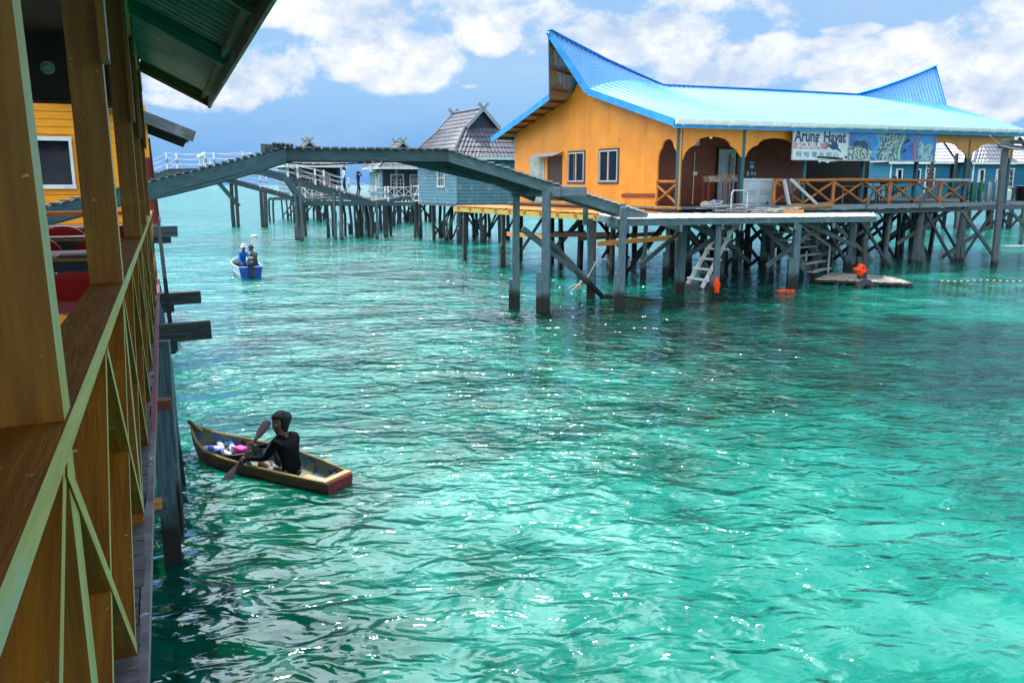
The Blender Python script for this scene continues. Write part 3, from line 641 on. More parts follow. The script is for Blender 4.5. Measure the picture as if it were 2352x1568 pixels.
def diver(o, s, flip, nm, m=INK, rot=0):
    P = [(0, .0), (.14, .10), (.30, .16), (.42, .10), (.55, .02), (.66, .0), (.86, .03), (1.0, -.02), (1.28, -.12), (1.28, -.08), (1.04, .08), (1.0, .17), (.98, .30), (.90, .36), (.80, .33), (.74, .42), (.56, .40), (.48, .26), (.30, .24), (.22, .30), (.12, .36), (.02, .38), (.0, .35), (.12, .30), (.24, .20), (.12, .14), (-.02, .05)]
    cr, sr = math.cos(rot), math.sin(rot)
    b = MB(); q = [((x*cr-y*sr)*s*flip, (x*sr+y*cr)*s) for x, y in P]
    if flip < 0: q = q[::-1]
    b.plate(q, [], (o, ax, az_), -.004); b.build(nm, m, SG)
diver(sp(fm*.57, .33, .03), SH*.62, 1, 'diver_silhouette')
TORN = plain('torn_black', (.006, .008, .01), .7)
splate([(SWd*.44, SH*.06), (SWd*.9, -SH*.0), (SWd*.93, SH*.06), (SWd*.7, SH*.11), (SWd*.45, SH*.12)], TORN, 'torn_strip', .024)
splate([(SWd*.95, SH*.06), (SWd*.99, SH*.06), (SWd*.99, SH*.13), (SWd*.95, SH*.14)], TORN, 'torn_strip', .024)
splate([(SWd*.46, -SH*.01), (SWd*.49, -SH*.10), (SWd*.53, -SH*.04), (SWd*.6, -SH*.06), (SWd*.64, -SH*.10), (SWd*.68, -SH*.05), (SWd*.9, -SH*.02), (SWd*.9, .0)], PALE, 'torn_strip', .024)
# the printed pictures: reef, ribbon, shoal, divers, turtle-less coral
CORAL = mat('printed_coral', (.42, .50, .42), (.02, .08, .11), .4, scale=8, lo=.47, hi=.53, detail=8)
SHOAL = mat('printed_fish_shoal', (.30, .42, .40), (.01, .07, .08), .4, scale=10, lo=.48, hi=.54, detail=4)
PW = (sx1-sx0)*(1-fm)
def pp(l, m, nm, o=.02): 
    b = MB(); b.plate([(x*PW, y*SH) for x, y in l], [], (sp(fm, 0, o), ax, az_), -.004); return b.build(nm, m, SG)
pp([(.01, .02), (.27, .02), (.27, .30), (.22, .42), (.16, .38), (.12, .50), (.07, .42), (.01, .48)], CORAL, 'reef_print')
pp([(.06, .45), (.05, .60), (.09, .66), (.13, .62), (.17, .68), (.19, .58), (.22, .5), (.2, .38), (.1, .4)], plain('dark_reef', (.004, .03, .07), .4), 'reef_print', .018)
pp([(.30, .02), (.55, .02), (.54, .35), (.56, .6), (.60, .98), (.30, .98), (.34, .7), (.35, .5), (.29, .35)], SHOAL, 'shoal_print', .018)
def ribbon(pts, wd, m, nm):
    l = [(x-wd/2, y) for x, y in pts]+[(x+wd/2, y) for x, y in reversed(pts)]; pp(l, m, nm, .026)
def sm(pts, n=5):
    o = []
    for i in range(len(pts)-1):
        p0, p1, p2, p3 = pts[max(i-1, 0)], pts[i], pts[i+1], pts[min(i+2, len(pts)-1)]
        for k in range(n):
            t_ = k/n; o.append(tuple(.5*((2*p1[d])+(-p0[d]+p2[d])*t_+(2*p0[d]-5*p1[d]+4*p2[d]-p3[d])*t_*t_+(-p0[d]+3*p1[d]-3*p2[d]+p3[d])*t_**3) for d in (0, 1)))
    return o+[pts[-1]]
ribbon(sm([(.25, .98), (.31, .75), (.335, .55), (.30, .40), (.285, .22), (.315, .02)]), .042, plain('light_blue_print', (.05, .30, .62), .4), 'blue_ribbon')
ribbon(sm([(.615, .98), (.605, .75), (.575, .5), (.565, .25), (.575, .02)]), .030, plain('green_print', (.30, .50, .18), .4), 'green_ribbon')
ribbon(sm([(.80, .98), (.765, .75), (.74, .5), (.755, .25), (.755, .02)]), .028, plain('red_ribbon_print', (.45, .10, .10), .4), 'red_ribbon')
diver(sp(fm+(1-fm)*.62, .52, .03), SH*.30, 1, 'diver_silhouette', TORN, .5); diver(sp(fm+(1-fm)*.61, .26, .03), SH*.2, 1, 'diver_silhouette', TORN, .4); diver(sp(fm+(1-fm)*.13, .78, .03), SH*.09, 1, 'diver_silhouette', INK, .2); diver(sp(fm+(1-fm)*.21, .68, .03), SH*.09, 1, 'diver_silhouette', INK, .9)
pp([(.79, .02), (.98, .02), (.98, .45), (.93, .62), (.87, .5), (.82, .68), (.785, .55), (.80, .3)], mat('printed_pale_reef', (.34, .45, .42), (.04, .2, .33), .4, scale=6, lo=.42, hi=.6), 'reef_print')

# ------------------------------------------------------------------ things on the veranda of the dive house
def inB(p): return MB_@V(p)
PST = thing('poster', 'dark blue printed poster on the red plywood wall right of the white door', 'poster', inB((onv(1726, 390, 2.35).x, 2.35, 4.1)), R(29))
h_ = onv(1726, 351, 2.35).z-onv(1726, 395, 2.35).z
b = MB(); b.box((0, 0, 0), (.62*h_*.9, .012, h_)); b.build('sheet', plain('poster_navy', (.006, .03, .10), .4), PST)
b = MB(); b.box((0, -.01, h_*.40), (.3, .006, .05)); b.box((.02, -.01, h_*.2), (.22, .006, .16)); b.box((-.2, -.01, -h_*.17), (.13, .006, .18)); b.box((.03, -.01, -h_*.15), (.09, .006, .15)); b.box((.2, -.01, -h_*.18), (.1, .006, .12)); b.box((-.17, -.01, -h_*.44), (.1, .006, .05)); b.box((.15, -.01, -h_*.42), (.18, .006, .05)); b.build('printed_blocks', PALE, PST)
# "diver below" board leaning on the door
q = onv(1747-0, 400, 2.25)
DB = thing('diver_below_board', 'narrow upright white plank lettered DIVER BELOW leaning against the pale door', 'sign', inB((onv(1681, 400, 2.2).x, 2.2, 0)), R(29))
zt_, zb_ = onv(1681, 352, 2.2).z, onv(1681, 440, 2.2).z
b = MB(); b.plate([(-.11, zb_), (.09, zb_), (.12, zt_-.08), (.02, zt_), (-.08, zt_-.08)], [], ((0, 0, 0), (1, 0, 0), (0, 0, 1)), -.02); b.build('plank', plain('cream_plank', (.45, .45, .41), .6), DB)
for k, ch in enumerate('DIVER BELOW'):
    if ch != ' ': text(ch, .19, BLACK, DB, ((.0, -.025, zt_-.32-k*.165), (1, 0, 0), (0, 0, 1)), ex=.003, align='CENTER')
LD = thing('loose_door', 'pale blue panelled door lying on its side against the log railing', 'door', inB((onv(1740, 440, .55).x, .55, DZ)), R(29))
l0, l1 = onv(1699, 430, .5).x, onv(1772, 430, .5).x; wd_ = l1-l0
b = MB(); b.bar((0, .02, .0), (0, .0, 1.05), wd_, .04, (0, 1, 0)); b.build('leaf', DOORM, LD)
b = MB()
for r0, r1 in ((.10, .45), (.55, .90)):
    for s in (-1, 1):
        for za in (1.05*r0, 1.05*r1): b.bar((s*.1, -.02, za), (s*wd_*.42, -.02, za), .02, .035)
b.build('door_panel', plain('door_groove', (.25, .33, .38), .5), LD); b = MB(); b.ball((wd_*.3, -.05, .12), .04, n=6); b.build('handle', BLACK, LD)
# grill on thin legs, scrap, pipes
GR = thing('grill_stand', 'rusty barbecue trough on thin iron legs in front of the white door', 'grill', inB((onv(1656, 420, .6).x, .6, DZ)), R(29))
b = MB(); b.bar((-.75, 0, 1.02), (.75, 0, 1.04), .35, .22); b.build('trough', mat('rusty_sheet', (.22, .20, .16), (.10, .06, .04), .6, scale=5), GR)
for x in (-.75, .25, .7):
    b = MB(); b.bar((x, -.15, 0), (x, -.15, 1.0), .03, .03, (0, 1, 0)); b.bar((x, .15, 0), (x, .15, 1.0), .03, .03, (0, 1, 0)); b.build('leg', REDW, GR)
b = MB(); b.bar((-.1, 0, 1.17), (.7, .05, 1.15), .3, .03); b.build('lid', FRESH, GR)
def scrap(name, label, cat, loc, rz, fn, m):
    o = thing(name, label, cat, loc, rz); b = MB(); fn(b); b.build('pieces' if name != 'timber_block' else 'block', m, o); return o
def heap(n, L, sp_, hh):
    def f(b):
        for k in range(n):
            a = jit(.5); c = V((jit(sp_), jit(.25), .03+k*hh)); d = V((math.cos(a), math.sin(a)*.6, jit(.06)))*L*random.uniform(.3, .6); b.bar(c-d, c+d, random.uniform(.08, .2), .03)
    return f
JD = 2.42
scrap('scrap_timber_pile', 'pile of grey scrap boards below the corner column of the orange house', 'scrap wood', inB((1.6, -.55, 2.55)), R(29), heap(14, 1.2, .9, .018), GREYW)
scrap('driftwood_heap', 'heap of pale broken sticks at the back edge of the bleached deck', 'scrap wood', inB((4.0, -1.0, 2.5)), R(29), heap(16, .8, .9, .010), mat('bone_white_wood', (.6, .58, .5), (.4, .38, .33), .8))
BG = thing('rag_bag', 'crumpled blue and white plastic bag on the scrap boards', 'bag', inB((1.9, .1, DZ)), R(29))
b = MB(); b.ball((0, 0, .12), .28, (1.2, .6, .5), 8, lambda p: p*(1+.3*math.sin(p.x*23)*math.cos(p.z*31))); b.build('bag', mat('blue_white_plastic', (.08, .16, .28), (.4, .42, .42), .5, scale=6, lo=.5, hi=.55), BG)
b = MB(); b.ball((-.45, 0, .10), .22, (1.4, .6, .5), 8, lambda p: p*(1+.3*math.sin(p.x*29)*math.cos(p.z*25))); b.build('sheet', mat('tan_paper', (.5, .45, .36), (.3, .25, .2), .7, scale=5), BG)
WB = thing('white_box', 'small white box on the floor by the grill legs', 'box', inB((onv(1636, 452, .1).x+.2, .1, DZ)), R(29)); b = MB(); b.box((0, 0, .12), (.4, .2, .2)); b.build('carton', WHITE, WB, bevel=.01); b = MB(); b.box((0, 0, .225), (.42, .22, .02)); b.build('lid', GREYW, WB)
def pipe_rail(name, label, loc, pts, r=.025):
    o = thing(name, label, 'handrail', loc, R(29)); b = MB(); b.tube(pts, r, 7); b.build('tube', plain('galvanised_tube', (.55, .57, .57), .35, metal=.6), o)
    b = MB()
    for p in (pts[0], pts[-1]): b.lathe(V(p), [(.05, 0), (.05, .02), (.03, .03)], 8)
    b.build('foot', GREYW, o)
pipe_rail('pipe_rail', 'bent metal tube hoop standing above the white swim ladder', inB((onv(1691, 470, -.6).x, -.75, 2.45)), [(-.4, 0, 0), (-.4, 0, .75), (-.33, 0, .86), (.3, 0, .86), (.38, 0, .75), (.38, 0, .1)])
pipe_rail('pipe_rail', 'short bent tube handle left of the metal hoop', inB((onv(1650, 470, -.4).x, -.5, 2.5)), [(-.2, 0, 0), (-.15, 0, .3), (.2, .1, .42)])
scrap('timber_block', 'short orange timber block on the bleached deck beneath the sign', 'timber', inB((onv(1826, 480, -1.5).x, -1.5, JD)), R(29), lambda b: (b.bar((-.5, 0, .1), (.35, 0, .1), .2, .16), b.bar((-.1, .15, .05), (.6, .1, .05), .12, .08)), FRESH)
LG = thing('fallen_log', 'peeling brown log lying behind the orange timber block', 'log', inB((onv(1860, 475, -.55).x, -.6, 2.55)), R(29)); b = MB(); log(b, (-1.3, 0, .1), (1.1, 0, .16), .13); b.build('trunk', wood('bark', (.26, .18, .08), (.12, .08, .04)), LG)
b = MB(); b.bar((-1.25, -.05, .2), (-1.35, .2, 1.15), .1, .1, (1, 0, 0)); b.bar((-1.3, -.1, 1.15), (.2, -.1, .22), .07, .1); b.build('brace', GREYW, LG)
CL = thing('hanging_clothes', 'dark grey wet clothes draped over the log rail at its left end', 'clothes', inB((onv(1800, 420, -.12).x+.3, -.1, 3.72)), R(29))
def drape(o, wd, hh, m, x0):
    b = MB(); b.surf(lambda s, t_: V((x0+wd*s+.03*math.sin(t_*9), .10-.22*math.sin(min(1, t_*1.6)*PI/2)-.02*math.sin(s*17), .03-hh*max(0, t_-.12)*(1+.25*math.sin(s*7+1)))), 18, 12); s_ = b.build('cloth', m, o, smooth=True); md = s_.modifiers.new('thick', 'SOLIDIFY'); md.thickness = .012
drape(CL, .55, .85, mat('grey_wet_cloth', (.10, .085, .08), (.04, .035, .035), .8, scale=7), -.35); drape(CL, .4, .45, mat('grey_brown_cloth', (.17, .14, .12), (.08, .07, .06), .8, scale=7), .15)

def plastic_chair(name, label, loc, rz, m, group=None):
    o = thing(name, label, 'chair', loc, rz, group)
    b = MB(); b.surf(lambda s, t_: V((-.22+.44*s, -.2+.42*t_, .44-.03*math.sin(PI*s))), 10, 8); q = b.build('seat', m, o, smooth=True); q.modifiers.new('thick', 'SOLIDIFY').thickness = .02
    # back: rounded shell with two lower cut-outs
    out = [(-.22, .45), (-.25, .62)]+[(-.27*math.cos(a), .70+.20*math.sin(a)) for a in [k*PI/14 for k in range(15)]]+[(.25, .62), (.22, .45)]
    hole = lambda s: [(s*.19, .47), (s*.20, .58), (s*.165, .635), (s*.12, .60), (s*.10, .47)]
    h2 = [hole(1), hole(-1)]
    b = MB(); b.plate(out, h2, ((0, .22, 0), (1, 0, 0), (0, .12, .993)), -.02); b.build('backrest', m, o)
    for sx_ in (-1, 1):
        for sy in (-1, 1): b = MB(); b.bar((sx_*.24, sy*.22, 0), (sx_*.20, sy*.19, .44), .045, .035, (0, 1, 0)); b.build('leg', m, o)
        b = MB(); b.tube([(sx_*.25, .2, .66), (sx_*.27, 0, .66), (sx_*.26, -.18, .62), (sx_*.24, -.2, .44)], .02, 6); b.build('armrest', m, o)
    return o
GREENP = plain('green_plastic', (.004, .10, .03), .35)
plastic_chair('plastic_chair', 'dark green plastic chair at the end of the log railing beside the air tanks', inB((onv(2235, 440, 1.0).x-.05, .9, DZ)), R(209), GREENP)
# air tanks
TK = plain('silver_tank', (.32, .36, .38), .35, metal=.5); TKG = plain('green_tank', (.01, .11, .06), .4)
k = 0
tu0, tu1 = onv(2225, 440, .7).x, onv(2304, 440, .7).x; tl = ['darkest green diving tank next to the green chair', 'second green diving tank from the green chair', 'dull grey green diving tank, third from the green chair', 'silver diving tank in the middle of the row, fourth from the green chair', 'silver diving tank, fifth from the green chair', 'silver diving tank, sixth from the green chair', 'silver diving tank, third from the white jerry can', 'silver diving tank, second from the white jerry can', 'silver diving tank nearest to the white jerry can']
proto = None
for i in range(9):
    x = lerp(tu0, tu1, (i+.5)/9); yv = .62+.12*(i % 2)
    if i in (0, 3):
        o = thing('diving_tank', tl[i], 'air tank', inB((x, yv, DZ)), R(29), 'diving tanks in a row on the right end of the deck')
        b = MB(); b.lathe((0, 0, 0), [(.085, 0), (.095, .02), (.095, .82), (.085, .90), (.05, .95), (.028, .97)], 12); b.build('cylinder', TKG if i < 3 else TK, o, smooth=True)
        b = MB(); b.lathe((0, 0, .97), [(.028, 0), (.03, .05), (.02, .06)], 8); b.tube([(-.05, 0, 1.01), (.06, 0, 1.01)], .018, 6); b.build('valve', GREYW, o); proto = o
    else: o = clone(proto, inB((x, yv, DZ)), R(29)+i, tl[i])
JC = thing('jerry_can', 'square white plastic jerry can right of the air tanks', 'jerry can', inB((onv(2310, 440, .6).x, .6, DZ)), R(29))
b = MB(); b.box((0, 0, .3), (.62, .3, .6)); b.build('can', plain('milky_plastic', (.50, .62, .55), .4), JC, bevel=.06); b = MB(); b.bar((-.12, 0, .65), (.15, 0, .65), .04, .04); b.lathe((.2, 0, .58), [(.05, 0), (.05, .07)], 8); b.build('handle', GREYW, JC)
TB = thing('plastic_tub', 'black plastic tub beside the tall leaning pole at the deck end', 'tub', inB((onv(2344, 440, .6).x, .5, DZ)), R(29)); b = MB(); b.lathe((0, 0, 0), [(.28, 0), (.36, .72), (.39, .74), (.37, .75), (.33, .7), (.25, .05)], 14); b.build('tub', BLACK, TB, smooth=True); b = MB(); b.tube([(.39*math.cos(a*PI/8), .39*math.sin(a*PI/8), .75) for a in range(17)], .02, 6); b.build('rim', plain('grey_rim', (.08, .09, .1), .5), TB)
TB = thing('plastic_tub', 'grey plastic tub between the jerry can and the black tub', 'tub', inB((onv(2330, 440, .6).x-.1, .9, DZ)), R(29)); b = MB(); b.lathe((0, 0, 0), [(.28, 0), (.36, .62), (.39, .64), (.37, .65), (.33, .6), (.25, .05)], 14); b.build('tub', plain('grey_tub', (.16, .18, .2), .5), TB, smooth=True); b = MB(); b.tube([(.39*math.cos(a*PI/8), .39*math.sin(a*PI/8), .65) for a in range(17)], .02, 6); b.build('rim', plain('grey_rim', (.08, .09, .1), .5), TB)
# tables and chairs inside the open pavilion
def bench_table(label, loc, L, m):
    o = thing('table', label, 'table', loc, R(29)); b = MB(); b.bar((-L/2, 0, .75), (L/2, 0, .75), .7, .05); b.build('tabletop', m, o)
    for s in (-1, 1):
        for y in (-.28, .28): b = MB(); b.bar((s*(L/2-.1), y, 0), (s*(L/2-.1), y, .73), .06, .06, (0, 1, 0)); b.build('leg', m, o)
bench_table('long white table behind the log railing under the picture sign', inB((12.6, 2.2, DZ)), 3.2, GREYW)
bench_table('dark red table at the far right of the open pavilion', inB((15.6, 3.8, DZ)), 1.8, REDW)
bench_table('dark table deep in the shade behind the name board', inB((9.3, 3.6, DZ)), 2.0, DARK)
plastic_chair('lounge_chair', 'black office chair in front of the blue cottages', inB((onv(1992, 405, 4).x, 4, DZ+.3)), R(29), BLACK)
def slat_chair(label, loc, rz):
    o = thing('wooden_chair', label, 'chair', loc, rz); b = MB(); b.box((0, 0, .45), (.45, .45, .04)); b.build('seat', DARK, o)
    b = MB()
    for z in (.62, .76, .92): b.bar((-.2, .22+z*.05, z), (.2, .22+z*.05, z), .03, .07)
    for s in (-1, 1): b.bar((s*.21, .2, 0), (s*.21, .28, 1.0), .04, .04, (0, 1, 0))
    b.build('backrest', DARK, o)
    for s in (-1, 1): b = MB(); b.bar((s*.2, -.2, 0), (s*.2, -.2, .44), .04, .04, (0, 1, 0)); b.build('leg', DARK, o)
slat_chair('dark slatted wooden chair in the pavilion right of centre', inB((onv(2070, 405, 2.8).x, 2.8, DZ+.22)), R(50))
slat_chair('small dark reclining chair left of the slatted chair', inB((onv(2042, 405, 3.2).x, 3.2, DZ+.1)), R(100))

# ------------------------------------------------------------------ bleached jetty in front of the dive house
def planks(b, P, n, th=.03, gap=.12, over=.06, j=.03):
    """n boards laid across; P(f, s) gives the edge points, s = 0 near, 1 far"""
    for k in range(n):
        f0 = (k+gap/2)/n; f1 = (k+1-gap/2)/n; a0, a1, b0, b1 = P(f0, 0), P(f1, 0), P(f0, 1), P(f1, 1)
        d = (b0-a0).normalized(); e0 = over+jit(j); e1 = over+jit(j); z = V((0, 0, th/2+jit(.006)))
        a = (a0+a1)/2-d*e0+z; c = (b0+b1)/2+d*e1+z; wd = ((a1-a0)-d*(a1-a0).dot(d)).length
        b.bar(a, c, wd, th)
    return b
JT = thing('jetty', 'low jetty with sun-bleached boards on tall stilts in front of the orange house', 'jetty', (3.1, 22.6, 0), 0)
JFL, JFR = at(1418, 503, 22.6), at(2012, 497, 29.4); JFM = at(1800, 497.5, 26.6)
JBL, JBR = at(1375, 491, 26.5), at(2008, 489.5, 33.0)
JBL.z = JFL.z-.02; JBR.z = JFR.z+.0
def JP(f, s):
    fr = lerp(JFL, JFR, f); return lerp(fr, lerp(JBL, JBR, f), s)
jl = (JFR-JFL).length
b = MB()
for k in range(int(jl/.17)):        # boards run along the jetty's width
    pass
planks(b, lambda f, s: MATS[JT.name].inverted()@JP(f, s), int(jl/.17), .03, .10, .07); b.build('deck', DECKW, JT)
o_ = V((0, 0, -.11)); b = MB(); b.bar(JFL+o_, JFM+o_, .06, .19); b.build('edge_beam', TEAL, JT, world=True); b = MB(); b.bar(JFM+o_, JFR+o_, .06, .18); b.build('edge_beam', TEAL, JT, world=True)
b = MB(); b.bar(JBL+o_, JBR+o_, .06, .18); b.build('edge_beam', TEAL, JT, world=True)
b = MB(); b.bar(JFL+o_, JBL+o_, .06, .18); b.build('edge_beam', TEAL, JT, world=True); b = MB(); b.bar(JFR+o_, JBR+o_, .06, .18); b.build('edge_beam', TEAL, JT, world=True)
for f in (.03, .2, .41, .63, .80, .98):
    b = MB(); b.bar(JP(f, -.04)+V((0, 0, -.30)), JP(f, 1.02)+V((0, 0, -.30)), .08, .19); b.build('bearer', TEAL, JT, world=True)
def Wst(parent, x, y, Y=None, zt=2.2, w=.18, m=None, lean=.03, sp_=True):
    """stilt whose waterline is at picture point x,y"""
    p = world_to(parent, onz(x, y, 0)); return stilt(parent, (p.x, p.y), zt, w, m or TEALS, lean, splice=1 if sp_ else 0)
TEALS = wood('grey_teal_stilt', (.10, .17, .19), (.05, .09, .105), c3=(.16, .22, .23), c3lo=.6, c3hi=.75, wet=.55)
for x, y, zt, w in ((1353, 688, 2.5, .17), (1427, 712, 2.9, .2), (1565, 675, 2.3, .19), (1642, 683, 2.3, .19), (1822, 665, 2.2, .24), (1948, 628, 2.2, .18), (1985, 612, 2.2, .16),
                    (1480, 640, 2.2, .15), (1578, 625, 2.2, .16), (1690, 622, 2.2, .16), (1750, 618, 2.2, .16), (1530, 640, 2.2, .16), (1890, 605, 2.2, .16)):
    Wst(JT, x, y, None, zt, w)
for (xa, ya, Ya, xb, yb, Yb) in ((1905, 505, 29, 1760, 612, 26.9), (1775, 500, 27, 1850, 560, 31), (1600, 505, 27, 1720, 600, 30), (1470, 610, 24.6, 1600, 500, 29), (1560, 500, 25, 1700, 575, 29), (1832, 505, 27.5, 1965, 565, 30), (1730, 500, 28, 1850, 620, 27.5), (1680, 520, 27, 1560, 600, 27)):
    p, q = at(xa, ya, Ya), at(xb, yb, Yb); b = MB(); b.bar(p, q, .06, .15); b.build('brace', STILT, JT, world=True)
# swim ladder
LA = thing('swim_ladder', 'white wooden ladder slanting down from the jetty into the water', 'ladder', tuple(onz(1600, 664, 0)), 0)
t0, t1 = at(1672, 512, 27.6), at(1695, 497, 27.6)
l0, l1 = onz(1578, 655, .02), onz(1612, 661, .02)
t0, t1 = at(1661, 512, 27.9), at(1690, 512, 27.9)
LM = wood('white_painted_ladder', (.85, .84, .80), (.70, .69, .64), c3=(.25, .13, .06), c3lo=.68, c3hi=.76)
for a, c in ((l0, t0), (l1, t1)): b = MB(); b.bar(a, c, .12, .08, (0, 1, 0)); b.build('rail', LM, LA, world=True)
for k in range(6):
    f = (k+.75)/6.3; b = MB(); p, q = lerp(l0, t0, f), lerp(l1, t1, f); e = (q-p)*.25; b.bar(p-e+V((0, -.07, 0)), q+e+V((0, -.07, 0)), .10, .07); b.build('rung', LM, LA, world=True)
b = MB(); b.bar(l0+V((-.2, -.05, .03)), l1+V((.35, -.05, -.02)), .05, .12); b.build('foot_board', mat('red_brown_board', (.12, .06, .06), (.06, .035, .04), .6), LA, world=True)
# staircase down to the floating landing
ST = thing('staircase', 'grey timber staircase descending from the jetty to the floating landing', 'stairs', tuple(onz(1850, 640, 0)), 0)
sa0, sa1 = at(1762, 512, 30.2), at(1822, 512, 31.2); sb0, sb1 = at(1872, 652, 29.3), at(1905, 632, 30.6); sb0.z = .15; sb1.z = .15
for a, c in ((sa0, sb0), (sa1, sb1)): b = MB(); b.bar(a, c, .06, .20); b.build('stringer', TEALS, ST, world=True)
for k in range(7):
    f = (k+.5)/7; b = MB(); p, q = lerp(sa0, sb0, f), lerp(sa1, sb1, f); e = (q-p)*.12; b.bar(p-e+V((0, 0, .07)), q+e+V((0, 0, .07)), .26, .045); b.build('tread', GREYW, ST, world=True)
h0, h1 = at(1832, 512, 31), at(1906, 565, 30.4); b = MB(); b.bar(h0, h1, .05, .09); b.bar(h1, V((h1.x, h1.y, .2)), .07, .07, (0, 1, 0)); b.bar(at(1838, 505, 31), V((at(1838, 505, 31).x, 31, .6)), .07, .07, (0, 1, 0)); b.build('stair_rail', GREYW, ST, world=True)
# floating landing
FL = thing('floating_landing', 'weathered grey pontoon of planks floating at the foot of the stairs', 'pontoon', (13.0, 29.6, 0), 0)
pa, pb, pc, pd = onz(1872, 642, .16), onz(2098, 652, .16), onz(2050, 637, .16), onz(1910, 627, .16)
inv = MATS[FL.name].inverted()
b = MB(); planks(b, lambda f, s: inv@lerp(lerp(pa, pb, f), lerp(pd, pc, f), s), 26, .03, .16, .04); b.build('deck', wood('worn_raft_board', (.40, .37, .33), (.16, .14, .12), c3=(.08, .08, .07), c3lo=.5, c3hi=.65), FL)
b = MB()
for s in (0.02, .5, .98): b.bar(lerp(pa, pd, s)+V((0, 0, -.045)), lerp(pb, pc, s)+V((0, 0, -.045)), .1, .08)
b.build('bearer', DSTILT, FL, world=True)
for f in (.04, .3, .55, .8, .97): 
    b = MB(); p = lerp(pa, pb, f); b.box((p.x, p.y+.08, -.06), (.16, .25, .22)); b.build('float_block', DSTILT, FL, world=True)
TY = thing('tyre_fender', 'black truck tyre half sunk against the floating landing below the orange cloth', 'tyre', tuple(onz(1988, 662, 0)), 0)
tp = onz(1988, 662, 0)
def torus(b, R_, r, n=28, m=12, fn=None):
    vs = []; fs = []
    for i in range(n):
        a = 2*PI*i/n
        for k in range(m):
            c = 2*PI*k/m; rr = R_+r*math.cos(c)*(1.0); vs.append(V((rr*math.cos(a), r*.85*math.sin(c), rr*math.sin(a))))
    for i in range(n):
        for k in range(m): i2 = (i+1) % n; k2 = (k+1) % m; fs.append((i*m+k, i*m+k2, i2*m+k2, i2*m+k))
    b.add(vs, fs)
b = MB(); torus(b, .30, .14); ty = b.build('tyre', BLACK, TY, smooth=True); ty.location = (0, 0, -.14); ty.rotation_euler = (R(-12), 0, R(20))
b = MB()
for k in range(40): a = 2*PI*k/40; c = V((math.cos(a), 0, math.sin(a))); b.bar(c*.425+V((0, -.09, 0)), c*.425+V((0, .09, 0)), .035, .025, c)
tr_ = b.build('tread', BLACK, TY); tr_.location = (0, 0, -.14); tr_.rotation_euler = (R(-12), 0, R(20)); tag(tr_, kind='stuff')
MP = thing('mooring_post', 'dark leaning post at the pontoon with orange cloth tied on top', 'post', tuple(onz(1985, 640, 0)), 0)
pq = onz(1990, 652, 0); b = MB(); b.bar(pq+V((.05, 0, -1.5)), at(1972, 600, pq.y)+V((0, 0, .15)), .17, .15, (0, 1, 0)); b.bar(pq+V((.0, 0, -1.5)), at(1987, 545, pq.y), .14, .14, (0, 1, 0)); b.build('post', DSTILT, MP, world=True); b = MB(); b.bar(onz(2000, 655, 0)+V((0, -.1, -.4)), at(1975, 632, pq.y-.1), .13, .13, (0, 1, 0)); b.build('brace', DSTILT, MP, world=True)
ORC = mat('orange_cloth', (.85, .075, .008), (.70, .04, .005), .7, scale=7, spec=.2)
def rag(label, c, sc, seed, n=22):
    o = thing('orange_cloth', label, 'cloth', tuple(c), 0); rnd = random.Random(seed)
    b = MB()
    ph = [rnd.random()*6 for _ in range(6)]
    def f(p):
        q = p/.5; k = 1+.20*math.sin(q.x*3+ph[0])*math.cos(q.z*4+ph[1])+.10*math.sin(q.z*6+ph[2]+q.x*3)+.07*math.sin(q.y*9+ph[3])*math.sin(q.x*7+ph[4]); return p*k
    b.ball((0, 0, 0), .5, (1, 1, 1), n, lambda p: V((f(p).x*sc[0], f(p).y*sc[1], f(p).z*sc[2])))
    b.build('folds', ORC, o, smooth=True)
    b = MB()
    for k in range(3):
        a = rnd.random()*6; p0 = V((math.cos(a)*sc[0]*.3, -.1*sc[1], math.sin(a)*sc[2]*.3)); p1 = p0*1.9; b.bar(p0, p1, .12*sc[0], .02, w1=.05*sc[0])
    b.build('loose_end', ORC, o); return o
c = at(1976, 620, pq.y-.12); rag('crumpled orange cloth knotted on the mooring post above the tyre', c, (.42, .34, .36), 3)
c = at(1646, 657, onz(1642, 683, 0).y-.12); rag('narrow orange cloth tied to a jetty stilt right of the white ladder', c, (.2, .22, .55), 5)
c = at(1805, 671, onz(1822, 665, 0).y-.25); rag('orange cloth floating at the foot of the stilt in front of the stairs', c, (.72, .4, .20), 8)
# rope tangle on a stilt, long submerged branch
RP = thing('rope_tangle', 'frayed pale rope knotted round a jetty stilt above the water', 'rope', tuple(at(1338, 650, 24.3)), 0)
cR = at(1338, 648, 24.3)
for k in range(9):
    b = MB(); pts = [cR+V((.10, 0, .12))]
    for j in range(5): pts.append(pts[-1]+V((-.05+jit(.09), jit(.05), -.07+jit(.05))))
    b.tube(pts, .018, 5); b.build('strand', mat('frayed_rope', (.5, .48, .40), (.3, .28, .22), .9, scale=20), RP, world=True)
b = MB(); b.tube([cR+V((.12, 0, .1)), at(1370, 600, 24.5), at(1372, 615, 24.5), at(1372, 570, 24.5)], .015, 5); b.build('strand', ROPE, RP, world=True)
BRN = thing('sunken_branch', 'dark waterlogged pole running from the footbridge stilt down into the water', 'pole', tuple(onz(1385, 674, 0)), 0)
b = MB(); pts = [at(1258, 553, 23.2), at(1300, 596, 23.7), at(1350, 648, 24.2), at(1382, 674, 24.9), at(1440, 680, 24.9), at(1560, 686, 24.4)]
pts[3].z = .08; pts[4].z = .03; pts[5].z = -.05
b.tube(pts, [.11, .11, .1, .09, .05, .02], 8); b.build('trunk', wood('wet_bark', (.10, .13, .13), (.04, .05, .05), wet=.7), BRN, world=True)

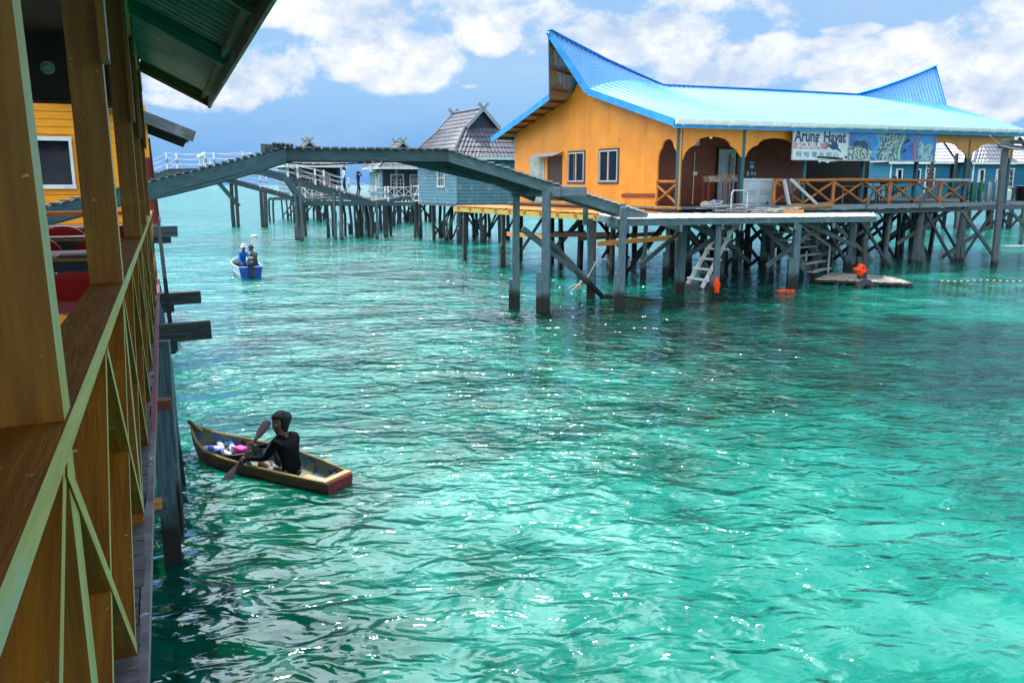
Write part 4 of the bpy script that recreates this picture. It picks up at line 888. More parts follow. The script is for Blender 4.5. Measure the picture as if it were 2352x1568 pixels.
# ------------------------------------------------------------------ arched footbridge
FB = thing('footbridge', 'arched timber footbridge rising over the channel to the jetty', 'footbridge', (-2, 21, 0), 0)
path = [at(60, 486, 13.4), at(655, 341, 19.6), at(1030, 345, 21.2), at(1478, 488, 23.4)]
off = V((-.26, .97, 0))*1.05
inv = MATS[FB.name].inverted()
hs = .29
tops = []
for i, (a, c) in enumerate(zip(path, path[1:])):
    dz = V((0, 0, -hs/2)); 
    for s in (0, 1):
        b = MB(); e = (c-a).normalized()*.12; b.bar(a+dz+off*s-e, c+dz+off*s+e, .07, hs); b.build('beam', TEAL if i != 1 else TEALD, FB, world=True, bevel=.006)
    b = MB(); n = int((c-a).length/.215); planks(b, lambda f, s: inv@(lerp(a, c, f)+off*s+V((0, 0, .01))), n, .032, .22, .14, .05); b.build('deck', GREYW if i == 2 else DKDECK, FB)
# arched lower chords (curved soffit boards), handmade look
for s in (0, 1):
    a, c = path[1], path[0]; b = MB(); 
    for k in range(6): 
        f0, f1 = k/6, (k+1)/6; g = lambda f: lerp(path[0], path[1], .3+.7*f)+V((0, 0, -hs-.05*math.sin(PI*f)))+off*s; b.bar(g(f0), g(f1), .05, .06)
    b.build('stiffener', TEAL, FB, world=True)
b = MB(); b.bar(at(905, 360, 21.4), at(1285, 447, 22.9), .07, .26); b.build('beam', TEALD, FB, world=True)
b = MB(); b.bar(at(1018, 358, 21.6), at(1230, 450, 22.8), .10, .34); b.build('brace', TEALD, FB, world=True)
b = MB(); b.bar(at(1040, 372, 21.0), at(1268, 440, 22.5), .05, .07); b.build('brace', TEAL, FB, world=True)
b = MB(); b.tube([at(640, 372, 19.8), at(720, 379, 20), at(850, 374, 20.8), at(1000, 362, 21.3)], .02, 6); b.build('cable', BLACK, FB, world=True)
# stepped boards just before the crest
lvl = path[1].z+.10
for k in range(5):
    p = lerp(path[0], path[1], .885+.021*k)+V((0, 0, .035)); h = lvl-.03-p.z; q = p+off; b = MB(); b.bar(p+V((0, -.05, h/2)), q+V((0, 0, h/2)), .09, h); b.build('step', STILT, FB, world=True)
p, q = lerp(path[0], path[1], .93), lerp(path[1], path[2], .05); p.z = lvl-.02; q.z = lvl-.03; b = MB(); planks(b, lambda f, s: inv@(lerp(p, q, f)+off*s), 5, .035, .12, .12, .05); b.build('step', DKDECK, FB)
for x, y, zt, w in ((1186, 708, at(1190, 436, 22.8).z, .22), (1253, 716, at(1258, 440, 22.2).z, .24)):
    Wst(FB, x, y, None, zt, w, TEALS, .02)
p, q = at(1176, 447, 22.9), at(1345, 447, 22.0); q2 = at(1290, 449, 22.1)
b = MB(); b.bar(p+V((0, 0, .08)), q2+V((0, 0, .08)), .1, .26); b.build('cap_beam', TEAL, FB, world=True, bevel=.01)
b = MB(); b.bar(at(1290, 440, 22.05), at(1347, 440, 21.9), .1, .26); b.build('cap_beam', TEAL, FB, world=True, bevel=.01)
b = MB(); b.bar(at(1200, 525, 22.8), at(1320, 620, 23.8), .07, .17); b.build('brace', TEALS, FB, world=True)
for x, y in ((1345, 488), (1430, 492)):
    b = MB(); p = at(x, y-20, 24.6 if x < 1400 else 22.9); b.bar((p.x, p.y, 2.3), (p.x, p.y, p.z+.05), .16, .14, (0, 1, 0)); b.build('post', TEAL, FB, world=True)
b = MB(); p = path[3]+V((-.05, 0, -.12)); b.bar(p, p+off*1.1, .12, .1); b.build('bearer', TEAL, FB, world=True)

# ------------------------------------------------------------------ fresh timber platform beside the gable wall
FP = thing('fresh_platform', 'platform of new orange boards on yellow beams beside the gable wall', 'platform', (5.95, 29, 0), R(29))
b = MB(); planks(b, lambda f, s: V((lerp(-2.9, -.12, s), lerp(.6, 12.6, f), 2.50)), 60, .04, .08, .0, .05); b.build('deck', FRESH, FP)
b = MB(); b.bar((-2.9, .4, 2.36), (-2.9, 12.8, 2.36), .07, .20); b.build('edge_beam', YFRESH, FP); b = MB(); b.bar((-.3, .4, 2.36), (-.3, 12.8, 2.36), .07, .20); b.build('edge_beam', YFRESH, FP)
for k in range(10): 
    b = MB(); b.bar((-3.05, .9+k*1.25, 2.42), (-.2, .9+k*1.25, 2.42), .09, .12); b.build('joist', FRESH, FP)
REDST = wood('reddish_stilt', (.13, .07, .055), (.06, .035, .03), wet=.45)
for u, v in ((-2.8, 1.2), (-2.8, 4.4), (-2.8, 8), (-2.8, 11.8), (-.9, 2.6), (-.9, 6.4), (-.9, 10)):
    stilt(FP, (u, v), 2.35, .17, REDST if v < 5 else DSTILT, .05)
for (xa, ya, Ya, xb, yb, Yb) in ((1165, 537, 33, 1262, 545, 30), (1205, 541, 36, 1395, 538, 31), (1372, 560, 27.8, 1556, 545, 29), (1255, 536, 37, 1345, 534, 36), (1330, 548, 33, 1520, 536, 33)):
    b = MB(); b.bar(at(xa, ya, Ya), at(xb, yb, Yb), .05, .17); b.build('rail_board', FRESH if Ya < 34 else REDW, FP, world=True)
FB_planks = None

# ------------------------------------------------------------------ tall leaning mooring pole on the right
PO = thing('tall_pole', 'tall grey leaning pole with a crossbar at the right end of the deck', 'pole', tuple(onz(2288, 608, 0)), 0)
pp0 = onz(2288, 608, 0); pt = at(2311, 320, pp0.y+.1); b = MB(); b.bar(pp0+V((-.06, 0, -1.7)), pt, .24, .2, (0, 1, 0)); b.build('pole', STILT, PO, world=True, bevel=.02)
b = MB(); b.bar(at(2292, 336, 35.3), at(2365, 342, 36.2), .1, .2); b.build('crossbar', STILT, PO, world=True)
b = MB(); b.bar(at(2312, 326, 36.0), at(2352, 327, 36.0), .08, .16); b.build('crossbar', DSTILT, PO, world=True)
b = MB(); b.tube([at(2274, 312, 33.5), at(2298, 334, 35.3), at(2325, 341, 35.5), at(2360, 346, 36)], .018, 6); b.build('cable', ROPE, PO, world=True)

# ------------------------------------------------------------------ tiled huts
def tiles(b, a0, a1, c0, c1, wave=.26, row=.36, amp=.06):
    """pantile sheet: eave a0-a1, upper edge c0-c1"""
    a0, a1, c0, c1 = map(V, (a0, a1, c0, c1)); ex = (a1-a0).normalized(); Lh = ((c0+c1)/2-(a0+a1)/2).length
    nr = max(2, int(Lh/row)); nn = ex.cross((c0+c1)/2-(a0+a1)/2).normalized()
    if nn.z < 0: nn = -nn
    W_ = (a1-a0).length; ncol = max(6, int(W_/wave*4)); vs = []
    for j in range(nr):
        for e in (0, 1):
            g = (j+e)/nr; p, q = lerp(a0, c0, g), lerp(a1, c1, g); lift = .035*(1-e)
            for i in range(ncol+1):
                x = lerp(p, q, i/ncol); s = (x-a0).dot(ex); vs.append(x+nn*(lift+amp*abs(math.sin(PI*s/wave))))
    N = ncol+1; fs = [(j*N+i, j*N+i+1, (j+1)*N+i+1, (j+1)*N+i) for j in range(2*nr-1) for i in range(ncol)]
    b.add(vs, fs)
def grille_window(parent, c, w, h, ax=(1, 0, 0), mframe=None, nx=3):
    ax = V(ax); c = V(c); n = ax.cross(V((0, 0, 1)))   # points outwards
    b = MB()
    for s in (-1, 1): b.bar(c+ax*s*w/2+n*.03-V((0, 0, h/2)), c+ax*s*w/2+n*.03+V((0, 0, h/2)), .09, .06, n); b.bar(c-ax*(w/2+.08)+n*.03+V((0, 0, s*h/2)), c+ax*(w/2+.08)+n*.03+V((0, 0, s*h/2)), .08, .09)
    wf = b.build('window', WHITE, parent)
    b = MB(); b.bar(c-ax*w/2+n*.012, c+ax*w/2+n*.012, .02, h); b.build('pane', GLASS, wf)
    b = MB()
    for k in range(1, nx+1): x = -w/2+w*k/(nx+1); b.bar(c+ax*x+n*.05-V((0, 0, h/2)), c+ax*x+n*.05+V((0, 0, h*.25)), .035, .03, n)
    for z in (-.18, .08): b.bar(c-ax*w/2+n*.05+V((0, 0, z*h)), c+ax*w/2+n*.05+V((0, 0, z*h)), .03, .035)
    for k in range(2):
        cx = c+ax*(w*(k*.5-.25))+n*.05+V((0, 0, h*.24)); b.tube([cx+ax*(w*.19*math.cos(a))+V((0, 0, w*.19*math.sin(a))) for a in [PI*i/8 for i in range(9)]], .02, 5)
        for a in (.6, PI-.6): b.bar(cx+ax*(w*.19*math.cos(a))+V((0, 0, w*.19*math.sin(a))), cx+ax*(w*.25*math.cos(a))+V((0, 0, w*.34*math.sin(a))), .03, .03)
    b.build('grille', WHITE, wf)
def hut(name, label, loc, w, d, zf, ze, zr, porch, rz=R(29), m=None, front=True, nst=(3, 3), roof=None, seed=1, yi=1.15, gf=.52):
    """dutch-gable hut: frame x along its front, y back; porch = dark recessed front"""
    rnd = random.Random(seed); m = m or BLUEW
    o = thing(name, label, 'hut', loc, rz)
    def sheet(p, q, z0, z1, mm, nm='wall', th=.08):
        b = MB(); nb = int((z1-z0)/.2)
        for k in range(nb): za = z0+(z1-z0)*k/nb; hh = (z1-z0)/nb; b.bar((p[0], p[1], za+hh/2), (q[0], q[1], za+hh/2), th+.0, hh*.88)
        b.bar((p[0], p[1], (z0+z1)/2), (q[0], q[1], (z0+z1)/2), th*.6, z1-z0, mi=1)  # dark backing sheet stands in for shade lines between the boards
        return b.build(nm, mm, o, mats=[mm, DARK])
    sheet((0, 0), (0, d), zf, ze, m); sheet((w, 0), (w, d), zf, ze, m); sheet((0, d), (w, d), zf, ze, m)
    if porch:
        sheet((0.0, 1.2), (w, 1.2), zf, ze, NAVY)
        b = MB()
        for x in (.05, w-.05): b.bar((x, 0, zf), (x, 0, ze), .12, .12, (0, 1, 0))
        b.build('porch_post', NAVY, o)
        grille_window(o, (w*.38, 1.14, zf+1.5), w*.26, 1.25)
        b = MB(); b.bar((w*.75, 1.12, zf), (w*.75, 1.12, zf+2.0), w*.17, .05, (0, 1, 0)); dr = b.build('door', plain('slate_door', (.10, .15, .18), .5), o)
        b = MB()
        for s in (-1, 1):
            for z in (.35, .95, 1.55): b.box((w*.75+s*w*.042, 1.075, zf+z), (w*.05, .02, .42))
        b.build('door_panel', plain('pink_panel', (.45, .22, .28), .5) if seed != 3 else plain('red_panel', (.6, .05, .04), .5), dr)
        b = MB(); 
        for s in (-1, 1): b.bar((w*.75+s*w*.10, 1.10, zf), (w*.75+s*w*.10, 1.10, zf+2.1), .08, .06, (0, 1, 0))
        b.bar((w*.65, 1.10, zf+2.1), (w*.85, 1.10, zf+2.1), .06, .08); b.build('door_frame', WHITE, o)
        for s0_, s1_ in ((0.1, w*.62),):
            b = MB(); b.bar((s0_, -.02, zf+.95), (s1_, -.02, zf+.95), .07, .07); b.bar((s0_, -.02, zf+.15), (s1_, -.02, zf+.15), .07, .07)
            nn = 3
            for k in range(nn+1): x = lerp(s0_, s1_, k/nn); b.bar((x, -.02, zf), (x, -.02, zf+1.0), .08, .08, (0, 1, 0))
            for k in range(nn): x, x2 = lerp(s0_, s1_, k/nn), lerp(s0_, s1_, (k+1)/nn); b.bar((x, -.02, zf+.15), (x2, -.02, zf+.95), .04, .05); b.bar((x, -.02, zf+.95), (x2, -.02, zf+.15), .04, .05)
            b.build('railing', WHITE, o)
    else:
        sheet((0, 0), (w, 0), zf, ze, m)
    ov = .55; z0 = ze-.12; g = (zr-ze)*gf+ze; ins = w*.26
    E0, E1, E2, E3 = V((-ov, -ov, z0)), V((w+ov, -ov, z0)), V((w+ov, d+ov, z0)), V((-ov, d+ov, z0))
    xg0, xg1, yg0, yg1 = ins, w-ins, yi, d-yi
    Gp = [V((xg0, yg0, g)), V((xg1, yg0, g)), V((xg1, yg1, g)), V((xg0, yg1, g))]; R0, R1 = V((w/2, yg0-.35, zr)), V((w/2, yg1+.35, zr))
    b = MB(); tiles(b, E0, E1, Gp[0], Gp[1]); tiles(b, E1, E2, Gp[1], Gp[2]); tiles(b, E2, E3, Gp[2], Gp[3]); tiles(b, E3, E0, Gp[3], Gp[0])
    Ga, Gb, Gc, Gd = V((xg0, yg0-.35, g)), V((xg0, yg1+.35, g)), V((xg1, yg1+.35, g)), V((xg1, yg0-.35, g))
    tiles(b, Gb, Ga, R1, R0); tiles(b, Gd, Gc, R0, R1); rf = b.build('roof', roof or SLATE, o)
    b = MB()
    for p, q in ((E0, Gp[0]), (E1, Gp[1]), (E2, Gp[2]), (E3, Gp[3])): b = MB(); b.tube([p+V((0, 0, .08)), q+V((0, 0, .08))], .09, 6); b.build('ridge_tile', roof or SLATE, rf)
    b = MB(); b.tube([R0+V((0, 0, .08)), R1+V((0, 0, .08))], .09, 6); b.build('ridge_tile', roof or SLATE, rf)
    b = MB(); b.add([Ga+V((0, .3, 0)), Gd+V((0, .3, 0)), R0+V((0, .3, -.05))], [(0, 1, 2)]); b.build('gable', NAVY, o); b = MB(); b.add([Gb+V((0, -.3, 0)), Gc+V((0, -.3, 0)), R1+V((0, -.3, -.05))], [(0, 1, 2)]); b.build('gable', NAVY, o)
    b = MB()
    for p, q in ((E0, E1), (E1, E2), (E2, E3), (E3, E0)): b.bar(p+V((0, 0, -.03)), q+V((0, 0, -.03)), .05, .18)
    b.build('eave_board', GUTTER, o)
    for gp0, gp1, rr in ((Ga, Gd, R0), (Gb, Gc, R1)):
        b = MB()
        for gp in (gp0, gp1): dd_ = (rr-gp); b.bar(gp-dd_*.08+V((0, 0, .06)), rr+dd_*.32+V((0, 0, .06)), .05, .22)
        b.build('crossed_finial', wood('grey_finial', (.34, .38, .37), (.2, .23, .23)), o)
    b = MB(); b.box((w/2, d/2, zf-.08), (w+.1, d+.1, .12)); b.build('floor', DKDECK, o)
    for i in range(nst[0]):
        for j in range(nst[1]):
            x, y = lerp(.1, w-.1, i/(nst[0]-1)), lerp(.1, d-.1, j/(nst[1]-1)); stilt(o, (x+jit(.2), y+jit(.2)), zf-.1, rnd.uniform(.14, .2), DSTILT, .2)
            if i < nst[0]-1 and rnd.random() < .8: s = rnd.choice((0, 1)); x2 = lerp(.1, w-.1, (i+1)/(nst[0]-1)); brace(o, (x, y, 2.2 if s else .1), (x2, y, .1 if s else 2.2), .06, .12, DSTILT)
            if j < nst[1]-1 and rnd.random() < .6: y2 = lerp(.1, d-.1, (j+1)/(nst[1]-1)); brace(o, (x, y, 2.2), (x, y2, .1), .06, .12, DSTILT)
    return o
cC = at(1050, 500, 49.0)
HC = hut('stilt_hut', 'largest blue clapboard hut with charcoal tiled gable roof left of the orange house', (cC.x, 49.0, 0), 4.5, 6.0, 2.35, 5.25, 8.05, False, nst=(4, 4), seed=2, gf=.62)
p = world_to(HC, at(1012, 403, 50.5)); grille_window(HC, (-.05, p.y+.3, 4.25), 1.05, 1.7, (0, -1, 0))
p = at(976, 0, 0)
b = MB(); b.box((-.45, 3.6, 5.0), (.5, .8, .7)); b.build('air_conditioner', plain('grey_casing', (.3, .33, .33), .5), HC)
b = MB(); b.bar((-.8, 4.9, 5.45), (.3, 4.9, 5.45), 1.3, .1); b.build('side_canopy', GUTTER, HC)
for x_ in (.0, 4.5): b = MB(); b.bar((x_, -.06, 2.4), (x_, -.06, 5.2), .1, .05, (0, 1, 0)); b.build('corner_board', BLUEW, HC)
cB = at(880, 450, 76)
HBt = hut('stilt_hut', 'small blue hut with dark porch, pink panelled door and grilled window between the other huts', (cB.x, 76, 0), 4.9, 3.6, 2.36, 5.2, 7.5, True, nst=(4, 3), seed=1)
grille_window(HBt, (-.05, 1.2, 3.9), .8, 1.2, (0, -1, 0)); b = MB(); b.box((-.4, 1.5, 5.0), (.5, .9, .6)); b.build('air_conditioner', plain('pale_casing', (.4, .42, .42), .5), HBt)
cA = at(668, 455, 82)
HA = hut('stilt_hut', 'farthest blue hut with dark porch and red panelled door behind the second footbridge', (cA.x, 82, 0), 5.2, 4.8, 2.3, 5.5, 7.9, True, nst=(4, 3), seed=3, yi=1.9)

# walkway in front of the huts, with white rope railing
WK = thing('hut_walkway', 'timber walkway on stilts with white rope railing in front of the huts', 'walkway', (-10, 55, 0), 0)
inv = MATS[WK.name].inverted()
k0, k1 = onz(690, 466, 2.3), V((-6.9, 56.5, 2.3)); k0 = V((-14.2, 55.5, 2.3))
for (a, c, wd) in ((V((-14.6, 55.0, 2.33)), V((-6.6, 55.0, 2.33)), 1.5), (V((-10.2, 56.5, 2.33)), V((-10.4, 75.5, 2.33)), 1.6), (V((-23, 76.5, 2.33)), V((-5.2, 76.8, 2.33)), 1.5)):
    d = (c-a).normalized(); n_ = V((-d.y, d.x, 0))
    b = MB(); planks(b, lambda f, s: inv@(lerp(a, c, f)+n_*wd*s), int((c-a).length/.3), .04, .15, .05); b.build('deck', DKDECK, WK)
    for s in (0, 1): b = MB(); b.bar(a+n_*wd*s+V((0, 0, -.12)), c+n_*wd*s+V((0, 0, -.12)), .08, .22); b.build('beam', TEALD, WK, world=True)
    for k in range(int((c-a).length/2)+1):
        for s in (0, 1):
            p = lerp(a, c, k/max(1, int((c-a).length/2)))+n_*wd*s; q = inv@p; stilt(WK, (q.x, q.y), 2.2, .17, DSTILT, .15)
def rope_rail(parent, pts, hgt, nr=3, every=1, bands=True, inset=0):
    PB = plain('blue_band', (.12, .25, .36), .5)
    for i, p in enumerate(pts):
        b = MB(); b.bar(p, p+V((0, 0, hgt)), .11, .11, (0, 1, 0)); po = b.build('rail_post', WHITE, parent, world=True)
        b = MB(); b.bar(p+V((0, 0, hgt*.35)), p+V((0, 0, hgt*.6)), .114, .114, (0, 1, 0)); b.build('painted_band', PB, po, world=False) if False else b.build('painted_band', PB, parent, world=True)
    for r in range(nr):
        z = hgt*(.35+.6*r/(nr-1)); l = []
        for a, c in zip(pts, pts[1:]):
            for k in range(6): f = k/6; l.append(lerp(a, c, f)+V((0, 0, z-.10*4*f*(1-f))))
        l.append(pts[-1]+V((0, 0, z))); b = MB(); b.tube(l, .012, 5); b.build('rope', ROPE, parent, world=True)
rope_rail(WK, [V((-14.4+2.0*k, 54.95, 2.33)) for k in range(4)], 1.1); rope_rail(WK, [V((-11.0, 57.5+3.2*k, 2.33)) for k in (0, 2, 4)], 1.05)
rope_rail(WK, [V((-22.5+3*k, 76.4, 2.33)) for k in range(4)], 1.1)
# white gate-like railing at the corner of the big hut
for a, c in ((at(949, 467, 55.0), at(976, 466, 53.4)), (at(949, 467, 55.0), at(948, 467, 56.8))):
    b = MB(); a.z = c.z = 2.33
    for z in (.15, .55, 1.1): b.bar(a+V((0, 0, z)), c+V((0, 0, z)), .06, .06)
    for f in (0, .5, 1): p = lerp(a, c, f); b.bar(p, p+V((0, 0, 1.25)), .09, .09, (0, 1, 0))
    b.bar(a+V((0, 0, .15)), lerp(a, c, .5)+V((0, 0, 1.1)), .04, .05); b.bar(c+V((0, 0, .15)), lerp(a, c, .5)+V((0, 0, 1.1)), .04, .05); b.build('railing', WHITE, WK, world=True)
LP = thing('lamp_post', 'white post with a lantern standing on the deck before the small hut', 'lamp', tuple(onz(911, 453, 2.35)), 0)
b = MB(); b.lathe((0, 0, 0), [(.35, 0), (.12, .35), (.06, .5), (.055, 2.1), (.08, 2.15)], 8); b.build('post', WHITE, LP); b = MB(); b.lathe((0, 0, 2.15), [(.10, 0), (.17, .30), (.20, .32), (.04, .55), (.01, .6)], 8); b.build('lantern', plain('lantern_glass', (.5, .55, .55), .2), LP)
PLT = thing('potted_plant', 'small yellow-green potted plant beside the white lamp post', 'plant', tuple(onz(903, 453, 2.35)), 0)
b = MB(); b.lathe((0, 0, 0), [(.16, 0), (.22, .3)], 8); b.build('pot', STILT, PLT); b = MB()
for k in range(70): p = V((jit(.35), jit(.35), .55+jit(.4))); d = V((jit(.2), jit(.2), .12)); b.quad(p-d*.6, p+V((.06, 0, 0)), p+d*.6, p-V((.06, 0, 0)))
b.build('leaves', mat('yellow_green_leaf', (.22, .30, .03), (.07, .16, .02), .5, scale=9), PLT)
for dx, nm in ((0, 'white globe lamp left of a pair above the far bridge'), (9, 'white globe lamp right of a pair above the far bridge')):
    G = thing('globe_lamp', nm, 'lamp', tuple(at(754.5*0+460+dx, 388, 66)), 0); zt_ = at(460, 365, 66).z-at(460, 388, 66).z
    b = MB(); b.tube([(0, 0, -.3), (0, 0, zt_)], .05, 6); b.build('post', WHITE, G); b = MB(); b.ball((0, 0, zt_+.15-.0+(.12 if dx else 0)), .2, n=8); b.build('globe', WHITE, G, smooth=True)

# second footbridge with rope railing and people on it
F2 = thing('rope_rail_footbridge', 'second arched footbridge with white rope railings leading to the huts', 'footbridge', (-14, 52, 0), 0)
inv2 = MATS[F2.name].inverted()
p2 = [at(250, 441, 50.0), at(385, 389, 50.5), at(560, 386.5, 51.5), at(600, 389.5, 51.7), at(868, 466, 54.6)]
n2_ = V((0, 1.5, 0))
for i, (a, c) in enumerate(zip(p2, p2[1:])):
    for s in (0, 1): b = MB(); b.bar(a+n2_*s+V((0, 0, -.18)), c+n2_*s+V((0, 0, -.18)), .08, .36); b.build('beam', TEALD, F2, world=True)
    b = MB(); planks(b, lambda f, s: inv2@(lerp(a, c, f)+n2_*s), max(2, int((c-a).length/.26)), .04, .2, .08); b.build('deck', DKDECK, F2)
def on2(x, pth): 
    for a, c in zip(pth, pth[1:]):
        xa = 1176+FPX*(a.x/(a.y*CC)); 
    return None
def along(pth, f, s, nrm):
    n = len(pth)-1; k = min(int(f*n), n-1); return lerp(pth[k], pth[k+1], f*n-k)+nrm*s
for s in (0, 1):
    rope_rail(F2, [lerp(p2[0], p2[1], f)+n2_*s for f in (0, .5, 1)]+[lerp(p2[1], p2[2], f)+n2_*s for f in (.5, 1)]+[lerp(p2[3], p2[4], f)+n2_*s for f in (.22+.03*s, .45+.03*s, .7, .95)], 1.05)
for x, y in ((695, 552), (683, 550), (785, 550), (772, 549), (868, 548), (852, 545)): 
    zt = {6: 3.6, 7: 3.0, 8: 2.35}[x//100]; Wst(F2, x, y, None, zt, .17, STILT, .12, x % 2 == 1)
for x in (700, 690): b = MB(); b.bar(at(648, 400, 51.5 if x == 700 else 52.5), at(x, 462, 51.7 if x == 700 else 52.7), .12, .30); b.build('brace', TEALD, F2, world=True)
b = MB(); b.bar(at(702, 466, 52.2), at(905, 468, 54.5), .08, .3); b.build('tie_beam', TEALD, F2, world=True)
# third, farther ramp
F3 = thing('far_ramp', 'thin distant timber ramp sloping down behind the second footbridge', 'footbridge', (-22, 69, 0), 0)
inv3 = MATS[F3.name].inverted(); p3 = [at(330, 396, 66), at(470, 397, 68), at(672, 452, 72)]; n3_ = V((0, 1.4, 0))
for a, c in zip(p3, p3[1:]):
    for s in (0, 1): b = MB(); b.bar(a+n3_*s+V((0, 0, -.15)), c+n3_*s+V((0, 0, -.15)), .1, .32); b.build('beam', TEALD, F3, world=True)
    b = MB(); planks(b, lambda f, s: inv3@(lerp(a, c, f)+n3_*s), int((c-a).length/.3), .04, .2, .08); b.build('deck', DKDECK, F3)
for s in (0, 1): rope_rail(F3, [lerp(p3[1], p3[2], f)+n3_*s for f in (.0, .30+.02*s, .62+.02*s, .98)], 1.1)
for x, y in ((538, 520), (548, 521), (604, 521), (613, 522)): Wst(F3, x, y, None, 3.95 if x < 600 else 3.1, .27, DSTILT, .1, False)
for k in (0, 1): b = MB(); b.bar(at(486, 401, 68+k), at(549, 474, 69+k), .16, .34); b.build('brace', TEALD, F3, world=True)

# ------------------------------------------------------------------ blue cottages behind the dive house
def cottage(label, loc, seed, bay=True, w=6.4, rz=R(8)):
    """cottage with a main hipped roof and a projecting bay in front"""
    o = thing('blue_cottage', label, 'cottage', loc, rz, None); zf, ze = 2.4, 5.35
    def wall(p, q, m=BLUEC):
        b = MB(); nb = 15
        for k in range(nb): z = zf+(ze-zf)*(k+.5)/nb; b.bar((*p, z), (*q, z), .10, (ze-zf)/nb*.88)
        b.bar((*p, (zf+ze)/2), (*q, (zf+ze)/2), .06, ze-zf, mi=1); b.build('wall', m, o, mats=[m, DARK])  # dark backing colours in the shade lines between the boards
    bw = 3.1
    wall((bw, 1.6), (w, 1.6)); wall((w, 1.6), (w, 6)); wall((0, 0), (bw, 0)); wall((0, 0), (0, 6)); wall((bw, 0), (bw, 1.6)); wall((0, 6), (w, 6))
    grille_window(o, (bw+1.2, 1.53, 4.1), 1.35, 1.5)
    for x in (.75, 2.35):
        b = MB()
        for s in (-1, 1): b.bar((x+s*.25, -.08, 3.75), (x+s*.25, -.08, 4.75), .09, .06, (0, 1, 0)); b.bar((x-.3, -.08, 4.25+s*.5), (x+.3, -.08, 4.25+s*.5), .06, .09)
        wf = b.build('window', WHITE, o); b = MB(); b.box((x, -.065, 4.25), (.45, .02, .95)); b.build('pane', GLASS, wf)
        b = MB(); b.bar((x-.2, -.12, 4.7), (x-.25, -.28, 3.8), .05, .05, (0, 1, 0)); b.bar((x+.2, -.12, 4.7), (x+.15, -.28, 3.8), .05, .05, (0, 1, 0)); b.build('sash', WHITE, wf)
    for x, y in ((0, -.07), (bw, -.07), (bw+.02, 1.5)): b = MB(); b.bar((x, y, zf), (x, y, ze), .09, .06, (0, 1, 0)); b.build('corner_board', WHITE, o)
    ov = .45
    b = MB(); tiles(b, (-ov, 1.2, ze), (w+.2, 1.2, ze), (-ov, 3.8, 7.6), (w+.2, 3.8, 7.6), .28, .4); tiles(b, (w+.2, 6.5, ze), (-ov, 6.5, ze), (w+.2, 3.8, 7.6), (-ov, 3.8, 7.6), .28, .4); rf = b.build('roof', PALET, o)
    b = MB(); P0, P1 = V((bw*.36, 1.3, 7.15)), V((bw*.64, 1.3, 7.15))
    tiles(b, (-ov, -ov, ze-.05), (bw+ov, -ov, ze-.05), P0, P1, .28, .4); tiles(b, (bw+ov, -ov, ze-.05), (bw+ov, 2.6, ze-.05), P1, P1+V((0, 2.0, 0)), .28, .4); tiles(b, (-ov, 2.6, ze-.05), (-ov, -ov, ze-.05), P0+V((0, 2, 0)), P0, .28, .4); b.quad(P0, P1, P1+V((0, 2.2, .0)), P0+V((0, 2.2, 0))); b.build('bay_roof', mat('shaded_roof_tile', (.14, .15, .18), (.09, .10, .13), .4, scale=6), o)  # cottage tiles again, darker: the bay's shade is put into the colour
    b = MB(); b.tube([(-ov, -ov, ze+.05), P0+V((0, 0, .1))], .08, 6); b.build('ridge_tile', PALET, rf); b = MB(); b.tube([(bw+ov, -ov, ze+.05), P1+V((0, 0, .1))], .08, 6); b.build('ridge_tile', PALET, rf); b = MB(); b.tube([P0+V((0, 0, .08)), P1+V((0, 0, .08))], .08, 6); b.build('ridge_tile', PALET, rf)
    b = MB(); b.bar((-ov, -ov, ze-.1), (bw+ov, -ov, ze-.1), .05, .18); b.bar((bw+ov, -ov, ze-.1), (bw+ov, 1.2, ze-.1), .05, .18); b.bar((bw+ov, 1.17, ze-.05), (w+.2, 1.17, ze-.05), .05, .14); b.build('eave_board', GUTTER, o)
    b = MB(); b.box((w/2, 3, zf-.1), (w, 6, .2)); b.build('floor', DKDECK, o)
    for i in range(4):
        for j in range(3):
            x, y = w*i/3.2+.2, .2+2.7*j; stilt(o, (x, y), zf-.1, .22, DSTILT, .25); 
            if j < 2: brace(o, (x, y, 2.2 if (i+j) % 2 else .1), (x+1.9*(1 if i < 3 else -1), y, .1 if (i+j) % 2 else 2.2), .07, .13, DSTILT)
    return o
def cx(x, Y): p = at(x, 450, Y); return (p.x, Y, 0)
cottage('blue cottage furthest left behind the open pavilion, its bay under the picture sign', cx(2040, 66), 1)
cottage('blue cottage whose two-window bay stands between the sign and the tall pole', cx(2228, 66.8), 2)
cottage('blue cottage at the right edge behind the tall leaning pole', cx(2418, 67.5), 3)
# boats' odds and ends on the water
def buoy(label, x, y, r):
    p = onz(x, y, 0); o = thing('buoy', label, 'buoy', tuple(p), 0, 'small pale floats in a line on the right'); b = MB(); b.ball((0, 0, .03), r, (1.5, 1, .8), 6); b.build('float', plain('pink_float', (.5, .3, .26), .5), o, smooth=True); b = MB(); b.tube([(-.35, 0, -.01), (.35, 0, -.01)], .006, 5); b.build('line', mat('wet_rope', (.2, .25, .22), (.12, .16, .14), .9), o); return o
ordn = ['first', 'second', 'third', 'fourth', 'fifth', 'sixth', 'seventh', 'eighth', 'ninth', 'tenth', 'eleventh', 'twelfth', 'last']
bl = lambda k: '%s small pink float in the line, counting rightwards from the floating landing' % ordn[k]
b0 = buoy(bl(0), 2163, 647, .04)
for k in range(1, 13): q = onz(2163+k*15, 647+math.sin(k*.7)*1.2, 0); clone(b0, tuple(q), 0, bl(k))
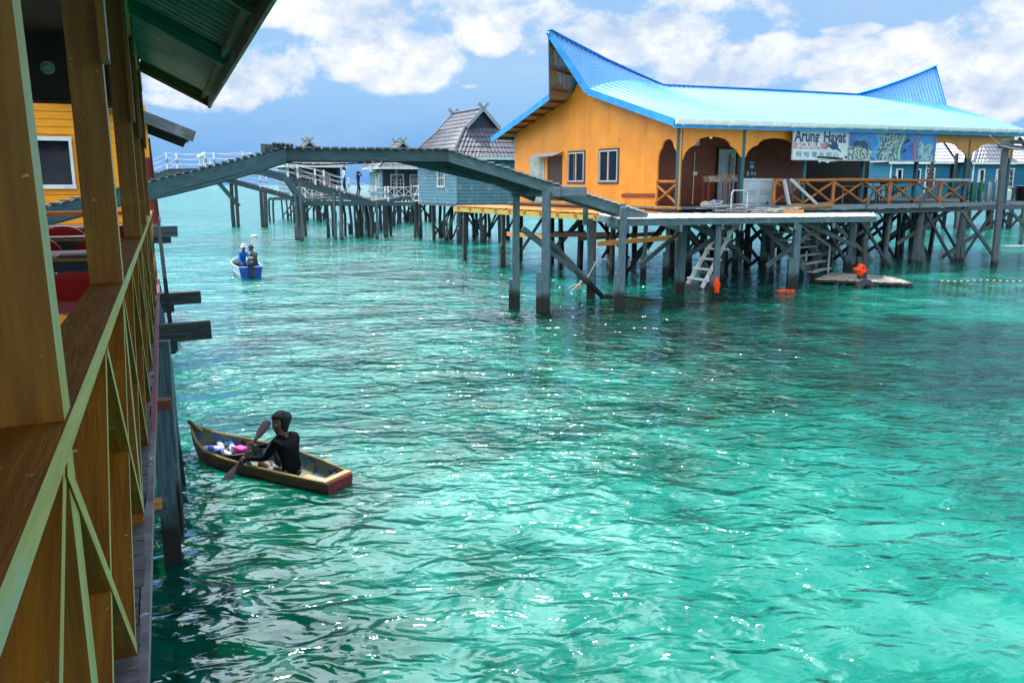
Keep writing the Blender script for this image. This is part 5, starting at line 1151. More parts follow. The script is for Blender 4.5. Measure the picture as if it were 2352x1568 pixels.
FPk = thing('floating_plank', 'short plank floating in the water at the right edge', 'plank', tuple(onz(2340, 568, 0)), .1); b = MB(); b.bar((-.9, 0, .05), (.9, 0, .06), .3, .08); b.build('board', GREYW, FPk); b = MB(); b.tube([(-.6, 0, .1), (-.6, .1, .16), (-.6, .2, .1)], .015, 5); b.build('nail', BLACK, FPk)
PB_ = thing('floating_bag', 'white plastic bag drifting beyond the motorboat', 'bag', tuple(onz(583, 544, 0)), 0)
b = MB(); b.ball((0, 0, .05), .2, (1.1, .8, .55), 8, lambda p: p*(1+.2*math.sin(p.x*14)*math.cos(p.y*11))); b.build('bag', plain('white_film', (.75, .74, .72), .4), PB_, smooth=True); b = MB(); b.tube([(.15, 0, .06), (.25, .03, .1), (.28, .05, .03)], .02, 6); b.build('handle', plain('white_film', (.75, .74, .72), .4), PB_)
# ------------------------------------------------------------------ the brown veranda the photograph is taken from (frame: x to the right, y forward)
VR = thing('veranda_building', 'brown painted timber veranda with yellow edges and corrugated roof at the left edge', 'building', (0, 0, 0), R(23.3))
def pale_edge(o, m=None, ax=0, th=.8):
    """the faces turned to the water take a paler material, yellow-green by default"""
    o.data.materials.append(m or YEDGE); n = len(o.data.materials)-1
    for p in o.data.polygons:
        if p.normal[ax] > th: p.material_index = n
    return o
py = [1.36, 3.5, 6.6, 8.8, 11.3]; vz = 2.1
for y in [-2.2]+py:
    if y == 1.36: y = 1.44
    xs_ = -.004 if y == 1.44 else 0
    b = MB(); b.bar((-.232+xs_, y+.05, 3.12), (-.232+xs_*6, y+.05, 5.05), .118, .09, (0, 1, 0)); po = pale_edge(b.build('post', BROWN, VR)); 
    b = MB(); b.bar((-.237, y+.05, vz), (-.237, y+.05, 3.065), .112, .09, (0, 1, 0)); pale_edge(b.build('post', BROWN, VR))
    if y > 3:
        b = MB(); b.bar((-.160, y-.05, 3.95), (-.160, y-.02, 4.7), .028, .12, (0, 1, 0)); b.bar((-.160, y-.05, 4.7), (-.160, y-.05, 5.05), .028, .16, (0, 1, 0)); pale_edge(b.build('post_plate', BROWN, VR), GREYW)
b = MB(); b.bar((-.231, -3, 3.093), (-.231, 6.0, 3.093), .116, .052); pale_edge(b.build('handrail', BROWN, VR))
b = MB(); b.bar((-.231, 6.004, 3.089), (-.231, 13.45, 3.089), .116, .052); pale_edge(b.build('handrail', BROWN, VR))
b = MB(); b.bar((-3.6, 13.4, 3.09), (-.15, 13.4, 3.09), .10, .06); b.build('handrail', LOGW, VR)
nodes = [-1.8, -.75, .3, 1.42, 2.46, 3.56, 4.6, 5.6, 6.66, 7.75, 8.86, 10.1, 11.36, 12.4, 13.4]
for i, (a, c) in enumerate(zip(nodes, nodes[1:])):
    for s in (0, 1):
        b = MB(); q = .0035*s; x = -.247-q; wd = .14
        p0, p1 = ((x, a, 3.05), (x, c, vz+.02)) if s == 0 else ((x, a, vz+.02), (x, c, 3.05))
        b.bar(p0, p1, wd, .034); pale_edge(b.build('rail_brace', BROWN, VR))
# floor boards run across, ragged grey ends past the railing, red-edged strip further out
b = MB()
for k in range(112):
    y = -1.6+k*.135; b.bar((-6, y, vz-.02), (-.175+jit(.010), y, vz-.02+jit(.003)), .118, .04)
fl = b.build('floor', DKDECK, VR)
b = MB(); b.bar((-.163, -1.6, vz-.035), (-.163, 4.9, vz-.035), .03, .06); b.build('edge_strip', mat('bird_stained_board', (.24, .23, .24), (.12, .12, .13), .8, scale=6, c3=(.6, .6, .6), c3scale=14, c3lo=.62, c3hi=.66, bump=.004), VR)
b = MB(); b.bar((-.161, 4.9, vz-.04), (-.161, 13.5, vz-.04), .03, .07); b.build('edge_strip', wood('faded_red_strip', (.32, .10, .11), (.2, .08, .09)), VR)
b = MB(); b.bar((-.2, -1.6, vz-.12), (-.2, 13.5, vz-.12), .08, .14); b.build('bearer', DSTILT, VR)
JEND = wood('dark_grey_joist', (.075, .085, .085), (.035, .042, .043), c3=(.13, .085, .05), c3lo=.66, c3hi=.74)
# joist ends standing proud of the deck
for (y, L_, hh, m) in ((8.95, .36, .19, JEND), (11.7, .37, .17, JEND)):
    b = MB(); b.bar((-.9, y, vz-.13), (L_, y, vz-.11), .10, hh); b.bar((-.9, y+.02, vz-.10-hh), (.02, y+.02, vz-.08-hh), .08, .1); b.build('joist_end', m, VR, bevel=.006)
b = MB(); b.bar((-.2, 5.9, vz-.10), (-.06, 5.9, vz-.10), .09, .07); b.build('joist_end', REDW, VR)
b = MB(); b.bar((-.2, 3.85, vz-.05), (-.115, 3.85, vz-.05), .06, .035); b.build('joist_end', FRESH, VR); b = MB(); b.bar((-.2, 3.92, vz-.09), (-.095, 3.92, vz-.09), .06, .07); b.build('joist_end', STILT, VR)
# stilts under the veranda edge, the nearest one leaning out
st = onz(393, 1300, 0); sl_ = world_to(VR, st)
b = MB(); b.bar((sl_.x+.02, sl_.y-.1, -1.5), (-.20, sl_.y+.35, vz-.1), .13, .11, (0, 1, 0)); b.bar((sl_.x+.1, sl_.y-.05, -.9), (-.14, sl_.y+.38, vz-.15), .03, .1, (0, 1, 0)); b.build('stilt', TEALS, VR)
for y in (-.5, 1.5, 11.2, 13.3):
    for x in (-.22, -2.2, -4.2): stilt(VR, (x, y), vz-.1, .16, TEALS if x > -1 else DSTILT, .03, splice=.2)
for y in (5, 8.4): stilt(VR, (-2.2, y), vz-.1, .16, DSTILT, .03); 
stilt(VR, (-.12, 8.42), vz-.1, .15, TEALS, .03, splice=0); b = MB(); b.bar((-.14, 10.6, vz-.1), (-.02, 9.6, -.5), .05, .12); b.build('brace', TEALS, VR); b = MB(); b.bar((-.10, 13.4, 2.9), (-.03, 9.9, vz-.5), .05, .07); b.build('brace', plain('tarred_timber', (.012, .02, .024), .9, spec=.1), VR)
# roof: corrugated sheets on rafters with an eave board
ye = 12.5; zi, zo, xo = 5.22, 4.74, .76
def CP(s, q): 
    y = -3+(ye+3)*s; return V((lerp(-.2, xo, q), y, lerp(zi, zo, q)+.03*math.sin(y*2*PI/.2)))
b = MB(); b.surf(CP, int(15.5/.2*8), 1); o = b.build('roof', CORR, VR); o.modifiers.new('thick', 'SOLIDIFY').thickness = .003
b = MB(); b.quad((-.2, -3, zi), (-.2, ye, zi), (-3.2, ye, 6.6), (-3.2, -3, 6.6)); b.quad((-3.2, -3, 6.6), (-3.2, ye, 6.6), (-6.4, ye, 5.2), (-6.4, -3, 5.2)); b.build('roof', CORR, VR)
RAFT = wood('stained_rafter', (.17, .13, .04), (.09, .07, .03), c3=(.13, .24, .20), c3lo=.5, c3hi=.6)
for i, y in enumerate((1.0, 3.4, 5.9, 8.5, ye-.12)):
    b = MB(); b.bar((-.16, y, zi-.10), (xo-.10, y, zo-.06), .07, .13, (0, 0, 1)); b.build('rafter', wood('green_rafter', (.16, .27, .22), (.10, .17, .14), c3=(.04, .06, .05), c3lo=.62, c3hi=.68) if i == 3 else RAFT, VR)
b = MB(); b.bar((xo-.07, -3, zo-.10), (xo-.07, ye, zo-.10), .03, .14); b.bar((xo-.14, -3, zo-.03), (xo-.14, ye, zo-.03), .05, .045); b.build('eave_board', RAFT, VR)
b = MB(); b.bar((xo-.02, ye-.04, zo-.12), (-.16, ye-.04, zi-.14), .03, .11, (0, 0, 1)); b.build('eave_board', RAFT, VR)
# header beams, ceiling and far gable opening
b = MB(); b.bar((-.21, -3, 5.0), (-.21, 13.4, 5.0), .10, .28); pale_edge(b.build('header', BROWN, VR))
b = MB(); b.bar((-6, 12.3, 5.0), (-.27, 12.3, 5.0), .06, .85); b.build('header', DARK, VR)
b = MB(); b.bar((-4, 12.28, 4.56), (-.27, 12.28, 4.56), .08, .04); b.bar((-.9, 12.26, 4.55), (-.27, 12.26, 4.55), .06, .09); b.build('header_trim', BROWN, VR)
b = MB(); b.bar((-6, 7.5, 5.35), (-.27, 7.5, 5.35), .1, .16); b.bar((-6, 4.4, 5.3), (-.27, 4.4, 5.3), .1, .14); b.build('tie_beam', NAVY, VR)
b = MB(); b.bar((-3.0, 3.0, 6.3), (-.3, 5.6, 5.2), .05, .1); b.build('rafter', YEDGE, VR)
b = MB(); b.box((-3.3, 9.9, 5.42), (6.0, 5.0, .04)); b.build('ceiling', DARK, VR)
b = MB(); b.bar((-6.0, -3, 3.6), (-6.0, 13, 3.6), .06, 3.1); b.build('back_wall', BROWN, VR)
LPo = world_to(VR, at(109, 156, 6.8)); b = MB(); b.lathe(LPo, [(.05, -.02), (.055, .0), (.05, .02)], 12, (0, -1, .1)); b.lathe(LPo+V((0, -.03, 0)), [(.03, 0), (.02, .05)], 10, (0, -1, -.2)); b.build('lamp_holder', GREYW, VR)

# tables, placemats and red chairs on the veranda
VM = MATS[VR.name]
def vtable(label, x0, x1, y, wd, ztop, m, clothn=None):
    o = thing('dining_table', label, 'table', tuple(VM@V((lerp(x0, x1, .5), y, vz))), R(23.3)); L = x1-x0; h = ztop-vz
    b = MB(); b.bar((-L/2, 0, h-.02), (L/2, 0, h-.02), wd, .04); b.build('tabletop', m, o, bevel=.008)
    b = MB(); b.bar((-L/2+.05, -wd/2+.05, h-.085), (L/2-.05, -wd/2+.05, h-.085), .03, .09); b.build('apron', NAVY, o)
    for s in (-1, 1):
        for q in (-1, 1): b = MB(); b.bar((s*(L/2-.08), q*(wd/2-.07), 0), (s*(L/2-.08), q*(wd/2-.07), h-.04), .06, .06, (0, 1, 0)); b.build('leg', NAVY, o)
    return o
TOPW = wood('varnished_tabletop', (.42, .19, .05), (.32, .13, .03), rough=.35)
vtable('nearest dining table with glossy dark purple top behind the railing', -2.6, -.36, 4.6, .9, 2.86, mat('glossy_plum_top', (.05, .012, .03), (.025, .008, .02), .07, scale=6, spec=.9, coat=1), 0)
vtable('second dining table with brown top and navy placemats', -2.9, -.55, 8.6, .95, 2.86, TOPW)
vtable('third dining table from the camera with navy placemats', -3.2, -.55, 11.1, .6, 2.88, TOPW)
vtable('farthest dining table by the end railing of the veranda', -3.2, -.60, 12.95, .55, 2.93, TOPW)
NV = mat('navy_cloth', (.008, .009, .07), (.005, .006, .04), .6, scale=9)
def pmat(label, x, y, z, wd=.42, dp=.28):
    o = thing('placemat', label, 'placemat', tuple(VM@V((x, y, z))), R(23.3)); b = MB(); b.box((0, 0, .006), (wd, dp, .008)); b.build('cloth', NV, o)
    b = MB(); b.box((wd/2+.012, 0, .0065), (.024, dp, .009)); b.box((-wd/2-.012, 0, .0065), (.024, dp, .009)); b.build('white_hem', WHITE, o)
pmat('navy placemat with white hem on the second table, nearest the railing', -.73, 8.32, 2.862, .38); pmat('navy placemat with white hem on the second table, left one', -1.17, 8.32, 2.862, .38)
pmat('navy placemat with white hem on the third table, nearest the railing', -1.07, 10.95, 2.882, .5); pmat('navy placemat with white hem on the third table, left one', -1.65, 10.95, 2.882, .5)
pmat('navy placemat with white hem on the farthest table', -1.33, 12.85, 2.932, .62)
def vchair(label, x, y, rz=0): return plastic_chair('plastic_chair', label, tuple(VM@V((x, y, vz))), R(23.3)+rz, RED, 'red plastic chairs at the dining tables')
vchair('closest red plastic chair, between the nearest and second tables', -.54, 5.75, PI)
vchair('red plastic chair behind the second table, half hidden by the first post', -1.27, 9.75, PI)
vchair('red plastic chair behind the second table, half hidden by the second post', -.62, 9.75, PI)
vchair('red plastic chair between the third and farthest tables, left of the second post', -1.2, 11.9, PI); vchair('red plastic chair between the third and farthest tables, right of the second post', -.58, 11.9, PI)
# ------------------------------------------------------------------ orange plank house at the far left
pc = at(356, 500, 19.0)
PH = thing('plank_house', 'orange horizontal-board house with white sliding window seen between the brown posts', 'building', (pc.x, pc.y, 0), R(23.3))
PM = MATS[PH.name]; PX, PY = PM.to_3x3()@V((1, 0, 0)), PM.to_3x3()@V((0, 1, 0))
def onP(x, y, yy=0): return world_to(PH, onpl(x, y, PM@V((0, yy, 0)), PY))
PLK = wood('orange_plank', (.86, .34, .015), (.74, .27, .01), rough=.55, c3=(.40, .32, .18), c3lo=.68, c3hi=.74, c3scale=1.6)
wx0, wx1 = -7.5, onP(281, 400).x; wp0, wp1 = onP(84, 318), onP(172, 429); wp0.x = wp1.x-1.5
b = MB(); z = 2.62; k = 0
while z < 5.6:
    h = .165; segs = [(wx0, wx1)]
    if z+h > wp1.z and z < wp0.z: segs = [(wx0, wp0.x), (wp1.x, wx1)]
    for a, c in segs: b.bar((a, -.004*(k % 2), z+h/2), (c, -.004*(k % 2), z+h/2), .03, h-.012)
    z += h; k += 1
b.bar((wx0, .03, 4.1), (wp0.x, .03, 4.1), .02, 3.0); b.bar((wp1.x, .03, 4.1), (wx1, .03, 4.1), .02, 3.0)
b.bar((wp0.x, .03, 2.6+(wp1.z-2.6)/2), (wp1.x, .03, 2.6+(wp1.z-2.6)/2), .02, wp1.z-2.6); b.bar((wp0.x, .03, (5.6+wp0.z)/2), (wp1.x, .03, (5.6+wp0.z)/2), .02, 5.6-wp0.z)
b.build('wall', PLK, PH)
b = MB(); b.bar((wx1, 0, 4.1), (wx1, 6, 4.1), .1, 3.0); b.build('wall', PLK, PH)
b = MB(); X0, X1, Z0, Z1 = wp0.x, wp1.x, wp1.z, wp0.z
for p, q in (((X0, Z0), (X1, Z0)), ((X0, Z1), (X1, Z1))): b.bar((p[0]-.04, -.05, p[1]), (q[0]+.04, -.05, q[1]), .08, .09)
for x in (X0, lerp(X0, X1, .44), X1): b.bar((x, -.05, Z0), (x, -.05, Z1), .06, .07, (0, 1, 0))
wf = b.build('window', WHITE, PH); b = MB(); b.box(((X0+X1)/2, .0, (Z0+Z1)/2), (X1-X0, .02, Z1-Z0)); b.build('pane', GLASS, wf)
e0 = onP(446, 303, -.4); e0.z -= .12; rw = e0.x+3.5
def RP_(x, y): return V((x, y, e0.z+.12+(e0.x-x)*.40))
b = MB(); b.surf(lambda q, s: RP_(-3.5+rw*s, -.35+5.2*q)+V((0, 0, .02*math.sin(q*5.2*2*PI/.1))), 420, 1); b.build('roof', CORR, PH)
b = MB(); b.bar(RP_(-3.5, -.40)+V((0, 0, -.11)), RP_(e0.x, -.40)+V((0, 0, -.11)), .05, .25); b.build('barge_board', STILT, PH)
for k in range(5): y = .4+k*1.1; b = MB(); b.bar(RP_(-.5, y)+V((0, 0, -.11)), RP_(e0.x-.1, y)+V((0, 0, -.11)), .07, .15); b.build('rafter', DSTILT, PH)
for d_ in (.25, .7, 1.1): b = MB(); b.bar(RP_(e0.x-d_, 0)+V((0, 0, -.06)), RP_(e0.x-d_, 4.8)+V((0, 0, -.06)), .06, .06); b.build('purlin', DSTILT, PH)
vx0, vx1 = wx1, 0
out = [(vx0, 5.3), (vx0, 4.4)]+archpts(vx0+.05, vx1-.28, 0, 4.05, 4.60)[1:-1]+[(vx1-.28, 4.05), (vx1, 4.05), (vx1, 5.3)]
b = MB(); b.plate(out, [], ((0, .0, 0), (1, 0, 0), (0, 0, 1)), -.05); b.build('valance', PLK, PH)
REDP = wood('red_painted_post', (.20, .022, .018), (.11, .012, .012), rough=.4)
for y in (.02, 4.6): b = MB(); b.tube([(vx1-.02, y, 2.6), (vx1-.10, y, 4.12 if y < 1 else 4.8)], .10, 10); b.build('post', REDP, PH)
b = MB(); b.bar((vx0, .0, 3.35), (vx1, .0, 3.35), .05, .07); b.bar((vx0, .0, 2.85), (vx1, .0, 2.85), .05, .3); b.build('railing', REDP, PH)
b = MB(); b.box((-3.6, 2.6, 2.56), (7.4, 5.4, .08)); b.build('floor', DKDECK, PH)
b = MB(); planks(b, lambda f, s: V((lerp(-7.2, .25, f), lerp(-2.2, -.0, s), 2.5)), 46, .04, .12, .03); b.build('deck', GREYW, PH)
b = MB(); b.bar((-7.2, -2.1, 2.38), (.3, -2.1, 2.38), .1, .2); b.build('bearer', STILT, PH)
jq = onP(408, 531, -2.3); b = MB(); b.bar((-1.2, -2.3, jq.z), (jq.x, -2.3, jq.z), .12, .22); b.build('bearer', STILT, PH)
for x in (-.3, -2.6, -5):
    for y in (-2, 1.5, 5): stilt(PH, (x, y), 2.35, .18, TEALS, .04, splice=.2)

# ------------------------------------------------------------------ people
def skin_mesh(verts, edges, root, sub=1):
    """verts: name -> (pos, radius or (rx, ry)); returns evaluated mesh"""
    names = list(verts); me = bpy.data.meshes.new('tmp'); me.from_pydata([tuple(verts[n][0]) for n in names], [(names.index(a), names.index(c)) for a, c in edges], [])
    o = bpy.data.objects.new('tmp', me); COL.objects.link(o); m = o.modifiers.new('skin', 'SKIN'); m.use_smooth_shade = True
    for i, n in enumerate(names):
        r = verts[n][1]; sv = me.skin_vertices[0].data[i]; sv.radius = r if isinstance(r, tuple) else (r, r); sv.use_root = (n == root)
    if sub: s = o.modifiers.new('sub', 'SUBSURF'); s.levels = sub; s.render_levels = sub
    dg = bpy.context.evaluated_depsgraph_get(); r = bpy.data.meshes.new_from_object(o.evaluated_get(dg)); bpy.data.objects.remove(o); return r
def segd(p, a, c):
    d = c-a; f = max(0, min(1, (p-a).dot(d)/max(d.length_squared, 1e-9))); return (p-(a+d*f)).length
def figure(label, parts, edges, loc, rz, mats, region, headc, headq, hs, hands=(), scale=1, root='pelvis', hair=None, name='person'):
    """one continuous body; region(names of nearest edge) -> material index; head with face; hands with five fingers"""
    o = thing(name, label, 'person', loc, rz)
    P = {k: (V(v[0]), v[1]) for k, v in parts.items()}
    me = skin_mesh(P, edges, root, 2)
    bm = bmesh.new(); bm.from_mesh(me)
    for f in bm.faces:
        c = f.calc_center_median(); e = min(edges, key=lambda e: segd(c, P[e[0]][0], P[e[1]][0])); f.material_index = region(e, c)
    # head: skull, brow, nose, chin, ears as one shaped surface
    def hd(p):
        x, y, z = p.x/hs, p.y/hs, p.z/hs     # face looks along -y
        q = V((x*.80, y*.98, z*1.22))
        if z < 0: q.x *= 1+.32*z; q.y *= 1+.12*z
        if y < -.3: 
            g = math.exp(-((x/.16)**2))*math.exp(-(((z+.12)/.22)**2)); q.y -= .30*g           # nose
            g = math.exp(-((abs(x)-.34)/.17)**2)*math.exp(-((z-.10)/.13)**2); q.y += .16*g       # eye sockets
            g = math.exp(-((x/.5)**2))*math.exp(-(((z-.30)/.10)**2)); q.y -= .06*g               # brow
            g = math.exp(-((x/.26)**2))*math.exp(-(((z+.48)/.09)**2)); q.y -= .07*g              # lips
            g = math.exp(-((x/.3)**2))*math.exp(-(((z+.80)/.16)**2)); q.y -= .10*g               # chin
        g = math.exp(-((abs(x)-.95)/.25)**2)*math.exp(-((z-.02)/.22)**2)*math.exp(-((y-.05)/.18)**2); q.x += math.copysign(.18*g, x)
        return q*hs
    hb = MB(); hb.ball(headc, hs, (1, 1, 1), 16, hd, headq)
    hm = bpy.data.meshes.new('h'); hm.from_pydata([tuple(v) for v in hb.v], [], hb.f)
    for p in hm.polygons: p.use_smooth = True
    bm.from_mesh(hm)
    def addmesh(mm):
        for p in mm.polygons: p.use_smooth = True
        bm.from_mesh(mm)
    for (wrist, dirv, pal, curl, side) in hands:
        # palm side vector pal, fingers along dirv curling toward pal
        w0 = V(wrist); d = V(dirv).normalized(); n = V(pal); n = (n-d*n.dot(d)).normalized(); s = d.cross(n)*side
        pv = {'w': (w0, .022), 'p': (w0+d*.045, (.034, .018))}; ed = [('w', 'p')]
        addmesh(skin_mesh(pv, ed, 'w', 1))
        for i, (ln, sp) in enumerate(((.066, .030), (.074, .010), (.070, -.010), (.055, -.029))):
            base = w0+d*.070+s*sp; a = base; pts = {'a': (w0+d*.04+s*sp*.7, .010), 'b': (base, .0095)}; e2 = [('a', 'b')]; ang = 0; prev = 'b'; cur = base
            for j, fr in enumerate((.45, .32, .23)):
                ang += curl*(1.0 if j else .6); cur = cur+(d*math.cos(ang)+n*math.sin(ang))*ln*fr*1.15; nm = 'c%d' % j; pts[nm] = (cur, .0085-.0012*j); e2.append((prev, nm)); prev = nm
            addmesh(skin_mesh(pts, e2, 'a', 1))
        b0 = w0+d*.025+s*.024; b1 = b0+(d*.5+s*.7+n*.45).normalized()*.035; b2 = b1+(d*.6+s*.1+n*.75).normalized()*.03; b3 = b2+(d*.45-s*.2+n*.8).normalized()*.02
        addmesh(skin_mesh({'a': (b0, .014), 'b': (b1, .0115), 'c': (b2, .010), 'd': (b3, .008)}, [('a', 'b'), ('b', 'c'), ('c', 'd')], 'a', 1))
    nm = bpy.data.meshes.new('body'); bm.to_mesh(nm); bm.free()
    for m in mats: nm.materials.append(m)
    bo = bpy.data.objects.new('body', nm); COL.objects.link(bo); bo.parent = o
    # eyes
    for s in (-1, 1):
        b = MB(); b.ball(V(headc)+headq@V((s*hs*.30, -hs*.83, hs*.12)), hs*.13, (1, .6, .7), 6); b.build('eye', WHITE, o); b = MB(); b.ball(V(headc)+headq@V((s*hs*.30, -hs*.90, hs*.12)), hs*.065, (1, .6, 1), 5); b.build('iris', BLACK, o)
    b = MB(); b.bar(V(headc)+headq@V((-hs*.22, -hs*.99, -hs*.58)), V(headc)+headq@V((hs*.22, -hs*.99, -hs*.58)), hs*.06, hs*.09); b.build('mouth', plain('lips', (.10, .03, .025), .5), o)
    o.scale = (scale,)*3; return o
def shellcap(o, c, q, r, fn, m, nm, n=12, keep=None):
    b = MB(); b.ball(c, r, (1, 1, 1), n, fn, q); x = b.build(nm, m, o, smooth=True); return x

# ------------------------------------------------------------------ dugout canoe (frame: x towards the bow, y to starboard side far, z up)
g = lambda x, y, z: onz(x, y, z)
sN, sF = g(745, 1110.6, .12), g(807, 1086, .12); bow = g(439, 971, .40)
ctr = (sN+sF)/2; ctr.z = 0; bw = V((bow.x, bow.y, 0)); dirc = (bw-ctr).normalized(); Lc = (bw-ctr).length
rzc = math.atan2(dirc.y, dirc.x)
CN = thing('dugout_canoe', 'small weathered wooden canoe with yellow rim and red stern board on turquoise water', 'canoe', (ctr.x, ctr.y, 0), rzc)
# half width, floor z, rim z by station
ST_ = [(0, .212, -.10, .12), (.12, .262, -.12, .12), (.30, .325, -.14, .12), (.5, .365, -.14, .13), (.65, .365, -.14, .145), (.8, .31, -.12, .175), (.9, .19, -.06, .235), (.97, .075, .08, .32), (1.0, .015, .20, .37)]
def hull(f):
    for a, c in zip(ST_, ST_[1:]):
        if f <= c[0]+1e-9: k = (f-a[0])/(c[0]-a[0]); return [a[i]+(c[i]-a[i])*k for i in (1, 2, 3)]
    return list(ST_[-1][1:])
def hp(f, t_, ins=0):     # t -1..1 across: rim to rim
    hw, z0, z1 = hull(f); hw = max(.004, hw-ins); z0 += ins; a = t_*PI/2; return V((Lc*f, -.10*math.sin(PI*f)+(hw*math.copysign(abs(math.sin(a))**.75, a) if t_ else 0), z1-(z1-z0)*abs(math.cos(a))**.62))
HULLM = wood('canoe_hull', (.13, .075, .03), (.06, .035, .018), rough=.6, c3=(.04, .035, .03), c3lo=.55, c3hi=.7)
b = MB(); b.surf(lambda s, q: hp(s, q*2-1), 40, 16); b.build('hull', HULLM, CN, smooth=True)
INN = mat('canoe_inside_paint', (.05, .16, .27), (.20, .21, .13), .6, scale=5, lo=.42, hi=.58, c3=(.03, .03, .03), c3scale=7, c3lo=.55, c3hi=.62, bump=.003)
b = MB(); b.surf(lambda s, q: hp(s*.985+.005, q*2-1, .022), 40, 16); b.build('lining', INN, CN, smooth=True)
RIM = wood('worn_yellow_rim', (.38, .27, .09), (.20, .13, .05), c3=(.12, .09, .05), c3lo=.55, c3hi=.66)
for s in (-1, 1):
    b = MB(); pts = [hp(f/24, s)+V((0, -s*.008, .006)) for f in range(25)]; b.tube(pts, [.019]*22+[.018, .016, .012], 6); b.build('rim', RIM, CN)
b = MB(); out = [(hull(0)[0]*math.copysign(abs(math.sin(t_*PI/2))**.75, t_) if t_ else 0, hull(0)[2]-(hull(0)[2]-hull(0)[1])*abs(math.cos(t_*PI/2))**.62) for t_ in [k/8-1 for k in range(17)]]
b.plate(out, [], ((-.004, 0, 0), (0, 1, 0), (0, 0, 1)), -.03); b.build('transom', mat('red_transom', (.22, .012, .012), (.12, .01, .01), .45, scale=5, c3=(.12, .02, .015), c3scale=6), CN)
b = MB(); b.bar((.03, -.225, .135), (.03, .225, .135), .085, .025); b.build('stern_cap', wood('pale_cap', (.52, .36, .18), (.38, .25, .12)), CN)
b = MB(); b.bar((Lc*.93, -.02, .30), (Lc*1.02, 0, .42), .03, .05); b.build('stem', RIM, CN)
b = MB(); b.bar((.27, -.30, .0), (.27, -.05, -.04), .02, .15, (0, 0, 1)); b.bar((.27, -.30, -.02), (.27, -.28, .11), .09, .04); b.build('rib', wood('blue_rib', (.03, .10, .20), (.05, .07, .08)), CN)
for f in (.62, .74): b = MB(); b.bar((Lc*f, -.36, -.03), (Lc*f+.04, -.40, .13), .06, .04); b.build('rib', RIM, CN)
b = MB(); b.bar((.10, .05, .02), (.56, .07, .03), .30, .016); b.build('loose_board', wood('pale_plywood', (.50, .37, .24), (.38, .27, .17)), CN)
CI = MATS[CN.name].inverted()
def inC(x, y, Y=None, z=None): return CI@(at(x, y, Y) if Y else onz(x, y, z))
# bottles, scoop, basin
PET = bpy.data.materials.new('clear_plastic'); PET.use_nodes = True; pn = PET.node_tree.nodes['Principled BSDF']; pn.inputs['Base Color'].default_value = (.75, .85, .95, 1); pn.inputs['Roughness'].default_value = .12; pn.inputs['Transmission Weight'].default_value = .2; pn.inputs['IOR'].default_value = 1.2
LBL = plain('blue_label', (.02, .12, .55), .4)
def bottle(label, px, py, z, ang, L=.30, r=.042):
    c = MATS[CN.name]@V(CI@onz(px, py, z)); o = thing('plastic_bottle', label, 'bottle', tuple(c), 0, 'empty plastic bottles in the bow of the canoe')
    d = V((math.cos(ang), math.sin(ang), .18)).normalized()
    b = MB(); prof = [(r*.8, -L/2), (r, -L/2+.02)]+[(r*(1-.06*(k % 2)), -L/2+.03+k*.018) for k in range(9)]+[(r, .04), (r*.9, L*.28), (r*.4, L*.42), (r*.33, L*.45)]; b.lathe((0, 0, 0), prof, 12, d); b.build('bottle', PET, o, smooth=True)
    b = MB(); b.lathe(d*(L*.45), [(r*.42, 0), (r*.42, .025)], 10, d); b.build('cap', LBL if random.random() < .6 else WHITE, o)
    b = MB(); b.lathe(d*(-.02), [(r*1.02, 0), (r*1.02, .08)], 12, d); b.build('label', LBL, o); return o
for lb, px, py, z, an in (('upper left plastic bottle lying against the bow', 476, 1006, .13, 2.2), ('clear plastic bottle in the middle of the heap with a blue label', 500, 1016, .11, 2.3), ('plastic bottle with bright blue label along the far side', 515, 1012, .11, 2.3), ('plastic bottle with open neck pointing at the camera', 487, 1030, .10, 3.6), ('clear bottle lowest in the heap near the side of the canoe', 512, 1038, .06, 2.6), ('plastic bottle wedged beside the pink scoop', 532, 1024, .09, 2.0)): bottle(lb, px, py, z, an)
SCp = thing('pink_scoop', 'bright pink plastic scoop between the bottles and the paddler', 'scoop', tuple(onz(553, 1036, .08)), rzc); b = MB(); b.bar((-.07, 0, .0), (.07, 0, .02), .12, .10); b.build('scoop', plain('pink_plastic', (.75, .01, .28), .4), SCp, bevel=.012); b = MB(); b.tube([(.07, 0, .02), (.16, .02, .05)], .012, 6); b.build('handle', plain('pink_plastic', (.75, .01, .28), .4), SCp)
BS = thing('black_basin', 'shallow black basin in front of the paddler', 'basin', tuple(onz(545, 1050, .0)), 0); b = MB(); b.lathe((0, 0, 0), [(.12, -.05), (.17, .08), (.19, .09), (.18, .10), (.16, .08), (.10, -.03), (.01, -.04)], 18); b.build('basin', BLACK, BS, smooth=True); b = MB(); b.tube([(.185*math.cos(a*PI/9), .185*math.sin(a*PI/9), .095) for a in range(19)], .008, 6); b.build('rim', plain('grey_rim', (.08, .09, .1), .5), BS)
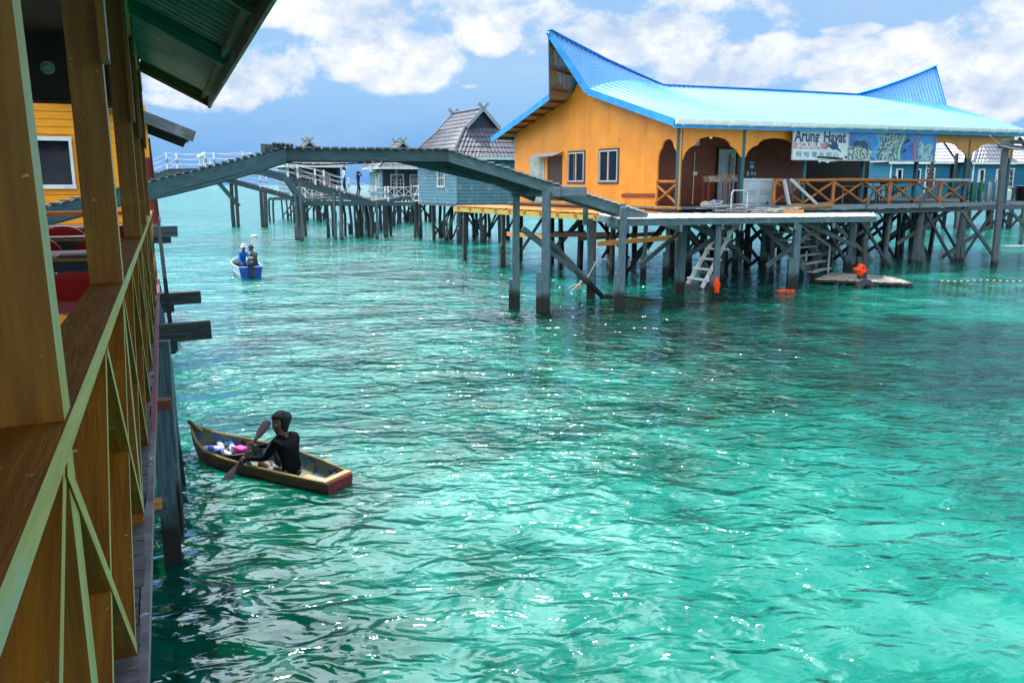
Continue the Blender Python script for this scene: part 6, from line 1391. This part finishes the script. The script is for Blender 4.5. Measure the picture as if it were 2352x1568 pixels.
# paddle: lower blade near the side, upper blade by the face
pu, pl_ = inC(617, 966, 9.75), inC(507, 1122, 9.05); mid = lerp(pu, pl_, .5)
PW_ = thing('paddle', 'dark double-ended wooden paddle held slanting across the canoe', 'paddle', (ctr.x, ctr.y, 0), rzc)
PDM = wood('dark_paddle', (.055, .045, .055), (.03, .025, .03), rough=.4)
b = MB(); b.tube([lerp(pu, pl_, .28), lerp(pu, pl_, .70)], .017, 8); b.build('shaft', PDM, PW_)
dpd = (pl_-pu).normalized(); nb = V((0, 0, 1)).cross(dpd).normalized(); nb2 = nb.cross(dpd)
side_ = CI.to_3x3()@V((.9, .35, 0)); side_ = (side_-dpd*side_.dot(dpd)).normalized(); thn = dpd.cross(side_)
def blade(f0, f1, flip):
    prof = [(0, .017), (.15, .028), (.4, .048), (.7, .058), (.92, .052), (1.0, .030)]
    b = MB(); b.surf(lambda s, q: (lambda k: lerp(pu, pl_, f0+(f1-f0)*s)+side_*k*math.cos(q*2*PI)+thn*.010*math.sin(q*2*PI))(next(a[1]+(c[1]-a[1])*(s-a[0])/(c[0]-a[0]) for a, c in zip(prof, prof[1:]) if s <= c[0]+1e-9)), 16, 14); b.build('blade', PDM, PW_, smooth=True)
blade(.30, 0, 1); blade(.66, 1.0, 1)
# the paddler
# which side faces the camera? canoe frame: x to bow; near side is +y or -y
near = 1 if (CI.to_3x3()@V((0, -1, 0))).y > 0 else -1
hipW = inC(666, 1092, None, -.02); hipW = V((hipW.x, -.06, -.02))
px_ = hipW.x
def cI(x, y, Y): return inC(x, y, Y)
nearh = lerp(pu, pl_, .585); farh = lerp(pu, pl_, .36)
hy = CI@at(640, 968, 9.0)
headC = CI@at(641, 972, (MATS[CN.name]@V((px_+.13, hipW.y, 0))).y)
neck = V((headC.x-.05, headC.y, headC.z-.115)); hz = neck.z-.025-hipW.z; chest = V((px_+.02, .03, .40))
cX = lambda f: px_+(neck.x-px_-.015)*f
Bd = {'pelvis': (hipW, (.135, .11)), 'waist': (V((cX(.2)-.03, hipW.y, hipW.z+hz*.34)), (.13, .10)), 'chest': (V((cX(.55)-.02, hipW.y, hipW.z+hz*.70)), (.155, .115)), 'clav': (V((cX(.92)-.01, hipW.y, hipW.z+hz*.93)), (.105, .085)), 'neck': (neck, .05), 'skull': (headC, .05),
      'shN': (V((cX(.85), hipW.y+near*.150, hipW.z+hz*.89)), .068), 'elN': (V(lerp(V((px_+.14, hipW.y+near*.22, .24)), nearh, .10)), .048), 'wrN': (nearh+V((-.085, near*.0, .025)), .028),
      'shF': (V((cX(.85), hipW.y-near*.150, hipW.z+hz*.89)), .066), 'elF': (V((px_+.24, hipW.y-near*.20, .30)), .046), 'wrF': (farh+V((-.08, -near*.02, -.02)), .027),
      'hiN': (V((px_+.03, hipW.y+near*.10, -.02)), .09), 'knN': (V((px_+.38, hipW.y+near*.15, .14)), .062), 'anN': (V((px_+.20, hipW.y+near*.03, -.06)), .040), 'toN': (V((px_+.34, hipW.y+near*.0, -.08)), .03),
      'hiF': (V((px_+.03, hipW.y-near*.10, -.02)), .09), 'knF': (V((px_+.40, hipW.y-near*.14, .24)), .062), 'anF': (V((px_+.32, hipW.y-near*.10, -.04)), .040), 'toF': (V((px_+.45, hipW.y-near*.08, -.07)), .03)}
Be = [('pelvis', 'waist'), ('waist', 'chest'), ('chest', 'clav'), ('clav', 'neck'), ('neck', 'skull'), ('clav', 'shN'), ('shN', 'elN'), ('elN', 'wrN'), ('clav', 'shF'), ('shF', 'elF'), ('elF', 'wrF'), ('pelvis', 'hiN'), ('hiN', 'knN'), ('knN', 'anN'), ('anN', 'toN'), ('pelvis', 'hiF'), ('hiF', 'knF'), ('knF', 'anF'), ('anF', 'toF')]
SHIRT = mat('black_long_sleeve_shirt', (.004, .005, .008), (.008, .009, .012), .9, scale=9, bump=.006, spec=.1)
SHORTS = mat('patterned_shorts', (.02, .022, .03), (.42, .42, .44), .8, scale=9, lo=.50, hi=.54)
def reg(e, c):
    if 'skull' in e or (e == ('clav', 'neck') and c.z > neck.z-.03): return 0
    if e[1] in ('anN', 'toN', 'anF', 'toF'): return 0
    if e[0][:2] == 'hi': return 2 if (c-Bd[e[0]][0]).length < .24 else 0
    if e[0] == 'pelvis' and e[1] != 'waist': return 2
    return 1
face_dir = (CI.to_3x3()@V((-.62, -1, -.08))).normalized()
hq = (-face_dir).to_track_quat('Y', 'Z').to_matrix()
pd_n = (pl_-pu).normalized()
PDR = figure('paddler in black long-sleeved shirt and dark hooded cap sitting in the canoe holding a paddle', Bd, Be, (ctr.x, ctr.y, 0), rzc, [SKIN, SHIRT, SHORTS], reg, headC, hq, .092,
             hands=((nearh+V((-.065, 0, .028)), V((1, 0, -.25)), V((.05, -near*.6, -.8)), .95, 1), (farh+V((-.06, -near*.012, -.02)), V((1, 0, .30)), V((0, near*.8, -.5)), .95, -1)))
CAPM = mat('charcoal_hood', (.016, .022, .023), (.010, .013, .014), .9, spec=.15, scale=14, bump=.004)
def hoodf(p):
    r = .118; x, y, z = p.x/r, p.y/r, p.z/r
    q = V((x*.92, y*1.08, z*1.20))
    if y < -.35 and z < .45: q.y = -.33+(q.y+.33)*.1
    if y > 0 and z > -.1: q.y *= 1.22; q.z *= 1.04
    if z < -.3: q.x *= 1+.25*(-.3-z); q.z *= 1.28; q.y = q.y*.85-.05
    q *= 1+.035*math.sin(z*15+x*4)*max(0, y)
    return q*r
shellcap(PDR, headC+hq@V((0, .018, .012)), hq, .118, hoodf, CAPM, 'hooded_cap', 16)
b = MB(); b.ball(headC+hq@V((.01, .13, .035)), .058, (1, .9, 1.35), 8); b.build('hood_tail', CAPM, PDR, smooth=True)
b = MB(); sh, el, wr = Bd['shN'][0], Bd['elN'][0], Bd['wrN'][0]
for o_ in (0, 1):
    l = [neck+V((.02, near*.03, -.03)), lerp(neck, sh, .6)+V((.035, near*.02, .045)), sh+V((.055, near*.02, .03)), lerp(sh, el, .5)+V((.045+.012*o_, near*.018, .02)), lerp(sh, el, .85)+V((.040+.014*o_, near*.015, .02))]; b.tube(l, .004, 5)
b.build('white_piping', WHITE, PDR)

# ------------------------------------------------------------------ blue motorboat
mTL, mTR = at(547.5, 614.7, 29.9), at(601, 614.7, 30.35); mc = onz(577, 639, 0)
rzm = R(90+26)
MBt = thing('motorboat', 'small blue and white wooden motorboat heading away with an outboard engine', 'boat', (mc.x, mc.y, 0), rzm)   # x forward
BLUEH = mat('blue_hull_paint', (.004, .07, .42), (.006, .05, .33), .35, scale=3); PALEH = plain('pale_hull_paint', (.42, .52, .56), .4); TRIM = plain('pale_blue_trim', (.35, .60, .80), .4)
ms = [(0, .43, .33, .44), (.3, .50, .36, .44), (.6, .48, .30, .50), (.85, .26, .10, .52), (1, .02, .01, .58)]
LM_ = 3.3
def mh(f):
    for a, c in zip(ms, ms[1:]):
        if f <= c[0]+1e-9: k = (f-a[0])/(c[0]-a[0]); k = k; return [a[i]+(c[i]-a[i])*k for i in (1, 2, 3)]
def side(s, n=14):
    b = MB(); b.surf(lambda f, q: (lambda h: V((LM_*f, s*lerp(h[1], h[0], q), -.12+(h[2]+.12)*q)))(mh(f)), n, 4); return b
for s in (-1, 1):
    sd_ = side(s).build('side', PALEH, MBt); sd_.modifiers.new('thick', 'SOLIDIFY').thickness = .02
    b = MB(); b.surf(lambda f, q: (lambda h: V((LM_*f+.01, s*(lerp(h[1], h[0], q)-.025), -.08+(h[2]+.07)*q)))(mh(f)), 14, 3); b.build('lining', BLUEH, MBt)
    b = MB(); b.tube([(lambda h: V((LM_*f, s*h[0], h[2])))(mh(f)) for f in [k/14 for k in range(15)]], .022, 6); b.tube([(lambda h: V((LM_*f, s*(lerp(h[1], h[0], .45)+.012), h[2]*.35)))(mh(f)) for f in [k/14 for k in range(15)]], .016, 6); b.build('gunwale', TRIM, MBt)
b = MB(); b.surf(lambda f, q: (lambda h: V((LM_*f, h[1]*(2*q-1), -.05)))(mh(f)), 12, 2); b.build('floor', BLUEH, MBt)
b = MB(); b.plate([(-.34, -.15), (.34, -.15), (.43, .44), (.14, .42), (.12, .38), (-.12, .38), (-.14, .42), (-.43, .44)], [], ((0, 0, 0), (0, 1, 0), (0, 0, 1)), -.04); b.build('transom', BLUEH, MBt)
b = MB(); b.bar((-.02, -.44, .44), (-.02, -.13, .43), .06, .03); b.bar((-.02, .44, .44), (-.02, .13, .43), .06, .03); b.build('transom_cap', TRIM, MBt)
b = MB(); b.bar((.55, -.42, .28), (.55, .42, .28), .22, .03); b.bar((1.35, -.42, .30), (1.35, .42, .30), .25, .03); b.build('thwart', BLUEH, MBt)
b = MB(); b.surf(lambda f, q: (lambda h: V((LM_*(.62+.38*f), h[0]*.95*(2*q-1), h[2]-.02)))(mh(.62+.38*f)), 8, 2); b.build('foredeck', BLUEH, MBt)
EN = thing('outboard_engine', 'black outboard engine clamped to the stern of the blue motorboat', 'engine', (mc.x, mc.y, 0), rzm)
b = MB(); b.bar((-.16, 0, .52), (-.17, 0, .80), .24, .30, (1, 0, 0), w1=.20, h1=.26); b.build('cowling', plain('black_cowling', (.012, .013, .016), .3, coat=.5), EN, bevel=.03)
b = MB(); b.box((-.17, 0, .812), (.16, .16, .02)); b.box((-.318, .0, .66), (.01, .13, .035)); b.build('decal', plain('silver_decal', (.4, .42, .45), .4), EN)
b = MB(); b.bar((-.14, 0, .52), (-.17, 0, .1), .12, .17, (1, 0, 0)); b.bar((-.17, 0, .1), (-.19, 0, -.3), .06, .14, (1, 0, 0)); b.bar((-.3, 0, .12), (.0, 0, .12), .20, .03); b.build('leg', BLACK, EN); b = MB(); b.bar((-.02, -.1, .5), (-.02, .1, .5), .1, .12); b.bar((-.02, 0, .5), (.35, .0, .58), .035, .035); b.build('clamp', BLACK, EN)
def sitter(label, bx, by, bz, yaw, mats, scale=1, armpose=0, hatc=None, name='person'):
    """seated figure, frame: faces +x"""
    J = {'pelvis': ((0, 0, .10), (.14, .12)), 'waist': ((-.02, 0, .26), (.13, .10)), 'chest': ((.03, 0, .45), (.15, .11)), 'clav': ((.07, 0, .57), (.09, .08)), 'neck': ((.10, 0, .65), .048), 'skull': ((.13, 0, .76), .05),
         'shN': ((.07, .17, .545), .06), 'shF': ((.07, -.17, .545), .06), 'hiN': ((.04, .10, .09), .09), 'knN': ((.42, .14, .24), .065), 'anN': ((.46, .12, -.12), .042), 'toN': ((.58, .13, -.17), .032), 'hiF': ((.04, -.10, .09), .09), 'knF': ((.42, -.14, .24), .065), 'anF': ((.42, -.12, -.12), .042), 'toF': ((.54, -.13, -.17), .032)}
    if armpose == 0: J.update({'elN': ((.20, .22, .33), .045), 'wrN': ((.30, .06, .45), .03), 'elF': ((.18, -.22, .32), .045), 'wrF': ((.30, -.16, .12), .03)}); hands = ((V((.30, .06, .45)), V((.3, -.6, .5)), V((.4, .3, -.6)), .8, 1), (V((.30, -.16, .12)), V((1, .1, -.4)), V((0, .2, -1)), .5, -1))
    else: J.update({'elN': ((-.02, .24, .30), .045), 'wrN': ((-.16, .22, .10), .03), 'elF': ((.16, -.22, .32), .045), 'wrF': ((.34, -.16, .27), .03)}); hands = ((V((-.16, .22, .10)), V((-.8, -.1, -.5)), V((.2, 0, -1)), .7, 1), (V((.34, -.16, .27)), V((1, .1, -.2)), V((0, .2, -1)), .5, -1))
    E_ = [('pelvis', 'waist'), ('waist', 'chest'), ('chest', 'clav'), ('clav', 'neck'), ('neck', 'skull'), ('clav', 'shN'), ('shN', 'elN'), ('elN', 'wrN'), ('clav', 'shF'), ('shF', 'elF'), ('elF', 'wrF'), ('pelvis', 'hiN'), ('hiN', 'knN'), ('knN', 'anN'), ('anN', 'toN'), ('pelvis', 'hiF'), ('hiF', 'knF'), ('knF', 'anF'), ('anF', 'toF')]
    def rg(e, c):
        if 'skull' in e or e == ('clav', 'neck'): return 0
        if e[1][:2] in ('to',) : return 0
        if e[0][:2] in ('hi', 'kn') or (e[0] == 'pelvis' and e[1] != 'waist'): return 2
        return 1
    hc = V((.15, 0, .79)); q = Matrix.Rotation(R(90), 3, 'Z')@Matrix.Rotation(R(12), 3, 'X')
    if hatc: q = Matrix.Rotation(hatc, 3, 'Z')@q
    p = MATS[MBt.name]@V((bx, by, bz)); o = figure(label, J, E_, tuple(p), rzm+yaw, mats, rg, hc, q, .095, hands, scale); return o, hc, q
JEAN = plain('blue_jeans', (.03, .12, .30), .8); TURQ = mat('bright_blue_shirt', (.004, .12, .50), (.004, .18, .58), .6, scale=5); GREYS = mat('dark_grey_shirt', (.06, .055, .06), (.04, .038, .04), .8, scale=6)
P1, hc, q = sitter('person in bright blue long-sleeved shirt and pale bucket hat sitting in the motorboat', .82, .17, .34, PI*1.12, [SKIN, TURQ, plain('dark_trousers', (.015, .02, .03), .8)], 1.0, 0, R(-20))
b = MB(); b.lathe(hc+V((0, 0, .035)), [(.155, -.035), (.12, -.01), (.105, .0), (.098, .08), (.07, .105), (.01, .115)], 14); b.build('bucket_hat', mat('pale_hat', (.5, .5, .5), (.3, .3, .32), .8, scale=12), P1, smooth=True)
P2, hc, q = sitter('person in dark grey shirt and brown cap steering the motorboat beside the engine', .26, -.20, .34, R(35), [SKIN, GREYS, JEAN], .98, 1)
b = MB(); b.ball(hc+V((0, 0, .04)), .108, (1, .95, 1.05), 8); b.build('knit_cap', mat('brown_cap', (.075, .06, .05), (.05, .04, .035), .9, scale=15), P2, smooth=True); b = MB(); b.ball(hc+V((.03, 0, -.06)), .092, (1.05, .95, .7), 8); b.build('blue_mask', plain('blue_cloth', (.01, .08, .45), .7), P2, smooth=True)
BN = thing('bundle', 'dark net bundle heaped in the bow of the motorboat', 'bundle', tuple(MATS[MBt.name]@V((1.75, .18, .42))), rzm); b = MB(); b.ball((0, 0, .02), .26, (1.1, .9, .7), 9, lambda p: p*(1+.18*math.sin(p.x*31)*math.cos(p.y*27))); b.build('net', mat('dark_net', (.025, .03, .03), (.10, .08, .03), .9, scale=14), BN); b = MB(); b.tube([(.1, -.2, .15), (0, -.28, .05), (-.15, -.22, .02)], .03, 6); b.build('rope', mat('brown_rope', (.2, .14, .06), (.12, .08, .04), .9), BN)

# ------------------------------------------------------------------ two people on the second footbridge
def stander(label, px, py, Y, yaw, hgt, mats, arms, longhair):
    p = at(px, py, Y); 
    J = {'pelvis': ((0, 0, .92), (.14, .11)), 'waist': ((0, 0, 1.08), (.12, .09)), 'chest': ((.01, 0, 1.27), (.15, .10)), 'clav': ((.01, 0, 1.40), (.09, .07)), 'neck': ((.02, 0, 1.48), .045), 'skull': ((.03, 0, 1.58), .05),
         'shN': ((0, .17, 1.38), .055), 'shF': ((0, -.17, 1.38), .055), 'hiN': ((0, .09, .86), .09), 'knN': ((.10, .10, .47), .062), 'anN': ((.0, .10, .08), .042), 'toN': ((.14, .11, .03), .033), 'hiF': ((0, -.09, .86), .09), 'knF': ((-.03, -.10, .47), .062), 'anF': ((-.16, -.10, .09), .042), 'toF': ((-.02, -.11, .03), .033)}
    if arms == 'down': J.update({'elN': ((-.03, .23, 1.12), .042), 'wrN': ((.05, .22, .88), .028), 'elF': ((-.05, -.23, 1.12), .042), 'wrF': ((.02, -.22, .88), .028)}); hands = ((V((.05, .22, .88)), V((.2, 0, -1)), V((.2, -1, 0)), .3, 1), (V((.02, -.22, .88)), V((.2, 0, -1)), V((.2, 1, 0)), .3, -1))
    else: J.update({'elN': ((.24, .22, 1.42), .042), 'wrN': ((.12, .10, 1.62), .028), 'elF': ((.26, -.20, 1.40), .042), 'wrF': ((.14, -.09, 1.63), .028)}); hands = ((V((.12, .10, 1.62)), V((-.6, -.4, .4)), V((-.3, -.6, -.3)), .4, 1), (V((.14, -.09, 1.63)), V((-.6, .4, .4)), V((-.3, .6, -.3)), .4, -1))
    E_ = [('pelvis', 'waist'), ('waist', 'chest'), ('chest', 'clav'), ('clav', 'neck'), ('neck', 'skull'), ('clav', 'shN'), ('shN', 'elN'), ('elN', 'wrN'), ('clav', 'shF'), ('shF', 'elF'), ('elF', 'wrF'), ('pelvis', 'hiN'), ('hiN', 'knN'), ('knN', 'anN'), ('anN', 'toN'), ('pelvis', 'hiF'), ('hiF', 'knF'), ('knF', 'anF'), ('anF', 'toF')]
    def rg(e, c):
        if 'skull' in e or e == ('clav', 'neck') or e[1][:2] == 'to': return 0
        if e[1][:2] == 'wr' and arms == 'down': return 0
        if e[0][:2] in ('hi', 'kn') or (e[0] == 'pelvis' and e[1] != 'waist'): return 2
        return 1
    hc = V((.03, 0, 1.61)); q = Matrix.Rotation(R(90), 3, 'Z')
    o = figure(label, J, E_, tuple(p), yaw, mats, rg, hc, q, .092, hands, hgt/1.74)
    b = MB(); b.ball(hc+V((-.02, 0, .03)), .108, (.95, .9, 1.0), 8)
    if longhair: b.bar(hc+V((-.07, 0, .0)), hc+V((-.10, 0, -.34)), .15, .07, w1=.11, h1=.04)
    b.build('hair', plain('black_hair', (.01, .009, .009), .5), o, smooth=True); return o
dy = 55*1.0
stander('person in white shirt and dark trousers walking on the second footbridge, left of the pair', 792, 441, 53.5, R(200), 1.66, [SKIN, plain('white_tee', (.7, .66, .68), .7), plain('black_trousers', (.012, .013, .02), .8)], 'down', True)
stander('person all in black holding both hands to the head on the second footbridge', 824, 451, 54.0, R(10), 1.68, [SKIN, plain('black_top', (.01, .011, .02), .8), plain('black_trousers', (.012, .013, .02), .8)], 'up', True)

# ------------------------------------------------------------------ the sea surface, open where the two hulls displace it
def waterline_canoe():
    l = []
    for sd in (1, -1):
        r = []
        for k in range(25):
            f = .005+.925*k/24; hw, z0, z1 = hull(f); hw -= .008
            if z0 >= -.002: continue
            ca = ((z1-0)/(z1-z0))**(1/.62); ca = min(1, ca); sa = math.sqrt(max(0, 1-ca*ca)); r.append(MATS[CN.name]@V((Lc*f, -.10*math.sin(PI*f)+sd*hw*sa**.75, 0)))
        l += r if sd == 1 else r[::-1]
    return [(p.x, p.y) for p in l]
def waterline_boat():
    l = []
    for sd in (1, -1):
        r = [MATS[MBt.name]@V((LM_*f, sd*(lerp(mh(f)[1], mh(f)[0], .12/(mh(f)[2]+.12))-.008), 0)) for f in [.005+.97*k/16 for k in range(17)]]
        l += r if sd == 1 else r[::-1]
    return [(p.x, p.y) for p in l]
W = MB(); xa, xb, ya, yb = -40, 40, -6, 60
for q in ([(-12000, -300), (12000, -300), (12000, ya), (-12000, ya)], [(-12000, ya), (xa, ya), (xa, yb), (-12000, yb)], [(xb, ya), (12000, ya), (12000, yb), (xb, yb)], [(-12000, yb), (12000, yb), (12000, 16000), (-12000, 16000)]):
    W.quad(*[(x, y, 0) for x, y in q])
lo = [[(xa, ya), (xb, ya), (xb, yb), (xa, yb)], waterline_canoe(), waterline_boat()]; fl_ = [p for l in lo for p in l]
W.add([(x, y, 0) for x, y in fl_], [tuple(t_) for t_ in tessellate_polygon([[V((x, y, 0)) for x, y in l] for l in lo])])
tag(W.build('water', water_material()), kind='structure')
